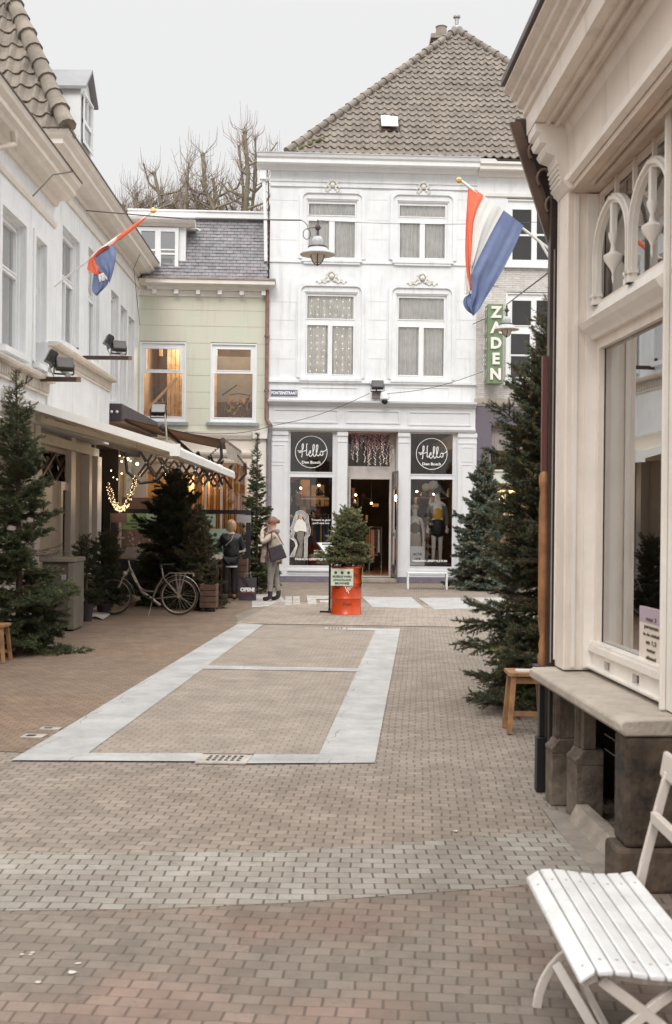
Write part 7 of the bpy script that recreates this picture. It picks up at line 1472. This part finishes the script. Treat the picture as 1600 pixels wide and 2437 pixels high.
def hair(t, c, yaw, s, cut, mat, bun=None, seed=1, front=.2):
    b = MB(); rn = random.Random(seed); c = Vector(c)
    def fn(u_, v_):
        a = 2 * math.pi * u_; el = math.pi * v_ * cut; r = .094 * s * (1 + .05 * math.sin(a * 9 + v_ * 3)) * (1.0 + .06 * v_); fwd = max(0, math.sin(a - yaw * 0)) if False else 0
        x, y, z = r * 1.0 * math.sin(el) * math.cos(a), r * 1.12 * math.sin(el) * math.sin(a), r * 1.22 * math.cos(el)
        if y > .02 * s and z < .045 * s: z = .045 * s + (z - .045 * s) * front
        return Vector(xf((x, y - .012, z), yaw, c, 1))
    b.grid(fn, 36, 14)
    for k in range(60):
        a = rn.uniform(math.pi * .95, math.pi * 2.05); x, y = .102 * s * math.cos(a), .108 * s * math.sin(a); zz = -.10 * s * (cut - .3) / .4
        if cut > .6: b.tube([Vector(xf((x, y, .03), yaw, c, 1)), Vector(xf((x * 1.05, y * 1.05, -.05 * s), yaw, c, 1)), Vector(xf((x * .9, y * .9, zz - .05 * s * rn.random()), yaw, c, 1))], [.012, .012, .004], 5)
    if bun: b.ball(Vector(xf(bun, yaw, c, 1)), .045 * s, 10, 7)
    b.build('hair', mat, t)
hair(pn, xf((0, .03, 1.625), .12, bs, s_), .12, s_, .68, M('blonde_hair', (.50, .33, .17), .5, .35, 30, col2=(.30, .18, .09)))
b = MB(); q = Vector(N['neckb'][0]); c_ = Vector(N['waist'][0]); b.tube([q + Vector((.06, -.10, .02)), q + Vector((.02, -.165, -.1)), c_ + Vector((-.10, -.165, .1))], .007, 5); b.build('bag_strap', M('strap_pale', (.4, .36, .34), .5), pn)
def face(t, base, yaw, s, hd):
    X = lambda p: Vector(xf((hd[0] + p[0], hd[1] + p[1], hd[2] + p[2]), yaw, base, s)); b = MB()
    for sg in (-1, 1): b.ball(X((.03 * sg, .075, .01)), .010 * s, 8, 5)
    b.build('eyes', M('eye_dark', (.05, .03, .02), .3), t); b = MB()
    b.tube([X((0, .080, .02)), X((0, .104, -.022)), X((0, .085, -.032))], [.008, .013, .008], 6); b.build('nose', SK, t); b = MB(); b.tube([X((-.022, .078, -.058)), X((0, .086, -.056)), X((.022, .078, -.058))], .006, 5); b.build('lips', M('lips', (.45, .17, .14), .5), t)
    b = MB()
    for sg in (-1, 1): b.ball(X((.082 * sg, -.01, -.005)), .026 * s, 8, 6, sx=.35)
    b.build('ears', SK, t)
face(pn, bs, .12, s_, (0, .03, 1.6))
# woman in the beige coat, facing left
bw_ = gb(652, 1430); s2 = 1.02; yw = R(82); pw = thing('person', 'auburn haired woman in beige coat and patterned scarf drinking from a cup', 'person', bw_)
arms = {'l': ((-.23, .22, 1.20), (-.10, .24, 1.47), (.6, -.4, .5)), 'r': ((.22, .16, 1.16), (.06, .27, 1.46), (-.4, -.3, .5))}; legs = {'l': ((-.09, .06, .50), (-.09, .06, .10), (-.09, .22, .035)), 'r': ((.09, -.02, .50), (.09, -.08, .10), (.10, .08, .035))}
N, E, _ = figure(pw, bw_, yw, s2, arms, legs, SK, head=(0, .05, 1.60))
CT = M('beige_coat', (.47, .40, .32), .85, .22, 5, 1.0, 7); Xw = lambda p: xf(p, yw, bw_, s2)
skin('coat', {'h2': (Xw((0, -.03, .78)), (.215, .205)), 'h': (Xw((0, -.02, .94)), (.19, .165)), 'p': g_('waist', (.175, .14)), 'c': g_('chest', (.19, .135)), 'n': g_('neckb', (.125, .10), .0), 'sl': g_('shl', .075), 'el': g_('ell', .062), 'wl': g_('wrl', .042), 'sr': g_('shr', .075), 'er': g_('elr', .062), 'wr': g_('wrr', .042)},
     [('h2', 'h'), ('h', 'p'), ('p', 'c'), ('c', 'n'), ('n', 'sl'), ('sl', 'el'), ('el', 'wl'), ('n', 'sr'), ('sr', 'er'), ('er', 'wr')], CT, pw)
JN = M('grey_jeans', (.235, .205, .185), .8, .25, 8, 1.0, 12)
skin('jeans', {'p': g_('pel', (.16, .125)), 'hl': g_('hipl', .105), 'kl': g_('knl', .072), 'al': g_('anl', .055, .06), 'hr': g_('hipr', .105), 'kr': g_('knr', .072), 'ar': g_('anr', .055, .06)}, [('p', 'hl'), ('hl', 'kl'), ('kl', 'al'), ('p', 'hr'), ('hr', 'kr'), ('kr', 'ar')], JN, pw)
for sd in 'lr': skin('boot', {'z': g_('an' + sd, .056, .15), 'a': g_('an' + sd, .056, -.03), 'b': (tuple(Vector(N['an' + sd][0]).lerp(Vector(N['to' + sd][0]), .6) - Vector((0, 0, .015))), (.052, .042)), 'c': g_('to' + sd, (.048, .036))}, [('z', 'a'), ('a', 'b'), ('b', 'c')], M('boot_dark', (.035, .022, .028), .25), pw, 2)
hair(pw, xf((0, .045, 1.63), yw, bw_, s2), yw, s2, .56, M('auburn_hair', (.22, .10, .05), .5, .35, 30, col2=(.13, .06, .03)), bun=(0, -.12, .02), front=.75)
face(pw, bw_, yw, s2, (0, .05, 1.6))
SCF = M('scarf_pattern', (.48, .38, .32), .9, .1, 9, col2=(.13, .08, .07)); b = MB()
q = Vector(Xw((0, .02, 1.44))); b.tube([q + Vector(((.095) * math.cos(a), (.10) * math.sin(a), .015 * math.sin(a * 3))) for a in [k * .45 for k in range(15)]], .042, 8)
for dy in (.06, -.05): b.tube([Xw((dy, .12, 1.42)), Xw((dy * 1.3, .17, 1.25)), Xw((dy * 1.4, .20, 1.0)), Xw((dy * 1.5, .22, .80))], [.05, .055, .06, .065], 8)
b.build('scarf', SCF, pw)
cu = thing('cup', 'small dark takeaway cup held to the mouth of the woman in the beige coat', 'cup', Xw((0, .19, 1.53))); b = MB(); b.lathe(Xw((-.0, .19, 1.50)), [(.028, 0), (.036, .09), (.038, .095), (.01, .10)], 14); b.build('cup', M('cup_dark', (.08, .05, .04), .5), cu)
hb = thing('handbag', 'dark purple leather shoulder bag of the woman in the beige coat', 'handbag', Xw((-.25, -.14, .98))); LB = M('bag_leather', (.032, .021, .030), .35, .25, 7, .3, 20)
c_ = Vector(Xw((-.27, -.10, 1.0))); b = MB(Local(c_, .1, Matrix.Rotation(R(-14), 4, 'Y'))); b.add([(-.17, -.05, -.16), (.19, -.05, -.14), (.19, .05, -.14), (-.17, .05, -.16), (-.15, -.02, .15), (.15, -.02, .17), (.15, .02, .17), (-.15, .02, .15)], [(0, 3, 2, 1), (4, 5, 6, 7), (0, 1, 5, 4), (1, 2, 6, 5), (2, 3, 7, 6), (3, 0, 4, 7)]); b.build('bag', LB, hb, bevel=.02)
b = MB(); b.tube([c_ + Vector((-.13, 0, .15)), Vector(N['shl'][0]) + Vector((-.02, -.05, .07)), Vector(N['shl'][0]) + Vector((.07, .0, .06)), c_ + Vector((.14, .02, .17))], .010, 6); b.build('strap', LB, hb)
# shopping bag
yb_ = 25.0; p, q = pt(570, 1374, yb_), pt(610, 1424, yb_); sbg = thing('shopping_bag', 'dark plum carrier bag printed OPEN! standing between the women', 'shopping bag', ((p.x + q.x) / 2, yb_, 0)); w = q.x - p.x
b = MB(); b.add([(p.x, yb_ - .07, 0), (q.x, yb_ - .07, 0), (q.x, yb_ + .07, 0), (p.x, yb_ + .07, 0), (p.x - .01, yb_ - .03, p.z), (p.x + w * .35, yb_ - .05, p.z - .01), (q.x + .01, yb_ - .03, p.z), (q.x, yb_ + .04, p.z), (p.x, yb_ + .04, p.z)], [(0, 3, 2, 1), (0, 1, 6, 5, 4), (1, 2, 7, 6), (2, 3, 8, 7), (3, 0, 4, 8)]); b.build('bag', M('plum_bag', (.05, .035, .05), .35, .3, 5, .4, 8), sbg, smooth=False)
b = MB(Face(p.x, yb_ - .072, 1, 0)); b.text('OPEN!', .105, w / 2, p.z * .47, 0, .004, sx=1.0, bold=.008); b.build('print_white', LET, sbg, smooth=False); b = MB(Face(p.x, yb_ - .072, 1, 0)); b.box(w * .12, w * .9, 0, .004, p.z * .33, p.z * .35); b.build('print_red', M('print_red', (.5, .12, .07), .5), sbg, smooth=False)
b = MB()
for o in (-.04, .04): b.tube([(p.x + w * .3, yb_ + o, p.z - .02), (p.x + w * .35, yb_ + o, p.z + .09), (p.x + w * .65, yb_ + o, p.z + .09), (p.x + w * .7, yb_ + o, p.z - .02)], .006, 5)
b.build('handle', M('handle_grey', (.2, .2, .2), .5), sbg)
# mannequins
def mannequin(u, vfoot, vtop, d, label, coat, top_, skirt, yaw, hat):
    a, zf = F.az(u, vfoot, d); zt_ = F.az(u, vtop, d)[1]; s = (zt_ - zf) / 1.70; base = F((a, d, zf)); t = thing('mannequin', label, 'mannequin', base)
    arms = {'l': ((-.22, .02, 1.10), (-.22, .08, .85), (0, .1, -1)), 'r': ((.22, .0, 1.10), (.23, .05, .85), (0, .1, -1))}; legs = {'l': ((-.08, .0, .48), (-.08, 0, .09), (-.09, .12, .03)), 'r': ((.08, .03, .48), (.09, .03, .09), (.11, .15, .03))}
    N, E, _ = figure(t, base, yaw, s, arms, legs, PAL); g = lambda k, r, dz=0: (tuple(Vector(N[k][0]) + Vector((0, 0, dz * s))), tuple(q * s for q in r) if isinstance(r, tuple) else r * s)
    skin('top', {'p': g('pel', (.155, .12)), 'w': g('waist', (.14, .11)), 'c': g('chest', (.165, .12)), 'n': g('neckb', (.09, .08), -.02)}, [('p', 'w'), ('w', 'c'), ('c', 'n')], top_, t)
    if skirt: skin('skirt', {'w': g('waist', (.15, .12), -.03), 'p': g('pel', (.18, .15)), 'k': (tuple((Vector(N['knl'][0]) + Vector(N['knr'][0])) / 2 + Vector((0, 0, .1 * s))), (.19 * s, .16 * s))}, [('w', 'p'), ('p', 'k')], skirt, t)
    if coat:
        for sd, sg in (('l', -1), ('r', 1)):
            sh_ = Vector(N['sh' + sd][0]); bd = [sh_.lerp(Vector(N['neckb'][0]), .35), Vector(N['waist'][0]).lerp(sh_, .55) + Vector((0, .03, -.15 * s)), Vector(N['hip' + sd][0]) + Vector((.06 * sg * s, .03, 0)), Vector(N['kn' + sd][0]) + Vector((.08 * sg * s, .03, .05 * s))]
            skin('coat_half', {'a': (tuple(bd[0]), (.06 * s, .10 * s)), 'b': (tuple(bd[1]), (.065 * s, .10 * s)), 'c': (tuple(bd[2]), (.075 * s, .11 * s)), 'd': (tuple(bd[3]), (.08 * s, .11 * s))}, [('a', 'b'), ('b', 'c'), ('c', 'd')], coat, t, 1)
            skin('sleeve', {'s': g('sh' + sd, .065), 'e': g('el' + sd, .055), 'w': g('wr' + sd, .045)}, [('s', 'e'), ('e', 'w')], coat, t, 1)
    b = MB(); c = Vector(N['crown'][0]); b.ball(c + Vector((0, 0, .0)), .105 * s, 14, 8, sz=.75); b.build('hat', hat, t)
mannequin(1040, 1338, 1168, -.75, 'headless white mannequin in grey coat, yellow jumper and black skirt in the right window'.replace('headless ', ''), M('tweed_grey', (.16, .15, .14), .9, .3, 40), M('mustard_jumper', (.62, .36, .05), .9, .1, 20), M('black_skirt', (.015, .015, .018), .6), math.pi, M('cap_black', (.02, .018, .018), .8))
mannequin(986, 1365, 1205, -.95, 'smaller white mannequin in grey top at the left side of the right window', None, M('grey_top', (.2, .18, .16), .9, .2), M('cream_skirt', (.5, .45, .38), .8), math.pi, M('cap_cream', (.55, .45, .33), .8))
b = MB(F); b.box(WR[1][0] - .1, WR[1][1] + .1, -1.2, -.35, .12, .50); tag(b.build('podium', M('podium_dark', (.12, .09, .07), .6), smooth=False), 'dark display podium under the mannequins in the right shop window', 'podium')
t = thing('price_sign', 'small white discount card at the foot of the right shop window', 'sign', F((WR[1][0] + .1, -.2, WR[1][2]))); b = MB(F); b.box(WR[1][0] + .02, WR[1][0] + .42, -.16, -.15, WR[1][2] + .02, WR[1][2] + .55); b.build('card', WHITE2, t, smooth=False); b = MB(F); b.text('ACTIE', .09, WR[1][0] + .22, WR[1][2] + .33, -.149, .003, bold=.003); b.text('-50%', .09, WR[1][0] + .22, WR[1][2] + .2, -.149, .003, bold=.003); b.build('print', PT, t, smooth=False)
b = MB(F); b.lathe((1, 1, 1), [(.01, 0)], 3) if False else None
for k, (x, y, r) in enumerate(((1100, 725, 14), (1150, 715, 18))):
    a, z = o6(x, y, -1.0); b = MB(); q = F((a, -1.0, z)); b.ball(q, r * 2 / 2.791 / 86, 16, 10); tag(b.build('paper_lantern', M('lantern_cream', (.60, .50, .38), .8)), ['cream paper lantern hanging left behind the right shop window', 'larger cream paper lantern hanging above the mannequin in the grey coat'][k], 'paper lantern')
clear_inv()
